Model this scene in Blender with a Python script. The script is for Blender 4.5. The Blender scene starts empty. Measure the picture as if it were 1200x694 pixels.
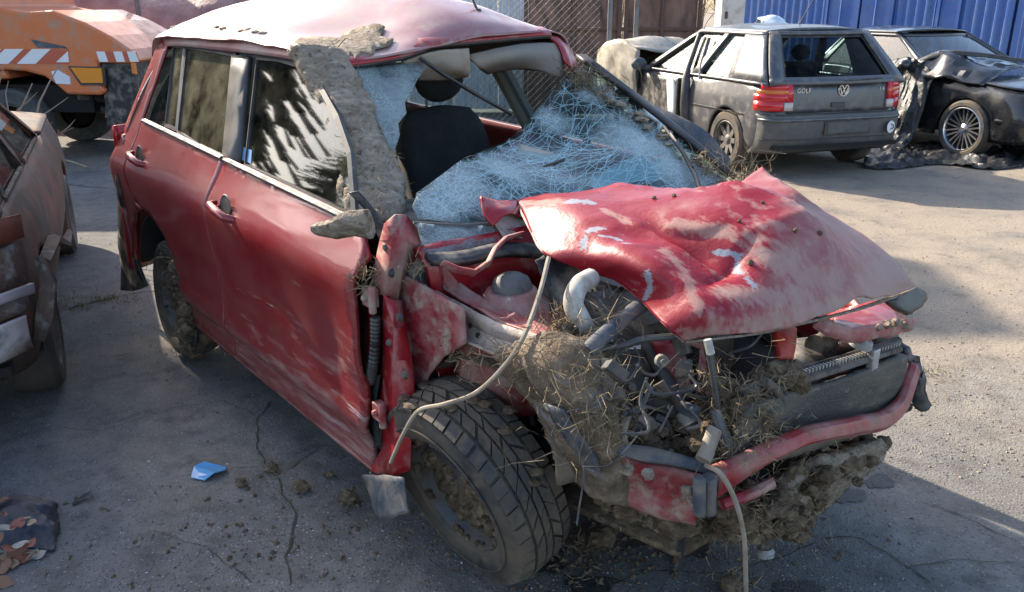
import bpy, bmesh, math, random
import numpy as np
from mathutils import Vector, Matrix, noise
from mathutils.geometry import delaunay_2d_cdt
from mathutils.bvhtree import BVHTree
rnd = random.Random(7)
V = Vector
scene = bpy.context.scene
COL = scene.collection

# ------------------------------------------------------------------ camera
F_PX, CAM_H, PITCH = 980.0, 1.66, math.atan((347 - 8) / 980.0)
cd = bpy.data.cameras.new("camera")
cam = bpy.data.objects.new("camera", cd)
COL.objects.link(cam)
cam.location = (0, 0, CAM_H)
cam.rotation_euler = (math.pi / 2 - PITCH, 0, 0)
cd.sensor_width = 36.0
cd.lens = F_PX / 1200.0 * 36.0
cd.clip_start, cd.clip_end = 0.05, 800
scene.camera = cam

# ------------------------------------------------------------------ sky and sun
SUN_AZ, SUN_EL = math.radians(43.7), math.radians(30)      # azimuth to the left of the view axis
TO_SUN = V((-math.sin(SUN_AZ) * math.cos(SUN_EL), math.cos(SUN_AZ) * math.cos(SUN_EL), math.sin(SUN_EL)))
w = bpy.data.worlds.new("World")
scene.world = w
w.use_nodes = True
wn = w.node_tree
bg = wn.nodes["Background"]
sky = wn.nodes.new("ShaderNodeTexSky")
sky.sky_type = 'NISHITA'
sky.sun_disc = False
sky.sun_elevation = SUN_EL
sky.sun_rotation = -SUN_AZ
sky.air_density, sky.dust_density, sky.ozone_density = 1.0, 2.0, 1.0
wn.links.new(sky.outputs[0], bg.inputs[0])
bg.inputs[1].default_value = 0.15
sd = bpy.data.lights.new("sun", 'SUN')
sun = bpy.data.objects.new("sun", sd)
COL.objects.link(sun)
sd.energy, sd.angle, sd.color = 4.2, math.radians(0.5), (1.0, 0.88, 0.71)
sun.rotation_euler = TO_SUN.to_track_quat('Z', 'Y').to_euler()
scene.view_settings.view_transform = 'Standard'
scene.view_settings.look = 'None'
scene.view_settings.gamma = 1.0
scene.view_settings.exposure = 1.38
scene.render.engine = 'CYCLES'
scene.cycles.max_bounces = 8
scene.cycles.transparent_max_bounces = 16
scene.cycles.caustics_reflective = False
scene.cycles.caustics_refractive = False

# ------------------------------------------------------------------ materials
def new_mat(name):
    m = bpy.data.materials.new(name)
    m.use_nodes = True
    return m, m.node_tree, m.node_tree.nodes["Principled BSDF"]

def noise_fac(nt, scale, amount, soft=0.08, stretch=None, detail=6.0, seed=0.0, kind='NOISE', bias=None):
    tc = nt.nodes.new("ShaderNodeTexCoord")
    mp = nt.nodes.new("ShaderNodeMapping")
    nt.links.new(tc.outputs['Object'], mp.inputs[0])
    mp.inputs['Location'].default_value = (seed * 3.1, seed * 1.7, seed * 2.3)
    if stretch: mp.inputs['Scale'].default_value = stretch
    if kind == 'NOISE':
        n = nt.nodes.new("ShaderNodeTexNoise")
        n.inputs['Detail'].default_value = detail
        n.inputs['Roughness'].default_value = 0.6
        out = n.outputs[0]
    else:
        n = nt.nodes.new("ShaderNodeTexVoronoi")
        out = n.outputs['Distance']
    n.inputs['Scale'].default_value = scale
    nt.links.new(mp.outputs[0], n.inputs['Vector'])
    thr = 0.5 + (0.5 - amount) * 0.5
    mr = nt.nodes.new("ShaderNodeMapRange")
    mr.inputs[1].default_value = thr - soft
    mr.inputs[2].default_value = thr + soft
    src = out
    if bias:          # the coat thickens along one direction of the thing itself (dust settled on its front, say)
        dp = nt.nodes.new("ShaderNodeVectorMath"); dp.operation = 'DOT_PRODUCT'
        nt.links.new(tc.outputs['Object'], dp.inputs[0]); dp.inputs[1].default_value = bias[:3]
        a1 = nt.nodes.new("ShaderNodeMath"); a1.operation = 'ADD'
        nt.links.new(dp.outputs['Value'], a1.inputs[0]); a1.inputs[1].default_value = bias[3]
        a2 = nt.nodes.new("ShaderNodeMath"); a2.operation = 'ADD'
        nt.links.new(out, a2.inputs[0]); nt.links.new(a1.outputs[0], a2.inputs[1]); src = a2.outputs[0]
    nt.links.new(src, mr.inputs[0])
    return mr.outputs[0], out

def M(name, base, rough=0.5, metal=0.0, layers=(), bump=None, coat=0.0, spec=0.5, marks=()):
    """layers: (colour, amount, scale, soft, stretch, roughness)"""
    m, nt, b = new_mat(name)
    c = nt.nodes.new("ShaderNodeRGB"); c.outputs[0].default_value = (*base, 1)
    col = c.outputs[0]
    r = nt.nodes.new("ShaderNodeValue"); r.outputs[0].default_value = rough
    ro = r.outputs[0]
    met = nt.nodes.new("ShaderNodeValue"); met.outputs[0].default_value = metal
    me = met.outputs[0]
    co = None
    if coat:
        cv = nt.nodes.new("ShaderNodeValue"); cv.outputs[0].default_value = coat; co = cv.outputs[0]
    for i, L in enumerate(layers):
        lc, am, sc, so, st, lr = L[:6]
        fac, _ = noise_fac(nt, sc, am, so, st, seed=i + len(name), bias=L[6] if len(L) > 6 else None)
        mx = nt.nodes.new("ShaderNodeMix"); mx.data_type = 'RGBA'
        nt.links.new(fac, mx.inputs[0]); nt.links.new(col, mx.inputs[6])
        mx.inputs[7].default_value = (*lc, 1); col = mx.outputs[2]
        mr = nt.nodes.new("ShaderNodeMix"); mr.data_type = 'FLOAT'
        nt.links.new(fac, mr.inputs[0]); nt.links.new(ro, mr.inputs[2]); mr.inputs[3].default_value = lr
        ro = mr.outputs[0]
        if metal:
            mm = nt.nodes.new("ShaderNodeMix"); mm.data_type = 'FLOAT'
            nt.links.new(fac, mm.inputs[0]); nt.links.new(me, mm.inputs[2]); mm.inputs[3].default_value = 0.0
            me = mm.outputs[0]
        if coat:
            mm = nt.nodes.new("ShaderNodeMix"); mm.data_type = 'FLOAT'
            nt.links.new(fac, mm.inputs[0]); nt.links.new(co, mm.inputs[2]); mm.inputs[3].default_value = 0.0
            co = mm.outputs[0]
    for (attr, ac, ar) in marks:          # scrapes and smears laid out on the panel itself, ragged at their edges
        at = nt.nodes.new("ShaderNodeAttribute"); at.attribute_name = attr
        _, raw = noise_fac(nt, 30, .5, detail=9, seed=2, stretch=(1, 2.6, 1))
        ma = nt.nodes.new("ShaderNodeMath"); ma.operation = 'MULTIPLY_ADD'
        nt.links.new(raw, ma.inputs[0]); ma.inputs[1].default_value = 2.2; ma.inputs[2].default_value = -1.1
        ad = nt.nodes.new("ShaderNodeMath"); ad.operation = 'ADD'
        nt.links.new(at.outputs['Fac'], ad.inputs[0]); nt.links.new(ma.outputs[0], ad.inputs[1])
        mr = nt.nodes.new("ShaderNodeMapRange"); mr.inputs[1].default_value = .42; mr.inputs[2].default_value = .62 if ar < .8 else .85; mr.inputs[4].default_value = .9 if ar < .8 else .62
        nt.links.new(ad.outputs[0], mr.inputs[0])
        mx = nt.nodes.new("ShaderNodeMix"); mx.data_type = 'RGBA'
        nt.links.new(mr.outputs[0], mx.inputs[0]); nt.links.new(col, mx.inputs[6]); mx.inputs[7].default_value = (*ac, 1); col = mx.outputs[2]
        m2 = nt.nodes.new("ShaderNodeMix"); m2.data_type = 'FLOAT'
        nt.links.new(mr.outputs[0], m2.inputs[0]); nt.links.new(ro, m2.inputs[2]); m2.inputs[3].default_value = ar; ro = m2.outputs[0]
    nt.links.new(col, b.inputs['Base Color']); nt.links.new(ro, b.inputs['Roughness'])
    nt.links.new(me, b.inputs['Metallic'])
    if co is not None:
        nt.links.new(co, b.inputs['Coat Weight']); b.inputs['Coat Roughness'].default_value = 0.08
    b.inputs['Specular IOR Level'].default_value = spec
    if bump:
        _, raw = noise_fac(nt, bump[0], .5, detail=8)
        bp = nt.nodes.new("ShaderNodeBump")
        bp.inputs['Strength'].default_value = bump[1]
        bp.inputs['Distance'].default_value = bump[2] if len(bump) > 2 else 0.01
        nt.links.new(raw, bp.inputs['Height'])
        nt.links.new(bp.outputs[0], b.inputs['Normal'])
    return m

def glass_mat(name, tint, dirt=0.0, dirt_col=(.4, .36, .3), fres=1.45, rough=0.02, base_refl=0.06):
    m, nt, b = new_mat(name)
    nt.nodes.remove(b)
    out = nt.nodes["Material Output"]
    tr = nt.nodes.new("ShaderNodeBsdfTransparent"); tr.inputs[0].default_value = (*tint, 1)
    gl = nt.nodes.new("ShaderNodeBsdfGlossy"); gl.inputs['Roughness'].default_value = rough
    lwn = nt.nodes.new("ShaderNodeLayerWeight"); lwn.inputs[0].default_value = .5
    fr = nt.nodes.new("ShaderNodeMath"); fr.operation = 'POWER'; fr.inputs[1].default_value = 4.0
    nt.links.new(lwn.outputs['Facing'], fr.inputs[0])
    ad = nt.nodes.new("ShaderNodeMath"); ad.operation = 'ADD'; ad.use_clamp = True
    nt.links.new(fr.outputs[0], ad.inputs[0]); ad.inputs[1].default_value = base_refl
    mx = nt.nodes.new("ShaderNodeMixShader")
    nt.links.new(ad.outputs[0], mx.inputs[0]); nt.links.new(tr.outputs[0], mx.inputs[1]); nt.links.new(gl.outputs[0], mx.inputs[2])
    res = mx.outputs[0]
    if dirt:
        df = nt.nodes.new("ShaderNodeBsdfDiffuse"); df.inputs[0].default_value = (*dirt_col, 1)
        fac, _ = noise_fac(nt, 9, dirt, 0.3)
        ml = nt.nodes.new("ShaderNodeMath"); ml.operation = 'MULTIPLY'; ml.inputs[1].default_value = min(1, dirt * 1.3)
        nt.links.new(fac, ml.inputs[0])
        m2 = nt.nodes.new("ShaderNodeMixShader")
        nt.links.new(ml.outputs[0], m2.inputs[0]); nt.links.new(res, m2.inputs[1]); nt.links.new(df.outputs[0], m2.inputs[2])
        res = m2.outputs[0]
    nt.links.new(res, out.inputs[0])
    return m

DUST = (.34, .29, .23); MUDC = (.20, .155, .11); HAYC = (.34, .26, .15)
RED = (.27, .008, .022)
mt = {}
mt['paint'] = M('red_paint', (.25, .006, .012), .30, .15, [((.23, .03, .03), .32, 3, .3, (1, 1, .6), .4), ((.17, .055, .045), .30, 5, .25, (.5, 1, 1.5), .5, (.0, 0, -.25, .14)), ((.42, .29, .30), .08, 5, .02, (.4, 1, 9), .6, (.08, 0, -.40, .11)), ((.30, .17, .15), .16, 9, .12, (.6, 1, 3), .6, (.10, 0, -.40, .07)), ((.36, .25, .2), .05, 22, .03, (.3, 1, 2), .6)], coat=1.0, bump=(30, .03))
mt['paint_roof'] = M('red_roof_paint', (.28, .03, .045), .3, .2, [((.42, .33, .30), .50, 2.5, .25, None, .42), (DUST, .22, 14, .1, None, .8)], coat=.6, bump=(30, .05))
mt['paint_hood'] = M('red_hood_paint', (.25, .006, .018), .36, .05, [((.22, .012, .02), .40, 2.2, .25, (1, 1.6, 1), .45), ((.36, .22, .19), .34, 3.2, .13, (1.2, .9, 1), .6, (.62, .26, 0, -1.65)), ((.38, .24, .21), .22, 14, .10, (1, 1.5, 1), .7, (.30, .10, 0, -.80)), ((.40, .32, .27), .07, 3, .03, (.6, 3.5, 1), .85), ((.42, .48, .56), .12, 3.1, .010, (1, 2, 1), .5)], coat=.22, bump=(45, .22), spec=.35, marks=(('smear', (.36, .25, .21), .9), ('scrape', (.24, .27, .32), .6)))
mt['bare_red'] = M('dusty_red_metal', (.26, .02, .03), .5, .1, [((.38, .24, .21), .42, 7, .15, None, .7), (DUST, .3, 16, .1, None, .85)], bump=(50, .2))
mt['clean_red'] = M('inner_red_paint', (.30, .008, .015), .35, .1, [((.36, .2, .18), .22, 14, .12, None, .7)], coat=.3)
mt['muddy_metal'] = M('muddy_grey_metal', (.40, .34, .31), .6, .0, [((.30, .16, .14), .33, 6, .1, (1, 1, 2), .6), ((.25, .19, .13), .42, 5, .15, None, .9), ((.16, .12, .08), .25, 22, .1, None, .95)], bump=(45, .4))
mt['mud'] = M('dried_mud', (.33, .27, .21), .95, 0, [((.20, .155, .11), .42, 9, .15, (1, 1, 2.5), .95), ((.44, .38, .31), .32, 24, .12, (1, 1, 3), .95), ((.10, .075, .05), .24, 40, .08, None, .95)], bump=(55, 1.0, .02), spec=.15)
mt['wet_mud'] = M('damp_mud', (.15, .105, .068), .85, 0, [((.09, .062, .04), .45, 12, .2, None, .8), ((.27, .21, .14), .3, 28, .12, None, .9)], bump=(60, 1.0, .015), spec=.2)
mt['hay'] = M('dry_hay', (.27, .20, .12), .85, 0, [((.12, .085, .055), .5, 40, .2, None, .85), ((.42, .34, .22), .26, 30, .12, None, .8)], spec=.15)
mt['plastic'] = M('black_plastic', (.018, .018, .02), .5, 0, [(DUST, .2, 12, .2, None, .8)], bump=(90, .15))
mt['trim'] = M('black_trim', (.012, .012, .014), .4, 0, [((.12, .11, .1), .3, 8, .3, None, .6)])
mt['rubber'] = M('tyre_rubber', (.030, .031, .033), .62, 0, [((.15, .115, .08), .45, 5, .15, None, .92), ((.13, .095, .065), .26, 22, .08, None, .9)], bump=(120, .2))
mt['dark'] = M('dark_cavity', (.012, .011, .010), .9)
mt['engine'] = M('engine_metal', (.10, .10, .105), .5, .5, [((.16, .12, .085), .45, 12, .15, None, .9), ((.03, .03, .03), .35, 9, .1, None, .6)], bump=(60, .5))
mt['alu'] = M('bare_aluminium', (.48, .49, .5), .38, .8, [((.25, .2, .15), .42, 14, .15, None, .85)], bump=(60, .3))
mt['rad'] = M('radiator_fins', (.085, .082, .075), .55, .3, [((.20, .165, .12), .42, 5, .12, (1, .6, 2), .9), ((.03, .03, .03), .36, 4, .12, (1, .5, 3), .5), ((.24, .21, .17), .2, 26, .08, (1, 1, 3), .9)], bump=(160, .8))
mt['seat'] = M('dark_seat_fabric', (.03, .03, .033), .85, 0, [((.06, .055, .05), .3, 10, .2, None, .9)], bump=(200, .3))
mt['liner'] = M('beige_headliner', (.42, .37, .31), .9, 0, [((.25, .17, .09), .35, 6, .15, None, .9)], bump=(40, .2))
mt['greyliner'] = M('grey_headliner', (.25, .23, .21), .9, 0, [((.33, .27, .2), .3, 5, .2, None, .9)], bump=(40, .2))
mt['glass'] = glass_mat('side_window_glass', (.36, .40, .36), .10, (.30, .27, .20), rough=.03, base_refl=.065)
mt['glass2'] = glass_mat('dusty_window_glass', (.45, .45, .34), .34, (.42, .37, .24), base_refl=.10)
mt['cglass'] = glass_mat('car_window_glass', (.42, .52, .53), .16, base_refl=.10)
mt['white_hose'] = M('white_hose_rubber', (.55, .53, .47), .5, 0, [(MUDC, .35, 14, .15, None, .9)])
mt['hose_tan'] = M('tan_cable', (.33, .28, .22), .7, 0, [(MUDC, .4, 20, .2, None, .9)])
mt['bluegrey'] = M('blue_grey_plastic', (.05, .065, .085), .5, 0, [((.2, .17, .14), .38, 16, .15, None, .9)], bump=(40, .3))
mt['redbright'] = M('bright_red_bracket', (.42, .035, .02), .5, 0, [((.25, .1, .07), .3, 10, .2, None, .8)])
mt['paper'] = M('white_paper', (.72, .72, .74), .8)
mt['rim'] = M('steel_rim', (.085, .09, .10), .5, .4, [((.16, .12, .085), .48, 9, .15, None, .9), ((.05, .04, .03), .3, 14, .1, None, .9)], bump=(50, .4))

# cracked laminated glass: clear tinted glass under a net of fine pale fractures
def cracked_mat(name, density, milky, zones=()):
    m, nt, b = new_mat(name)
    nt.nodes.remove(b)
    out = nt.nodes["Material Output"]
    tc = nt.nodes.new("ShaderNodeTexCoord")
    tr = nt.nodes.new("ShaderNodeBsdfTransparent"); tr.inputs[0].default_value = (.66, .80, .82, 1)
    gl = nt.nodes.new("ShaderNodeBsdfGlossy"); gl.inputs['Roughness'].default_value = .12
    lwn = nt.nodes.new("ShaderNodeLayerWeight"); lwn.inputs[0].default_value = .5
    lw = nt.nodes.new("ShaderNodeMath"); lw.operation = 'POWER'; lw.inputs[1].default_value = 4.0
    nt.links.new(lwn.outputs['Facing'], lw.inputs[0])
    mx = nt.nodes.new("ShaderNodeMixShader")
    nt.links.new(lw.outputs[0], mx.inputs[0]); nt.links.new(tr.outputs[0], mx.inputs[1]); nt.links.new(gl.outputs[0], mx.inputs[2])
    df = nt.nodes.new("ShaderNodeBsdfDiffuse"); df.inputs[0].default_value = (.72, .79, .80, 1)
    tl = nt.nodes.new("ShaderNodeBsdfTranslucent"); tl.inputs[0].default_value = (.66, .78, .80, 1)
    d2 = nt.nodes.new("ShaderNodeMixShader"); d2.inputs[0].default_value = .6
    nt.links.new(df.outputs[0], d2.inputs[1]); nt.links.new(tl.outputs[0], d2.inputs[2])
    tot = None
    # crushed zones round the points of impact
    zsum = None
    for (c, r) in zones:
        di = nt.nodes.new("ShaderNodeVectorMath"); di.operation = 'DISTANCE'
        nt.links.new(tc.outputs['Object'], di.inputs[0]); di.inputs[1].default_value = c
        zr = nt.nodes.new("ShaderNodeMapRange"); zr.inputs[1].default_value = 0; zr.inputs[2].default_value = r; zr.inputs[3].default_value = 1; zr.inputs[4].default_value = 0
        nt.links.new(di.outputs['Value'], zr.inputs[0])
        if zsum is None: zsum = zr.outputs[0]
        else:
            a = nt.nodes.new("ShaderNodeMath"); a.operation = 'MAXIMUM'
            nt.links.new(zsum, a.inputs[0]); nt.links.new(zr.outputs[0], a.inputs[1]); zsum = a.outputs[0]
    def zone(fac, sc):
        if zsum is None: return fac
        a = nt.nodes.new("ShaderNodeMath"); a.operation = 'ADD'; a.use_clamp = True
        b2 = nt.nodes.new("ShaderNodeMath"); b2.operation = 'MULTIPLY_ADD'
        nt.links.new(fac, b2.inputs[0]); b2.inputs[1].default_value = .55; b2.inputs[2].default_value = -.45
        nt.links.new(zsum, a.inputs[0]); nt.links.new(b2.outputs[0], a.inputs[1])
        k = nt.nodes.new("ShaderNodeMath"); k.operation = 'MULTIPLY'; k.use_clamp = True; k.inputs[1].default_value = 1.6
        nt.links.new(a.outputs[0], k.inputs[0]); return k.outputs[0]
    # warped coordinates
    nw = nt.nodes.new("ShaderNodeTexNoise"); nw.inputs['Scale'].default_value = 5
    nt.links.new(tc.outputs['Object'], nw.inputs['Vector'])
    vm = nt.nodes.new("ShaderNodeVectorMath"); vm.operation = 'MULTIPLY_ADD'
    nt.links.new(nw.outputs['Color'], vm.inputs[0]); vm.inputs[1].default_value = (.09, .09, .09)
    nt.links.new(tc.outputs['Object'], vm.inputs[2])
    for sc, wd, st in ((11 * density, .022, .9), (24 * density, .04, .9), (52 * density, .08, .85)):
        vo = nt.nodes.new("ShaderNodeTexVoronoi"); vo.feature = 'DISTANCE_TO_EDGE'; vo.inputs['Scale'].default_value = sc
        nt.links.new(vm.outputs[0], vo.inputs['Vector'])
        mr = nt.nodes.new("ShaderNodeMapRange")
        mr.inputs[1].default_value = 0; mr.inputs[2].default_value = wd; mr.inputs[3].default_value = st; mr.inputs[4].default_value = 0
        nt.links.new(vo.outputs['Distance'], mr.inputs[0])
        # patchy: cracks crowd in some places
        fac, _ = noise_fac(nt, 4.0, .5, .12, seed=sc)
        ml = nt.nodes.new("ShaderNodeMath"); ml.operation = 'MULTIPLY'
        nt.links.new(mr.outputs[0], ml.inputs[0]); nt.links.new(zone(fac, sc), ml.inputs[1])
        if tot is None: tot = ml.outputs[0]
        else:
            a = nt.nodes.new("ShaderNodeMath"); a.operation = 'MAXIMUM'
            nt.links.new(tot, a.inputs[0]); nt.links.new(ml.outputs[0], a.inputs[1]); tot = a.outputs[0]
    fac, _ = noise_fac(nt, 5, .5, .2, seed=3)
    ml = nt.nodes.new("ShaderNodeMath"); ml.operation = 'MULTIPLY'; ml.inputs[1].default_value = milky
    nt.links.new(zone(fac, 0), ml.inputs[0])
    a = nt.nodes.new("ShaderNodeMath"); a.operation = 'ADD'; a.use_clamp = True
    nt.links.new(tot, a.inputs[0]); nt.links.new(ml.outputs[0], a.inputs[1])
    m2 = nt.nodes.new("ShaderNodeMixShader")
    nt.links.new(a.outputs[0], m2.inputs[0]); nt.links.new(mx.outputs[0], m2.inputs[1]); nt.links.new(d2.outputs[0], m2.inputs[2])
    nt.links.new(m2.outputs[0], out.inputs[0])
    return m
mt['crack2'] = cracked_mat('densely_shattered_glass', 2.0, .55)
mt['crackline'] = M('crack_edge', (.80, .86, .87), .3)

# ------------------------------------------------------------------ mesh helpers
class MB:
    def __init__(s): s.v = []; s.f = []
    def add(s, vs, fs):
        o = len(s.v); s.v += [V(p) for p in vs]; s.f += [tuple(i + o for i in f) for f in fs]; return s
    def box(s, c, size, rot=None):
        hx, hy, hz = (a / 2 for a in size); c = V(c)
        vs = [V((x, y, z)) for x in (-hx, hx) for y in (-hy, hy) for z in (-hz, hz)]
        if rot is not None: vs = [rot @ p for p in vs]
        return s.add([c + p for p in vs], [(0, 1, 3, 2), (4, 6, 7, 5), (0, 4, 5, 1), (2, 3, 7, 6), (0, 2, 6, 4), (1, 5, 7, 3)])
    def tube(s, pts, r, n=8, cap=True, flat=1.0):
        pts = [V(p) for p in pts]; m = len(pts)
        rs = r if isinstance(r, (list, tuple)) else [r] * m
        vs = []; fs = []; up = None
        for i, p in enumerate(pts):
            t = (pts[min(i + 1, m - 1)] - pts[max(i - 1, 0)]).normalized()
            if up is None:
                up = t.orthogonal().normalized()
            up = (up - t * up.dot(t))
            up = up.normalized() if up.length > 1e-6 else t.orthogonal().normalized()
            b = t.cross(up)
            for k in range(n):
                a = 2 * math.pi * k / n
                vs.append(p + (up * math.cos(a) + b * math.sin(a) * flat) * rs[i])
        for i in range(m - 1):
            for k in range(n):
                k2 = (k + 1) % n
                fs.append((i * n + k, i * n + k2, (i + 1) * n + k2, (i + 1) * n + k))
        if cap:
            fs.append(tuple(range(n - 1, -1, -1))); fs.append(tuple(range((m - 1) * n, m * n)))
        return s.add(vs, fs)
    def prism(s, poly, vec):
        poly = [V(p) for p in poly]; n = len(poly); vec = V(vec)
        return s.add(poly + [p + vec for p in poly], [tuple(range(n - 1, -1, -1)), tuple(range(n, 2 * n))] + [(i, (i + 1) % n, n + (i + 1) % n, n + i) for i in range(n)])
    def lathe(s, prof, c, axis, n=40, close=False):
        c = V(c); a = V(axis).normalized(); e1 = a.orthogonal().normalized(); e2 = a.cross(e1)
        m = len(prof); vs = []; fs = []
        for k in range(n):
            t = 2 * math.pi * k / n; d = e1 * math.cos(t) + e2 * math.sin(t)
            for r, h in prof: vs.append(c + d * r + a * h)
        for k in range(n):
            k2 = (k + 1) % n
            for j in range(m - 1 if not close else m):
                j2 = (j + 1) % m
                fs.append((k * m + j, k2 * m + j, k2 * m + j2, k * m + j2))
        return s.add(vs, fs)
    def blob(s, c, r, amp=.35, freq=2.0, sub=2, seed=0, rot=None):
        bm = bmesh.new(); bmesh.ops.create_icosphere(bm, subdivisions=sub, radius=1)
        r = V(r) if not isinstance(r, (int, float)) else V((r, r, r)); c = V(c)
        vs = []
        for v in bm.verts:
            k = 1 + amp * noise.noise(v.co * freq + V((seed * 7.3, seed * 3.1, seed))) + amp * .5 * noise.noise(v.co * freq * 2.7 + V((seed, 5, 2)))
            p = V((v.co.x * r.x, v.co.y * r.y, v.co.z * r.z)) * k
            vs.append(c + (rot @ p if rot is not None else p))
        fs = [tuple(x.index for x in f.verts) for f in bm.faces]; bm.free()
        return s.add(vs, fs)
    def net(s, rows, nu=6, nv=6):
        """smooth surface through a grid of control points (Catmull-Rom both ways)"""
        rows = [[V(p) for p in r] for r in rows]
        def cr(p, n):
            out = []
            for i in range(len(p) - 1):
                p1, p2 = p[i], p[i + 1]
                p0 = p[i - 1] if i else p1 * 2 - p2
                p3 = p[i + 2] if i + 2 < len(p) else p2 * 2 - p1
                for k in range(n):
                    t = k / n
                    out.append(.5 * ((2 * p1) + (p2 - p0) * t + (2 * p0 - 5 * p1 + 4 * p2 - p3) * t * t + (3 * p1 - p0 - 3 * p2 + p3) * t ** 3))
            out.append(p[-1].copy()); return out
        rr = [cr(r, nu) for r in rows]
        cols = [cr([rr[i][j] for i in range(len(rr))], nv) for j in range(len(rr[0]))]
        a, b = len(cols[0]), len(cols)
        return s.add([cols[j][i] for i in range(a) for j in range(b)], [(i * b + j, i * b + j + 1, (i + 1) * b + j + 1, (i + 1) * b + j) for i in range(a - 1) for j in range(b - 1)])
    def patch(s, outline, fn, step, jitter=.25, seed=1):
        """filled outline in a flat parameter plane, sampled and lifted onto a surface by fn(a, b)"""
        R = random.Random(seed)
        pts = []
        n = len(outline)
        for i in range(n):
            a = V(outline[i]); b = V(outline[(i + 1) % n]); k = max(1, int((b - a).length / step))
            for j in range(k): pts.append(a.lerp(b, j / k))
        ne = len(pts)
        def inside(x, y):
            c = False; j = ne - 1
            for i in range(ne):
                xi, yi = pts[i]; xj, yj = pts[j]
                if (yi > y) != (yj > y) and x < (xj - xi) * (y - yi) / (yj - yi) + xi: c = not c
                j = i
            return c
        x0 = min(p[0] for p in pts); x1 = max(p[0] for p in pts); y0 = min(p[1] for p in pts); y1 = max(p[1] for p in pts)
        inn = []
        y = y0 + step / 2
        while y < y1:
            x = x0 + step / 2
            while x < x1:
                q = V((x + R.uniform(-1, 1) * step * jitter, y + R.uniform(-1, 1) * step * jitter))
                if inside(*q) and min((q - p).length_squared for p in pts) > (step * .45) ** 2: inn.append(q)
                x += step
            y += step
        r = delaunay_2d_cdt(pts + inn, [(i, (i + 1) % ne) for i in range(ne)], [], 1, 1e-5)
        return s.add([V(fn(p[0], p[1])) for p in r[0]], [tuple(f) for f in r[2]])
    def rough(s, amp, freq, seed=0):
        for i, p in enumerate(s.v):
            q = p * freq + V((seed, seed * 2, 3))
            s.v[i] = p + noise.noise_vector(q) * amp + noise.noise_vector(q * 2.9) * amp * .5
        return s
    def build(s, name, mat, parent=None, smooth=True, solid=0, bevel=0, sub=0, angle=40, off=-1.0):
        me = bpy.data.meshes.new(name)
        me.from_pydata([tuple(p) for p in s.v], [], s.f); me.update()
        if smooth:
            me.polygons.foreach_set('use_smooth', [True] * len(me.polygons))
            me.set_sharp_from_angle(angle=math.radians(angle))
        o = bpy.data.objects.new(name, me); COL.objects.link(o)
        if mat is not None: me.materials.append(mat)
        if parent is not None: o.parent = parent
        if sub:
            md = o.modifiers.new('sub', 'SUBSURF'); md.levels = md.render_levels = sub
        if solid:
            md = o.modifiers.new('thick', 'SOLIDIFY'); md.thickness = solid; md.offset = off
        if bevel:
            md = o.modifiers.new('bev', 'BEVEL'); md.width = bevel; md.segments = 2; md.limit_method = 'ANGLE'
        return o

def split_build(mb, name, mat, parent, **kw):      # every connected lump of the mesh becomes an object of its own
    n = len(mb.v); par = list(range(n))
    def find(i):
        while par[i] != i: par[i] = par[par[i]]; i = par[i]
        return i
    for f in mb.f:
        a = find(f[0])
        for i in f[1:]: par[find(i)] = a
    groups = {}
    for f in mb.f: groups.setdefault(find(f[0]), []).append(f)
    for fs in groups.values():
        ids = sorted({i for f in fs for i in f}); mp = {i: k for k, i in enumerate(ids)}
        m = MB(); m.v = [mb.v[i] for i in ids]; m.f = [tuple(mp[i] for i in f) for f in fs]; m.build(name, mat, parent, **kw)
def tag(o, label=None, cat=None, group=None, kind=None):
    if label: o['label'] = label
    if cat: o['category'] = cat
    if group: o['group'] = group
    if kind: o['kind'] = kind
    return o
def thing(name, loc, label, cat, rz=0, group=None, rx=0):
    o = bpy.data.objects.new(name, None); COL.objects.link(o)
    o.location = loc; o.rotation_euler = (rx, 0, rz); o.empty_display_size = .2
    return tag(o, label, cat, group)
def copy_tree(o, parent=None):
    c = o.copy(); COL.objects.link(c)
    if parent is not None: c.parent = parent
    for ch in list(o.children): copy_tree(ch, c)
    return c
def hay(mb, centre, spread, n, length, R, droop=.0, dirb=(0, 0, 0), wd=.0016):
    wd = min(wd, .0013)
    centre = V(centre); spread = V(spread)
    for _ in range(n):
        k_ = R.choice((.35, .7, 1.0, 1.7))
        p = centre + V((R.gauss(0, 1) * spread.x, R.gauss(0, 1) * spread.y, R.gauss(0, 1) * spread.z)) * k_
        d = (V((R.uniform(-1, 1), R.uniform(-1, 1), R.uniform(-1, 1))) + V(dirb)).normalized()
        L = length * R.uniform(.4, 1.3)
        q = p + d * L * .5 + V((R.uniform(-1, 1), R.uniform(-1, 1), R.uniform(-1, 1))) * L * .22
        e = q + (d + V((R.uniform(-.9, .9), R.uniform(-.9, .9), R.uniform(-.7, .7) - droop))).normalized() * L * .5
        s = d.cross(V((R.uniform(-1, 1), R.uniform(-1, 1), R.uniform(-1, 1)))).normalized() * wd * R.uniform(.6, 1.5)
        mb.add([p - s, p + s, q + s, q - s, e], [(0, 1, 2, 3), (3, 2, 4)])

# ---- viewing rays, used to measure where things of the place lie in the photograph
_cp, _sp = math.cos(PITCH), math.sin(PITCH)
def ray_w(u, v):
    a, b = (u - 600) / F_PX, -(v - 347) / F_PX
    return V((0, 0, CAM_H)), V((a, _cp + b * _sp, -_sp + b * _cp))
def on_w(u, v, ax, val):
    o, d = ray_w(u, v); return o + d * ((val - o[ax]) / d[ax])
def ground(u, v, z=0.0): return on_w(u, v, 2, z)
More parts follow.
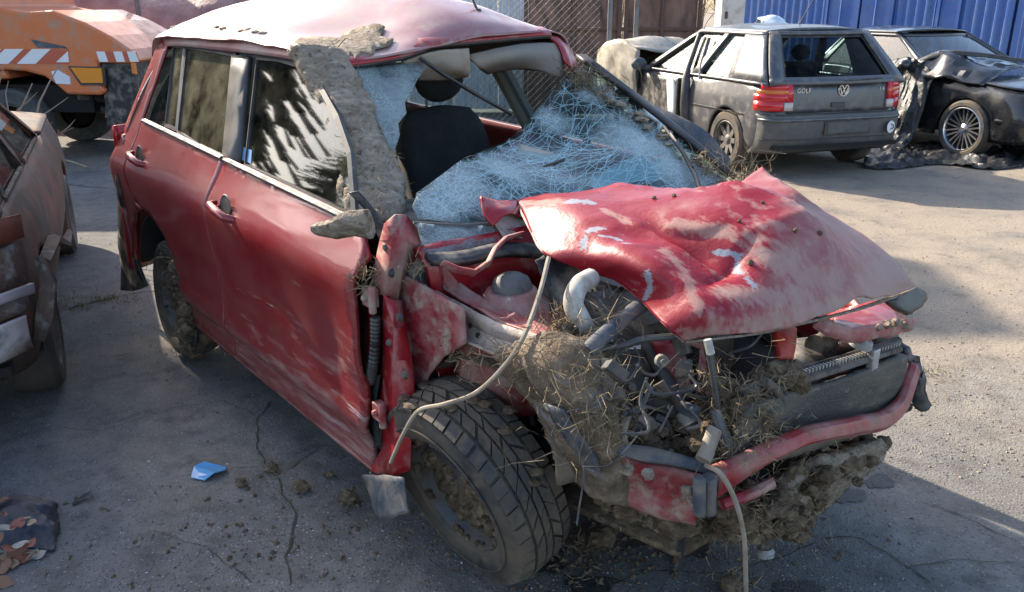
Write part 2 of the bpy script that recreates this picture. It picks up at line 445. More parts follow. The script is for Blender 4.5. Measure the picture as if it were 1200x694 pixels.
# ================================================================== the wrecked red hatchback
car = thing('red_hatchback', (-1.02, 4.30, .06), 'wrecked red hatchback with crushed roof, folded hood and shattered windscreen', 'car')
car.rotation_euler = (-.013, 0, -.90)
CM = Matrix.Translation((-1.02, 4.30, .06)) @ (Matrix.Rotation(-.90, 4, 'Z') @ Matrix.Rotation(-.013, 4, 'X'))
CI = CM.inverted(); CI3 = CI.to_3x3()
def ray_c(u, v):
    o, d = ray_w(u, v); return CI @ o, CI3 @ d
def P(u, v, ax, val):
    o, d = ray_c(u, v); i = 'xyz'.index(ax); return o + d * ((val - o[i]) / d[i])
def PW(u, v, lift=0.0):          # on the windscreen plane
    o, d = ray_c(u, v)
    return o + d * ((1.38 + lift - .573 * (o.x - 1.3) - o.z) / (d.z + .573 * d.x))
_zs = [-1, .2, .35, .6, .83, .865, .98, 1.4, 1.6]; _ys = [-.77, -.785, -.808, -.822, -.850, -.842, -.774, -.60, -.5]
def ys(z): return float(np.interp(z, _zs, _ys))
def PS(u, v, out=0.0):           # on the right flank
    o, d = ray_c(u, v); lo, hi = .5, 9.0
    g = lambda s: (o + d * s).y - ys((o + d * s).z) + out
    glo = g(lo)
    for _ in range(50):
        m = (lo + hi) / 2
        if glo * g(m) <= 0: hi = m
        else: lo = m
    return o + d * lo
GR = []           # hay goes into a few shared stuff parts
def S2(u, v):
    p = PS(u, v); return (p.x, p.z)

# ---------------------------------------------------------------- flank
belt = lambda x: 1.07 - .035 * x
def flank(x, z):
    y = ys(z)
    y -= .016 * math.exp(-((z - .36 - .01 * x) / .045) ** 2)               # pressed crease above the sill
    y += .012 * math.exp(-((z - .30) / .03) ** 2)
    kb = min(1, max(0, (belt(x) - .05 - z) / .12))
    y += kb * .012 * math.exp(-((x - 1.35) / .22) ** 2 - ((z - .62) / .16) ** 2)   # dents
    y += kb * .010 * math.exp(-((x - .25) / .2) ** 2 - ((z - .75) / .12) ** 2)
    y += .012 * math.exp(-((x - 1.75) / .08) ** 2 - ((z - .50) / .2) ** 2)
    y += kb * .003 * noise.noise(V((x * 2, z * 2, 1)))
    if x > 1.80 and z > .55:
        k = (x - 1.80) / .16
        y += (-.013 * k * math.sin(z * 13) - .008 * k) * (kb if z < .9 else .5)
    return y
def fl(x, z): return (x, flank(x, z), z)
belt = lambda x: 1.07 - .035 * x
MB().patch([(.80, .22), (1.2, .205), (1.6, .20), (1.93, .205), (1.955, .45), (1.965, .70), (1.95, .86), (1.985, .93), (1.90, .985), (1.84, belt(1.84)), (1.2, belt(1.2)), (.79, belt(.79)), (.775, .9), (.785, .5)], fl, .035, .1).build('front_door', mt['paint'], car, solid=.018, angle=60)
fdoor = car.children[-1]
MB().patch([(.79, .22), (.31, .225), (.262, .33), (.20, .47), (.10, .585), (-.04, .655), (-.16, .672), (-.30, .69), (-.335, .85), (-.335, belt(-.335)), (0.2, belt(.2)), (.782, belt(.782)), (.768, .9), (.778, .5)], fl, .035, .1).build('rear_door', mt['paint'], car, solid=.018, angle=60)
rdoor = car.children[-1]
MB().patch([(-.60, .34), (-.50, .34), (-.475, .45), (-.41, .55), (-.33, .62), (-.20, .67), (-.307, .685), (-.342, .85), (-.342, 1.08), (-.31, 1.26), (-.285, 1.42), (-.42, 1.455), (-.50, 1.25), (-.57, 1.05), (-.63, .78), (-.63, .5)], fl, .035, .1).build('rear_quarter_panel', mt['paint'], car, solid=.012, angle=60)
b = MB(); b.net([[(x, -.79, .215), (x, -.775, .19), (x, -.72, .15), (x, -.66, .16)] for x in (.24, .7, 1.2, 1.6, 2.0)], 3, 4)
b.build('sill', mt['paint'], car, solid=.01)
# paint scrapes, low and pale, along the doors
R1 = random.Random(3)
# door handles
def handle(u, v, door):
    p = PS(u, v); x, z = p.x, p.z
    m = MB()
    m.tube([(x - .09, flank(x - .09, z) - .004, z + .012), (x - .075, flank(x, z) - .034, z + .010), (x, flank(x, z) - .042, z + .002), (x + .075, flank(x, z) - .034, z - .012), (x + .092, flank(x + .09, z) - .004, z - .02)], [.014, .016, .017, .016, .014], 10, flat=.75)
    h = m.build('door_handle', mt['paint'], door)
    c = MB(); c.lathe([(.0, .002), (.040, .002), (.050, .004), (.054, .001)], (x + .005, flank(x, z) - .001, z + .006), (0, -1, .12), 24)
    c.build('handle_recess', mt['trim'], door)
    l = MB(); l.lathe([(0, .006), (.010, .006), (.012, 0)], (x + .075, flank(x, z) - .006, z - .035), (0, -1, .1), 12); l.build('door_lock', mt['alu'], door)
handle(164, 185, rdoor); handle(264, 246, fdoor)

# ---------------------------------------------------------------- side windows
def gl(x, z): return (x, ys(z) + .012, z)
def glf(x, z): return (x, ys(z) + .022, z)
def window(name, outer, inner, door, gm):
    n = len(outer)
    m = MB()
    vs = [];
    for q in outer: vs.append(V(gl(*q)) + V((0, .004, 0)))
    for q in inner: vs.append(V(gl(*q)))
    m.add(vs, [(i, (i + 1) % n, n + (i + 1) % n, n + i) for i in range(n)])
    f = m.build('window_frame', mt['trim'], door, smooth=False, solid=.02, off=1)
    g = MB().patch(inner, glf, .12, .1).build('window_glass', gm, door)
    return f
def off_poly(poly, d):
    cx = sum(p[0] for p in poly) / len(poly); cz = sum(p[1] for p in poly) / len(poly)
    out = []
    n = len(poly)
    for i in range(n):
        a = V(poly[i - 1]); b = V(poly[i]); c = V(poly[(i + 1) % n])
        n1 = V(((b - a).y, -(b - a).x)).normalized(); n2 = V(((c - b).y, -(c - b).x)).normalized()
        if n1.dot(b - V((cx, cz))) < 0: n1 = -n1
        if n2.dot(b - V((cx, cz))) < 0: n2 = -n2
        k = (n1 + n2); k = k / max(.3, k.length_squared) * 2
        out.append(tuple(b + k * d))
    return out
fg = [S2(*p) for p in [(297, 70), (322, 72), (344, 79), (368, 103), (388, 140), (402, 182), (407, 249), (345, 221), (283, 192)]]
window('front', off_poly(fg, .016), fg, fdoor, mt['glass'])
rg = [S2(*p) for p in [(215, 57), (240, 61), (268, 66), (258, 188), (230, 170), (205, 153)]]
window('rear', off_poly(rg, .022), rg, rdoor, mt['glass2'])
qg = [S2(*p) for p in [(200, 56), (211, 57), (202, 150), (190, 145)]]
window('quarter', off_poly(qg, .014), qg, rdoor, mt['glass2'])
# belt seals (blue-grey strip under the glass) and pillar between the doors
b = MB(); b.tube([V(fl(x, belt(x) - .008)) + V((0, -.006, 0)) for x in np.linspace(.80, 1.84, 14)], .010, 6); b.build('belt_seal', mt['bluegrey'], fdoor)
b = MB(); b.tube([V(fl(x, belt(x) - .008)) + V((0, -.006, 0)) for x in np.linspace(-.3, .77, 14)], .010, 6); b.build('belt_seal', mt['bluegrey'], rdoor)
b = MB().patch([S2(*p) for p in [(270, 64), (290, 66), (277, 200), (258, 190)]], lambda x, z: (x, ys(z) + .004, z), .1); b.build('door_pillar', mt['trim'], car, solid=.02)
b = MB().patch([S2(276, 172), S2(288, 176), S2(287, 192), S2(275, 187)], lambda x, z: (x + .01, ys(z) + .019, z), .1); b.build('window_sticker', M('blue_sticker', (.10, .25, .5), .5), fdoor)
# window surround between glass and roof
b = MB()
b.net([[(-.44, ys(1.44) + .01, 1.455), (-.31, ys(1.415) - .003, 1.418)], [(.0, -.575, 1.475), (.0, -.598, 1.425)], [(.6, -.575, 1.48), (.6, -.60, 1.425)], [(1.05, -.575, 1.475), (1.08, -.60, 1.42)], [(1.22, -.585, 1.46), (1.24, -.605, 1.40)]], 4, 5)
b.build('roof_rail', mt['paint_roof'], car, solid=.02)

# ---------------------------------------------------------------- roof
ysr = [-.605, -.55, -.32, 0, .30, .54, .61]
roofz = [(-.50, [1.36, 1.42, 1.50, 1.54, 1.50, 1.42, 1.36]), (-.42, [1.44, 1.475, 1.56, 1.60, 1.56, 1.46, 1.40]), (-.1, [1.46, 1.49, 1.59, 1.65, 1.60, 1.49, 1.42]), (.3, [1.465, 1.495, 1.59, 1.69, 1.63, 1.50, 1.42]),
         (.7, [1.465, 1.49, 1.57, 1.67, 1.63, 1.50, 1.42]), (1.0, [1.46, 1.475, 1.52, 1.62, 1.60, 1.49, 1.42]), (1.20, [1.44, 1.445, 1.475, 1.545, 1.545, 1.50, 1.40]), (1.29, [1.405, 1.412, 1.445, 1.485, 1.505, 1.495, 1.385])]
def roofrow(x, zz, dz=0, k=1.0): return [V((x + (.02 if abs(y) < .4 else -.02) * (x > 1.1), y * k, z + dz)) for y, z in zip(ysr, zz)]
b = MB(); b.net([roofrow(x, z) for x, z in roofz], 7, 6)
for i, p in enumerate(b.v):
    k = math.exp(-((p.x - 1.05) / .35) ** 2 - ((p.y + .28) / .22) ** 2)
    b.v[i] = p + V((0, 0, -.035 * k + .012 * noise.noise(p * 4) + .004 * noise.noise(p * 11)))
roof_bvh = BVHTree.FromPolygons(b.v, b.f)
roof = b.build('roof', mt['paint_roof'], car, solid=.006, angle=30)
def PB(bvh, u, v, lift=0.0, fall=None):          # where a sight line meets a surface already built
    o, d = ray_c(u, v); hit = bvh.ray_cast(o, d)
    if hit[0] is None: return fall
    n = hit[1] if hit[1].dot(d) < 0 else -hit[1]
    return hit[0] + n * lift
# lip along the torn front edge, with a black seal under it
edge = [P(*q, 'x', 1.30) for q in [(400, 80), (430, 76), (470, 69), (492, 61), (507, 55), (560, 50), (610, 45), (645, 43)]]
b = MB(); b.tube(edge, .010, 6, flat=.6); b.build('roof_seal', mt['trim'], roof)
b = MB(); n = len(edge)
b.net([[p + V((-.06, 0, .035)) for p in edge], [p + V((-.01, 0, .022)) for p in edge], [p + V((.006, 0, .004)) for p in edge]], 3, 2); b.build('roof_lip', mt['clean_red'], roof, solid=.004)
fc = [P(*q, 'x', 1.31) for q in [(400, 79), (402, 70), (430, 57), (455, 46), (478, 44), (507, 54), (492, 60), (470, 68), (430, 75)]]
# antenna
a0 = P(560, 20, 'x', 1.12)
b = MB(); b.lathe([(0, .045), (.012, .044), (.018, .03), (.030, .004), (.033, 0), (.033, -.02)], a0 + V((0, 0, -.012)), (0, 0, 1), 18); an = b.build('antenna', mt['trim'], car)
b = MB(); b.tube([a0 + V((0, 0, .02)), a0 + V((-.04, -.015, .10)), a0 + V((-.16, -.05, .34))], [.006, .004, .003], 6); b.build('antenna_mast', mt['trim'], an)
b = MB(); b.tube([a0 + V((.02, -.01, -.006)), a0 + V((.06, -.05, -.018)), a0 + V((.10, -.12, -.035)), a0 + V((.11, -.18, -.048))], .003, 5); b.build('roof_tear', mt['clean_red'], roof)
# underside: headliner flaps hanging at the opening
b = MB(); b.net([[P(470, 72, 'x', 1.26), P(505, 60, 'x', 1.27), P(548, 56, 'x', 1.28)], [P(478, 82, 'x', 1.22), P(512, 76, 'x', 1.24), P(550, 82, 'x', 1.27)], [P(490, 92, 'x', 1.15), P(520, 92, 'x', 1.17), P(548, 87, 'x', 1.24)]], 6, 6); b.rough(.004, 8); b.build('headliner', mt['liner'], car, solid=.012)
b = MB(); b.net([[P(545, 66, 'x', 1.24), P(585, 58, 'x', 1.27), P(625, 52, 'x', 1.28), P(652, 52, 'x', 1.28)], [P(560, 78, 'x', 1.26), P(592, 68, 'x', 1.29), P(628, 63, 'x', 1.30), P(660, 68, 'x', 1.30)], [P(570, 84, 'x', 1.15), P(600, 79, 'x', 1.2), P(632, 82, 'x', 1.27), P(657, 92, 'x', 1.30)]], 6, 6); b.rough(.004, 7); b.build('headliner', mt['greyliner'], car, solid=.012)
b = MB(); b.net([roofrow(x, z, -.05, .95) for x, z in roofz[1:-1]], 2, 2); b.build('roof_lining', mt['greyliner'], car)
b = MB(); b.tube([P(492, 68, 'x', 1.28), P(520, 88, 'x', 1.34), P(560, 112, 'x', 1.40), P(600, 134, 'x', 1.46)], .010, 6, flat=.6); b.build('hanging_seal', mt['trim'], car)
# broken red corner of the roof on the far side
b = MB(); b.net([[P(640, 42, 'x', 1.27), P(655, 46, 'x', 1.27), P(668, 60, 'x', 1.25)], [P(652, 54, 'x', 1.3), P(662, 62, 'x', 1.3), P(674, 78, 'x', 1.28)], [P(660, 74, 'x', 1.32), P(668, 82, 'x', 1.34), P(676, 94, 'x', 1.33)]], 5, 5); b.rough(.008, 14); b.build('roof_corner', mt['clean_red'], car, solid=.01)

# ---------------------------------------------------------------- A pillar on this side, packed in mud
AX = [1.16, 1.28, 1.42, 1.56, 1.70, 1.82]
AL = [(343, 58), (366, 96), (386, 136), (402, 182), (408, 228), (424, 268)]
AR = [(394, 62), (416, 94), (438, 132), (454, 174), (468, 222), (462, 264)]
rows = []
for x, l, r in zip(AX, AL, AR):
    p0 = P(*l, 'x', x); p3 = P(*r, 'x', x + .06)
    out = V((.025, -.022, .012)); 
    rows.append([p0 + V((-.05, .03, 0)), p0, p0.lerp(p3, .3) + out, p0.lerp(p3, .7) + out * 1.1, p3, p3 + V((-.05, .015, -.02))])
b = MB(); b.net(rows, 9, 16); b.rough(.010, 9, 1); b.rough(.008, 22, 4); b.rough(.004, 48, 2); pil = b.build('front_pillar', mt['mud'], car, solid=.02)
R2 = random.Random(5); h = MB()
for i in range(40):
    t = R2.random(); k = min(4, int(t * 5)); f = t * 5 - k
    q = rows[k][R2.choice((1, 2, 3, 4))].lerp(rows[k + 1][R2.choice((1, 2, 3, 4))], f)
    hay(h, q, (.02, .01, .02), 14, .06, R2, .2, wd=.0014)
mm = MB()
for (u, v, x, r) in [(352, 60, 1.18, .03), (372, 55, 1.2, .028), (395, 52, 1.24, .03), (350, 55, 1.2, .02), (362, 50, 1.2, .016)]:
    mm.blob(PB(roof_bvh, u, v, .004, P(u, v, 'x', x)), (r * 1.2, r * 1.1, r * .5), .5, 2.2, 2, u)
# thin mud crust spread over the roof front and lumps on the rail
MB().patch([(340, 57), (352, 50), (372, 47), (396, 50), (404, 44), (424, 36), (440, 33), (452, 36), (446, 48), (462, 50), (456, 58), (440, 62), (436, 70), (420, 73), (402, 77), (396, 70), (374, 68), (352, 66)], lambda u, v: PB(roof_bvh, u, v, .010 + .012 * noise.noise(V((u * .08, v * .12, 0))), P(u, v, 'x', 1.28)), 6, .3).build('mud_crust', mt['mud'], roof, solid=.008)
for (u, v, x) in [(255, 33, -.1), (262, 35, 0), (284, 38, .15), (300, 39, .22), (308, 40, .28), (205, 33, -.4), (292, 36, .2)]:
    q = PB(roof_bvh, u, v, .002, P(u, v, 'x', x + .25)); mm.blob(q, (.028, .018, .010), .5, 2.5, 2, u + v)
split_build(mm, 'mud_lump', mt['mud'], car)
h.build('hay', mt['hay'], car, smooth=False); tag(car.children[-1], kind='stuff')
# black corner shards at the pillar's foot and the stump of the mirror
b = MB(); b.net([[P(408, 226, 'x', 1.86), P(430, 250, 'x', 1.90), P(446, 285, 'x', 1.94)], [P(420, 224, 'x', 1.88), P(441, 250, 'x', 1.92), P(452, 270, 'x', 1.95)]], 4, 3); b.build('corner_trim', mt['plastic'], car, solid=.015)
b = MB(); b.tube([P(372, 269, 'y', -.93), P(392, 268, 'y', -.92), P(412, 262, 'y', -.90), P(432, 262, 'y', -.87)], [.016, .024, .030, .034], 10, flat=1.3); b.rough(.008, 16); b.build('mirror_stump', mt['mud'], car)

# ---------------------------------------------------------------- windscreen
def sag(p):
    k = math.exp(-((p.x - 1.62) / .22) ** 2 - ((p.y - .10) / .4) ** 2)
    return p + V((0, 0, -.075 * k + .014 * noise.noise(p * 5)))
wsout = [(488, 226), (505, 214), (522, 202), (541, 182), (566, 164), (590, 146), (612, 128), (634, 110), (655, 93), (668, 82), (692, 76), (716, 92), (742, 112), (768, 134), (798, 158), (826, 182), (856, 206), (830, 224), (800, 236), (700, 236), (620, 246), (590, 262), (560, 262), (490, 258), (483, 244)]
mt['crack'] = cracked_mat('shattered_windscreen_glass', 1.0, .55, [(tuple(PW(*q)), r) for q, r in (((535, 216), .22), ((595, 195), .15), ((655, 130), .12), ((742, 158), .22), ((790, 200), .16), ((690, 108), .10), ((508, 246), .15), ((822, 215), .16))])
ws = MB().patch(wsout, lambda u, v: sag(PW(u, v)), 12, .3); ws = ws.build('windscreen', mt['crack'], car, solid=.005)
MB().patch([(404, 82), (430, 80), (460, 76), (495, 71), (497, 82), (488, 96), (484, 108), (474, 122), (476, 134), (466, 146), (468, 160), (462, 178), (456, 172), (446, 150), (430, 118)], lambda u, v: PW(u, v) + V((0, 0, .004 * noise.noise(V((u * .1, v * .1, 0))))), 9, .3).build('windscreen_fragment', mt['crack2'], car, solid=.006)
MB().patch([(484, 262), (520, 266), (560, 266), (588, 266), (590, 274), (574, 286), (540, 294), (498, 298), (490, 284)], lambda u, v: PW(u, v, .01 + .012 * noise.noise(V((u * .05, v * .1, 4)))), 8, .3).build('windscreen_fragment', mt['crack2'], car, solid=.006)
# the long cracks, as thin raised edges
cr = MB(); R3 = random.Random(11)
def in_poly(x, y, pts):
    c = False; j = len(pts) - 1
    for i in range(len(pts)):
        xi, yi = pts[i]; xj, yj = pts[j]
        if (yi > y) != (yj > y) and x < (xj - xi) * (y - yi) / (yj - yi) + xi: c = not c
        j = i
    return c
def crack(u, v, ang, L, wd=.00095, depth=0):
    pts = [(u, v)]
    s = 9
    for i in range(int(L / s)):
        ang += R3.gauss(0, .16)
        u += math.cos(ang) * s; v += math.sin(ang) * s * .8
        if not in_poly(u, v, wsout): break
        pts.append((u, v))
        if depth < 2 and R3.random() < .20: crack(u, v, ang + R3.choice((-1, 1)) * R3.uniform(.4, 1.1), L * .45, wd * .75, depth + 1)
    if len(pts) > 1: cr.tube([sag(PW(*q)) + V((0, 0, .003)) for q in pts], wd, 3, cap=False)
for (cu, cv, n, L) in [(592, 192, 26, 200), (738, 162, 28, 130), (522, 228, 18, 120), (690, 130, 9, 150), (655, 175, 6, 170), (790, 200, 12, 90), (550, 210, 12, 90)]:
    for i in range(n): crack(cu + R3.gauss(0, 6), cv + R3.gauss(0, 5), i * 2 * math.pi / n + R3.uniform(-.2, .2), L * R3.uniform(.5, 1.2))
    for k in range(5):
        r = 14 + 15 * k; a0_ = R3.uniform(0, 6)
        for seg in range(4):
            aa = a0_ + seg * 1.6; pts = []
            for j in range(9):
                q = (cu + math.cos(aa + j * .14) * r * 1.3 + R3.gauss(0, 1.4), cv + math.sin(aa + j * .14) * r * .85 + R3.gauss(0, 1.2))
                if in_poly(*q, wsout): pts.append(q)
            if len(pts) > 2: cr.tube([sag(PW(*q)) + V((0, 0, .003)) for q in pts], .0010, 3, cap=False)
cr.build('crack', mt['crackline'], ws); tag(ws.children[-1], kind='stuff')
# wiper and branch resting on the glass belong to the loose things below; black surround of the screen
b = MB(); b.tube([PW(695, 74, .01), PW(742, 110, .01), PW(800, 156, .01), PW(862, 208, .0)], .013, 6); b.build('windscreen_seal', mt['trim'], car)
b = MB(); b.tube([PW(778, 148, .02), PW(800, 178, .025), PW(815, 205, .03), PW(823, 232, .03)], [.006, .008, .009, .010], 6); b.tube([PW(786, 156, .03), PW(812, 196, .04)], .005, 5); b.build('wiper', mt['trim'], car)
b = MB(); b.tube([PW(484, 262, .012), PW(540, 265, .012), PW(592, 262, .015)], .008, 6); b.tube([PW(596, 212, -.05), PW(660, 188, -.05)], .012, 6, flat=.5); b.build('wiper', mt['trim'], car)
# far A pillar, with mud, and the trim panel torn off beyond it
b = MB(); b.net([[P(674, 68, 'y', .66), P(686, 68, 'y', .70)], [P(735, 112, 'y', .70), P(746, 116, 'y', .73)], [P(800, 164, 'y', .74), P(808, 166, 'y', .76)], [P(852, 206, 'y', .78), P(860, 208, 'y', .79)]], 4, 5); b.build('front_pillar', mt['trim'], car, solid=.02)
b = MB(); b.net([[P(735, 112, 'y', .80), P(757, 128, 'y', .84), P(790, 140, 'y', .88), P(818, 152, 'y', .92), P(836, 166, 'y', .94), P(856, 190, 'y', .94)], [P(735, 120, 'y', .78), P(757, 132, 'y', .82), P(786, 148, 'y', .85), P(808, 164, 'y', .88), P(828, 182, 'y', .90), P(852, 198, 'y', .92)]], 5, 5); b.build('torn_trim_panel', mt['bluegrey'], car, solid=.035)
mm = MB(); h = MB()
for t in np.linspace(0, 1, 26):
    q = PW(668 + t * 160 + R2.gauss(0, 5), 84 + t * 118 + R2.gauss(0, 3), .012)
    r = R2.choice((.3, .5, .9, 1.2))
    mm.blob(q + V((0, .02, -.008)), (.024 * r, .022 * r, .010 * r), .6, 2.4, 2, t * 50); 
    if t < .25 or t > .9: hay(h, q, (.03, .03, .02), 40, .07, R2, .2)
h2 = MB(); hay(h2, P(872, 212, 'x', 2.1), (.035, .05, .03), 260, .13, R2, -.1)
h2.build('hay', mt['hay'], car, smooth=False); tag(car.children[-1], kind='stuff')
hay(h, P(690, 100, 'x', 1.42), (.03, .03, .03), 120, .09, R2, .3)
split_build(mm, 'mud_lump', mt['mud'], car)
h.build('hay', mt['hay'], car, smooth=False); tag(car.children[-1], kind='stuff')

# ---------------------------------------------------------------- inside the cabin
b = MB(); b.net([[(-.55, y, .42) for y in (-.74, 0, .74)], [(2.0, y, .35) for y in (-.74, 0, .74)]], 2, 2); b.build('floor_pan', mt['dark'], car, solid=.03)
b = MB(); b.net([[(1.55, y, .93) for y in (-.70, -.3, .3, .72)], [(1.70, y, .965) for y in (-.70, -.3, .3, .72)], [(1.98, y, .93) for y in (-.70, -.3, .3, .72)], [(2.05, y, .60) for y in (-.70, -.3, .3, .72)]], 4, 4); b.build('dashboard', mt['plastic'], car, solid=.03)
b = MB(); b.net([[PW(u, v, l) for u, v, l in r] for r in ([(690, 214, -.05), (718, 196, -.06), (745, 186, -.07)], [(700, 228, -.03), (735, 216, -.05), (790, 200, -.06)], [(690, 240, -.03), (750, 238, -.03), (815, 228, -.03)])], 5, 5); b.rough(.008, 12); b.build('pale_dash_sheet', mt['paper'], car, solid=.006)  # white crumpled sheet added under the glass for a pale patch there
b = MB(); b.net([[PW(u, v, -.07) for u, v in r] for r in ([(610, 172), (640, 180), (668, 188)], [(604, 184), (640, 192), (676, 196)])], 4, 4); b.rough(.01, 10); b.build('torn_dash_lining', mt['liner'], car, solid=.01)
b = MB(); b.net([[(1.55, y, .93) for y in (-.70, .72)], [(1.52, y, .80) for y in (-.70, .72)], [(1.62, y, .5) for y in (-.70, .72)]], 2, 3); b.build('dashboard_front', mt['plastic'], car, solid=.02)
def seat(y, x=.75, lean=.0):
    m = MB()
    m.net([[(x + .12, y - .25, .60), (x + .10, y, .63), (x + .12, y + .25, .60)], [(x - .02, y - .25, .82), (x - .0, y, .85), (x - .02, y + .25, .82)], [(x - .12, y - .23, 1.05), (x - .10, y, 1.07), (x - .12, y + .23, 1.05)], [(x - .17, y - .18, 1.14), (x - .16, y, 1.16), (x - .17, y + .18, 1.14)]], 5, 5)
    s = m.build('seat', mt['seat'], car, solid=.12)
    m = MB(); m.net([[(x + .12, y - .25, .6), (x + .12, y, .58), (x + .12, y + .25, .6)], [(x + .6, y - .25, .62), (x + .6, y, .60), (x + .6, y + .25, .62)]], 4, 4); m.build('seat_cushion', mt['seat'], s, solid=.14)
    m = MB(); m.blob((x - .17, y, 1.27), (.055, .14, .095), .08, 1, 3, 2); m.build('headrest', mt['seat'], s)
    m = MB()
    for dy in (-.07, .07): m.tube([(x - .17, y + dy, 1.13), (x - .17, y + dy, 1.24)], .007, 6)
    m.build('headrest_rod', mt['alu'], s)
seat(-.36, .82); seat(.38, .75)
b = MB(); b.net([[(-.12, y, .6) for y in (-.66, 0, .66)], [(-.28, y, .85) for y in (-.66, 0, .66)], [(-.36, y, 1.06) for y in (-.62, 0, .62)]], 4, 4); b.build('rear_bench', mt['seat'], car, solid=.12)
b = MB(); b.lathe([(.185 + .016 * math.cos(t), .016 * math.sin(t)) for t in np.linspace(0, 2 * math.pi, 9)[:-1]], (1.42, .38, .97), (-1, 0, .45), 32, close=True)
b.tube([(1.42, .38, .97), (1.62, .38, .86)], .035, 8); b.tube([(1.42, .20, .97), (1.42, .56, .97)], .018, 6); b.build('steering_wheel', mt['trim'], car)
# far side: door bodies, pillars and glass
def lf(x, z): return (x, -ys(z), z)
MB().patch([(-.60, .34), (-.5, .34), (-.42, .55), (-.2, .67), (.05, .62), (.22, .45), (.3, .22), (2.0, .2), (1.98, .95), (1.84, belt(1.84)), (-.34, 1.08), (-.57, 1.05), (-.63, .75)], lf, .08, .1).build('left_side_panel', mt['paint'], car, solid=.02, off=-1)
b = MB()
b.tube([lf(.70, 1.42), lf(.85, 1.04)], .045, 6, flat=.5); b.tube([lf(-.33, 1.42), lf(-.40, 1.06)], .06, 6, flat=.5); b.tube([lf(-.3, 1.425), lf(.5, 1.43), lf(1.2, 1.40)], .03, 6); b.build('door_pillar', mt['greyliner'], car)
MB().patch([(-.28, 1.39), (1.15, 1.38), (1.7, 1.12), (1.8, 1.02), (-.30, 1.08)], lambda x, z: (x, -ys(z) - .012, z), .15).build('window_glass', mt['cglass'], car)
# tail: hatch, rear glass, bumper, lamps
tx = lambda z: -.66 + max(0, z - .95) * .42
b = MB(); b.net([[(tx(z) + .10 * (abs(y) / .75) ** 4, y * k, z) for y in (-.80, -.55, 0, .55, .80)] for z, k in ((.62, 1), (.8, 1), (.98, .97))], 4, 4); b.build('tailgate', mt['paint'], car, solid=.03)
b = MB(); b.net([[(tx(z) + .10 * (abs(y) / .75) ** 4, y * k, z) for y in (-.80, -.55, 0, .55, .80)] for z, k in ((.99, .96), (1.2, .86), (1.40, .72))], 4, 4); b.build('rear_window', mt['cglass'], car, solid=.01)
b = MB(); b.net([[(-.70 + .16 * (abs(y) / .8) ** 4, y, z) for y in (-.82, -.5, 0, .5, .82)] for z in (.28, .45, .61)], 4, 4); b.build('rear_bumper', mt['paint'], car, solid=.04)
for s in (-1, 1):
    b = MB(); b.net([[(-.60, s * .80, z), (-.64, s * .74, z), (-.665, s * .66, z)] for z in (.66, .85, 1.02)], 3, 3); b.build('tail_light', M('red_lens', (.4, .01, .01), .15), car, solid=.02)
b = MB().patch([S2(*p) for p in [(137, 204), (144, 236), (152, 270), (160, 305), (172, 336), (158, 341), (143, 340), (140, 280)]], lambda x, z: (x, ys(z) - .01, z), .05); b.build('mud_flap', mt['plastic'], car, solid=.02)
# ================================================================== front of the wreck: hood, wing, engine bay
def hp(u, v, z): return P(u, v, 'z', z)
HZ = [[(606, 236, 1.015), (660, 229, 1.05), (720, 228, 1.06), (790, 231, 1.06), (850, 227, 1.075), (893, 199, 1.13)],
      [(622, 268, .985), (680, 252, 1.045), (748, 257, 1.045), (822, 254, 1.075), (886, 240, 1.08), (932, 228, 1.10)],
      [(642, 297, .955), (705, 279, 1.015), (775, 284, 1.01), (848, 268, 1.06), (915, 262, 1.06), (965, 252, 1.04)],
      [(706, 317, .93), (755, 309, .99), (812, 306, .985), (868, 288, 1.03), (935, 284, 1.03), (1003, 276, .98)],
      [(752, 350, .895), (795, 340, .945), (838, 336, .95), (895, 318, .985), (960, 310, .98), (1042, 306, .925)],
      [(780, 379, .87), (820, 370, .905), (862, 365, .91), (915, 350, .93), (985, 336, .92), (1062, 328, .885)],
      [(803, 399, .835), (846, 394, .855), (893, 388, .86), (945, 376, .87), (1012, 359, .865), (1071, 338, .85)]]
b = MB(); b.net([[hp(*q) for q in r] for r in HZ], 14, 12)
R4 = random.Random(21)
for i, p in enumerate(b.v):
    n_ = noise.noise(V((p.x * 5, p.y * 5, 2))); n2 = noise.noise(V((p.x * 2.2 + p.y * 3, p.y * 2.5 - p.x, 8)))
    fold = -abs(n2) * .05 + .03
    rg = lambda f, s: 1 - abs(2 * noise.noise(V((p.x * f + s, p.y * f * 1.3 - p.x * f * .5, s))))
    b.v[i] = p + V((0, 0, .015 * (rg(2.1, 3) - .6) + .007 * (rg(5.0, 9) - .6) + .0025 * (rg(12, 5) - .6) + .001 * noise.noise(p * 30)))
def crease(pts, pa, pb, wdt, dep, sharp=1.0):
    a, c_ = hp(*pa), hp(*pb); ab = c_ - a; ab.z = 0
    for i, p in enumerate(pts):
        q = p - a; q.z = 0; t = max(0, min(1, q.dot(ab) / ab.length_squared)); dd = (q - ab * t).length
        pts[i] = p + V((0, 0, dep * math.exp(-(dd / wdt) ** sharp) * (1 - .5 * abs(t - .5))))
crease(b.v, (722, 232, 1.05), (1000, 322, .95), .10, .044, .8)
crease(b.v, (690, 285, 1.0), (800, 372, .9), .035, -.018, .9)
crease(b.v, (740, 262, 1.04), (835, 330, .95), .04, .026, .8)
crease(b.v, (800, 244, 1.06), (945, 262, 1.05), .045, .030, .8)
crease(b.v, (845, 240, 1.07), (985, 285, 1.0), .035, -.026, .8)
crease(b.v, (860, 300, 1.0), (1000, 300, .96), .05, .018)
crease(b.v, (830, 330, .96), (880, 300, 1.0), .03, -.024)
crease(b.v, (720, 300, .98), (790, 300, .99), .05, .012)
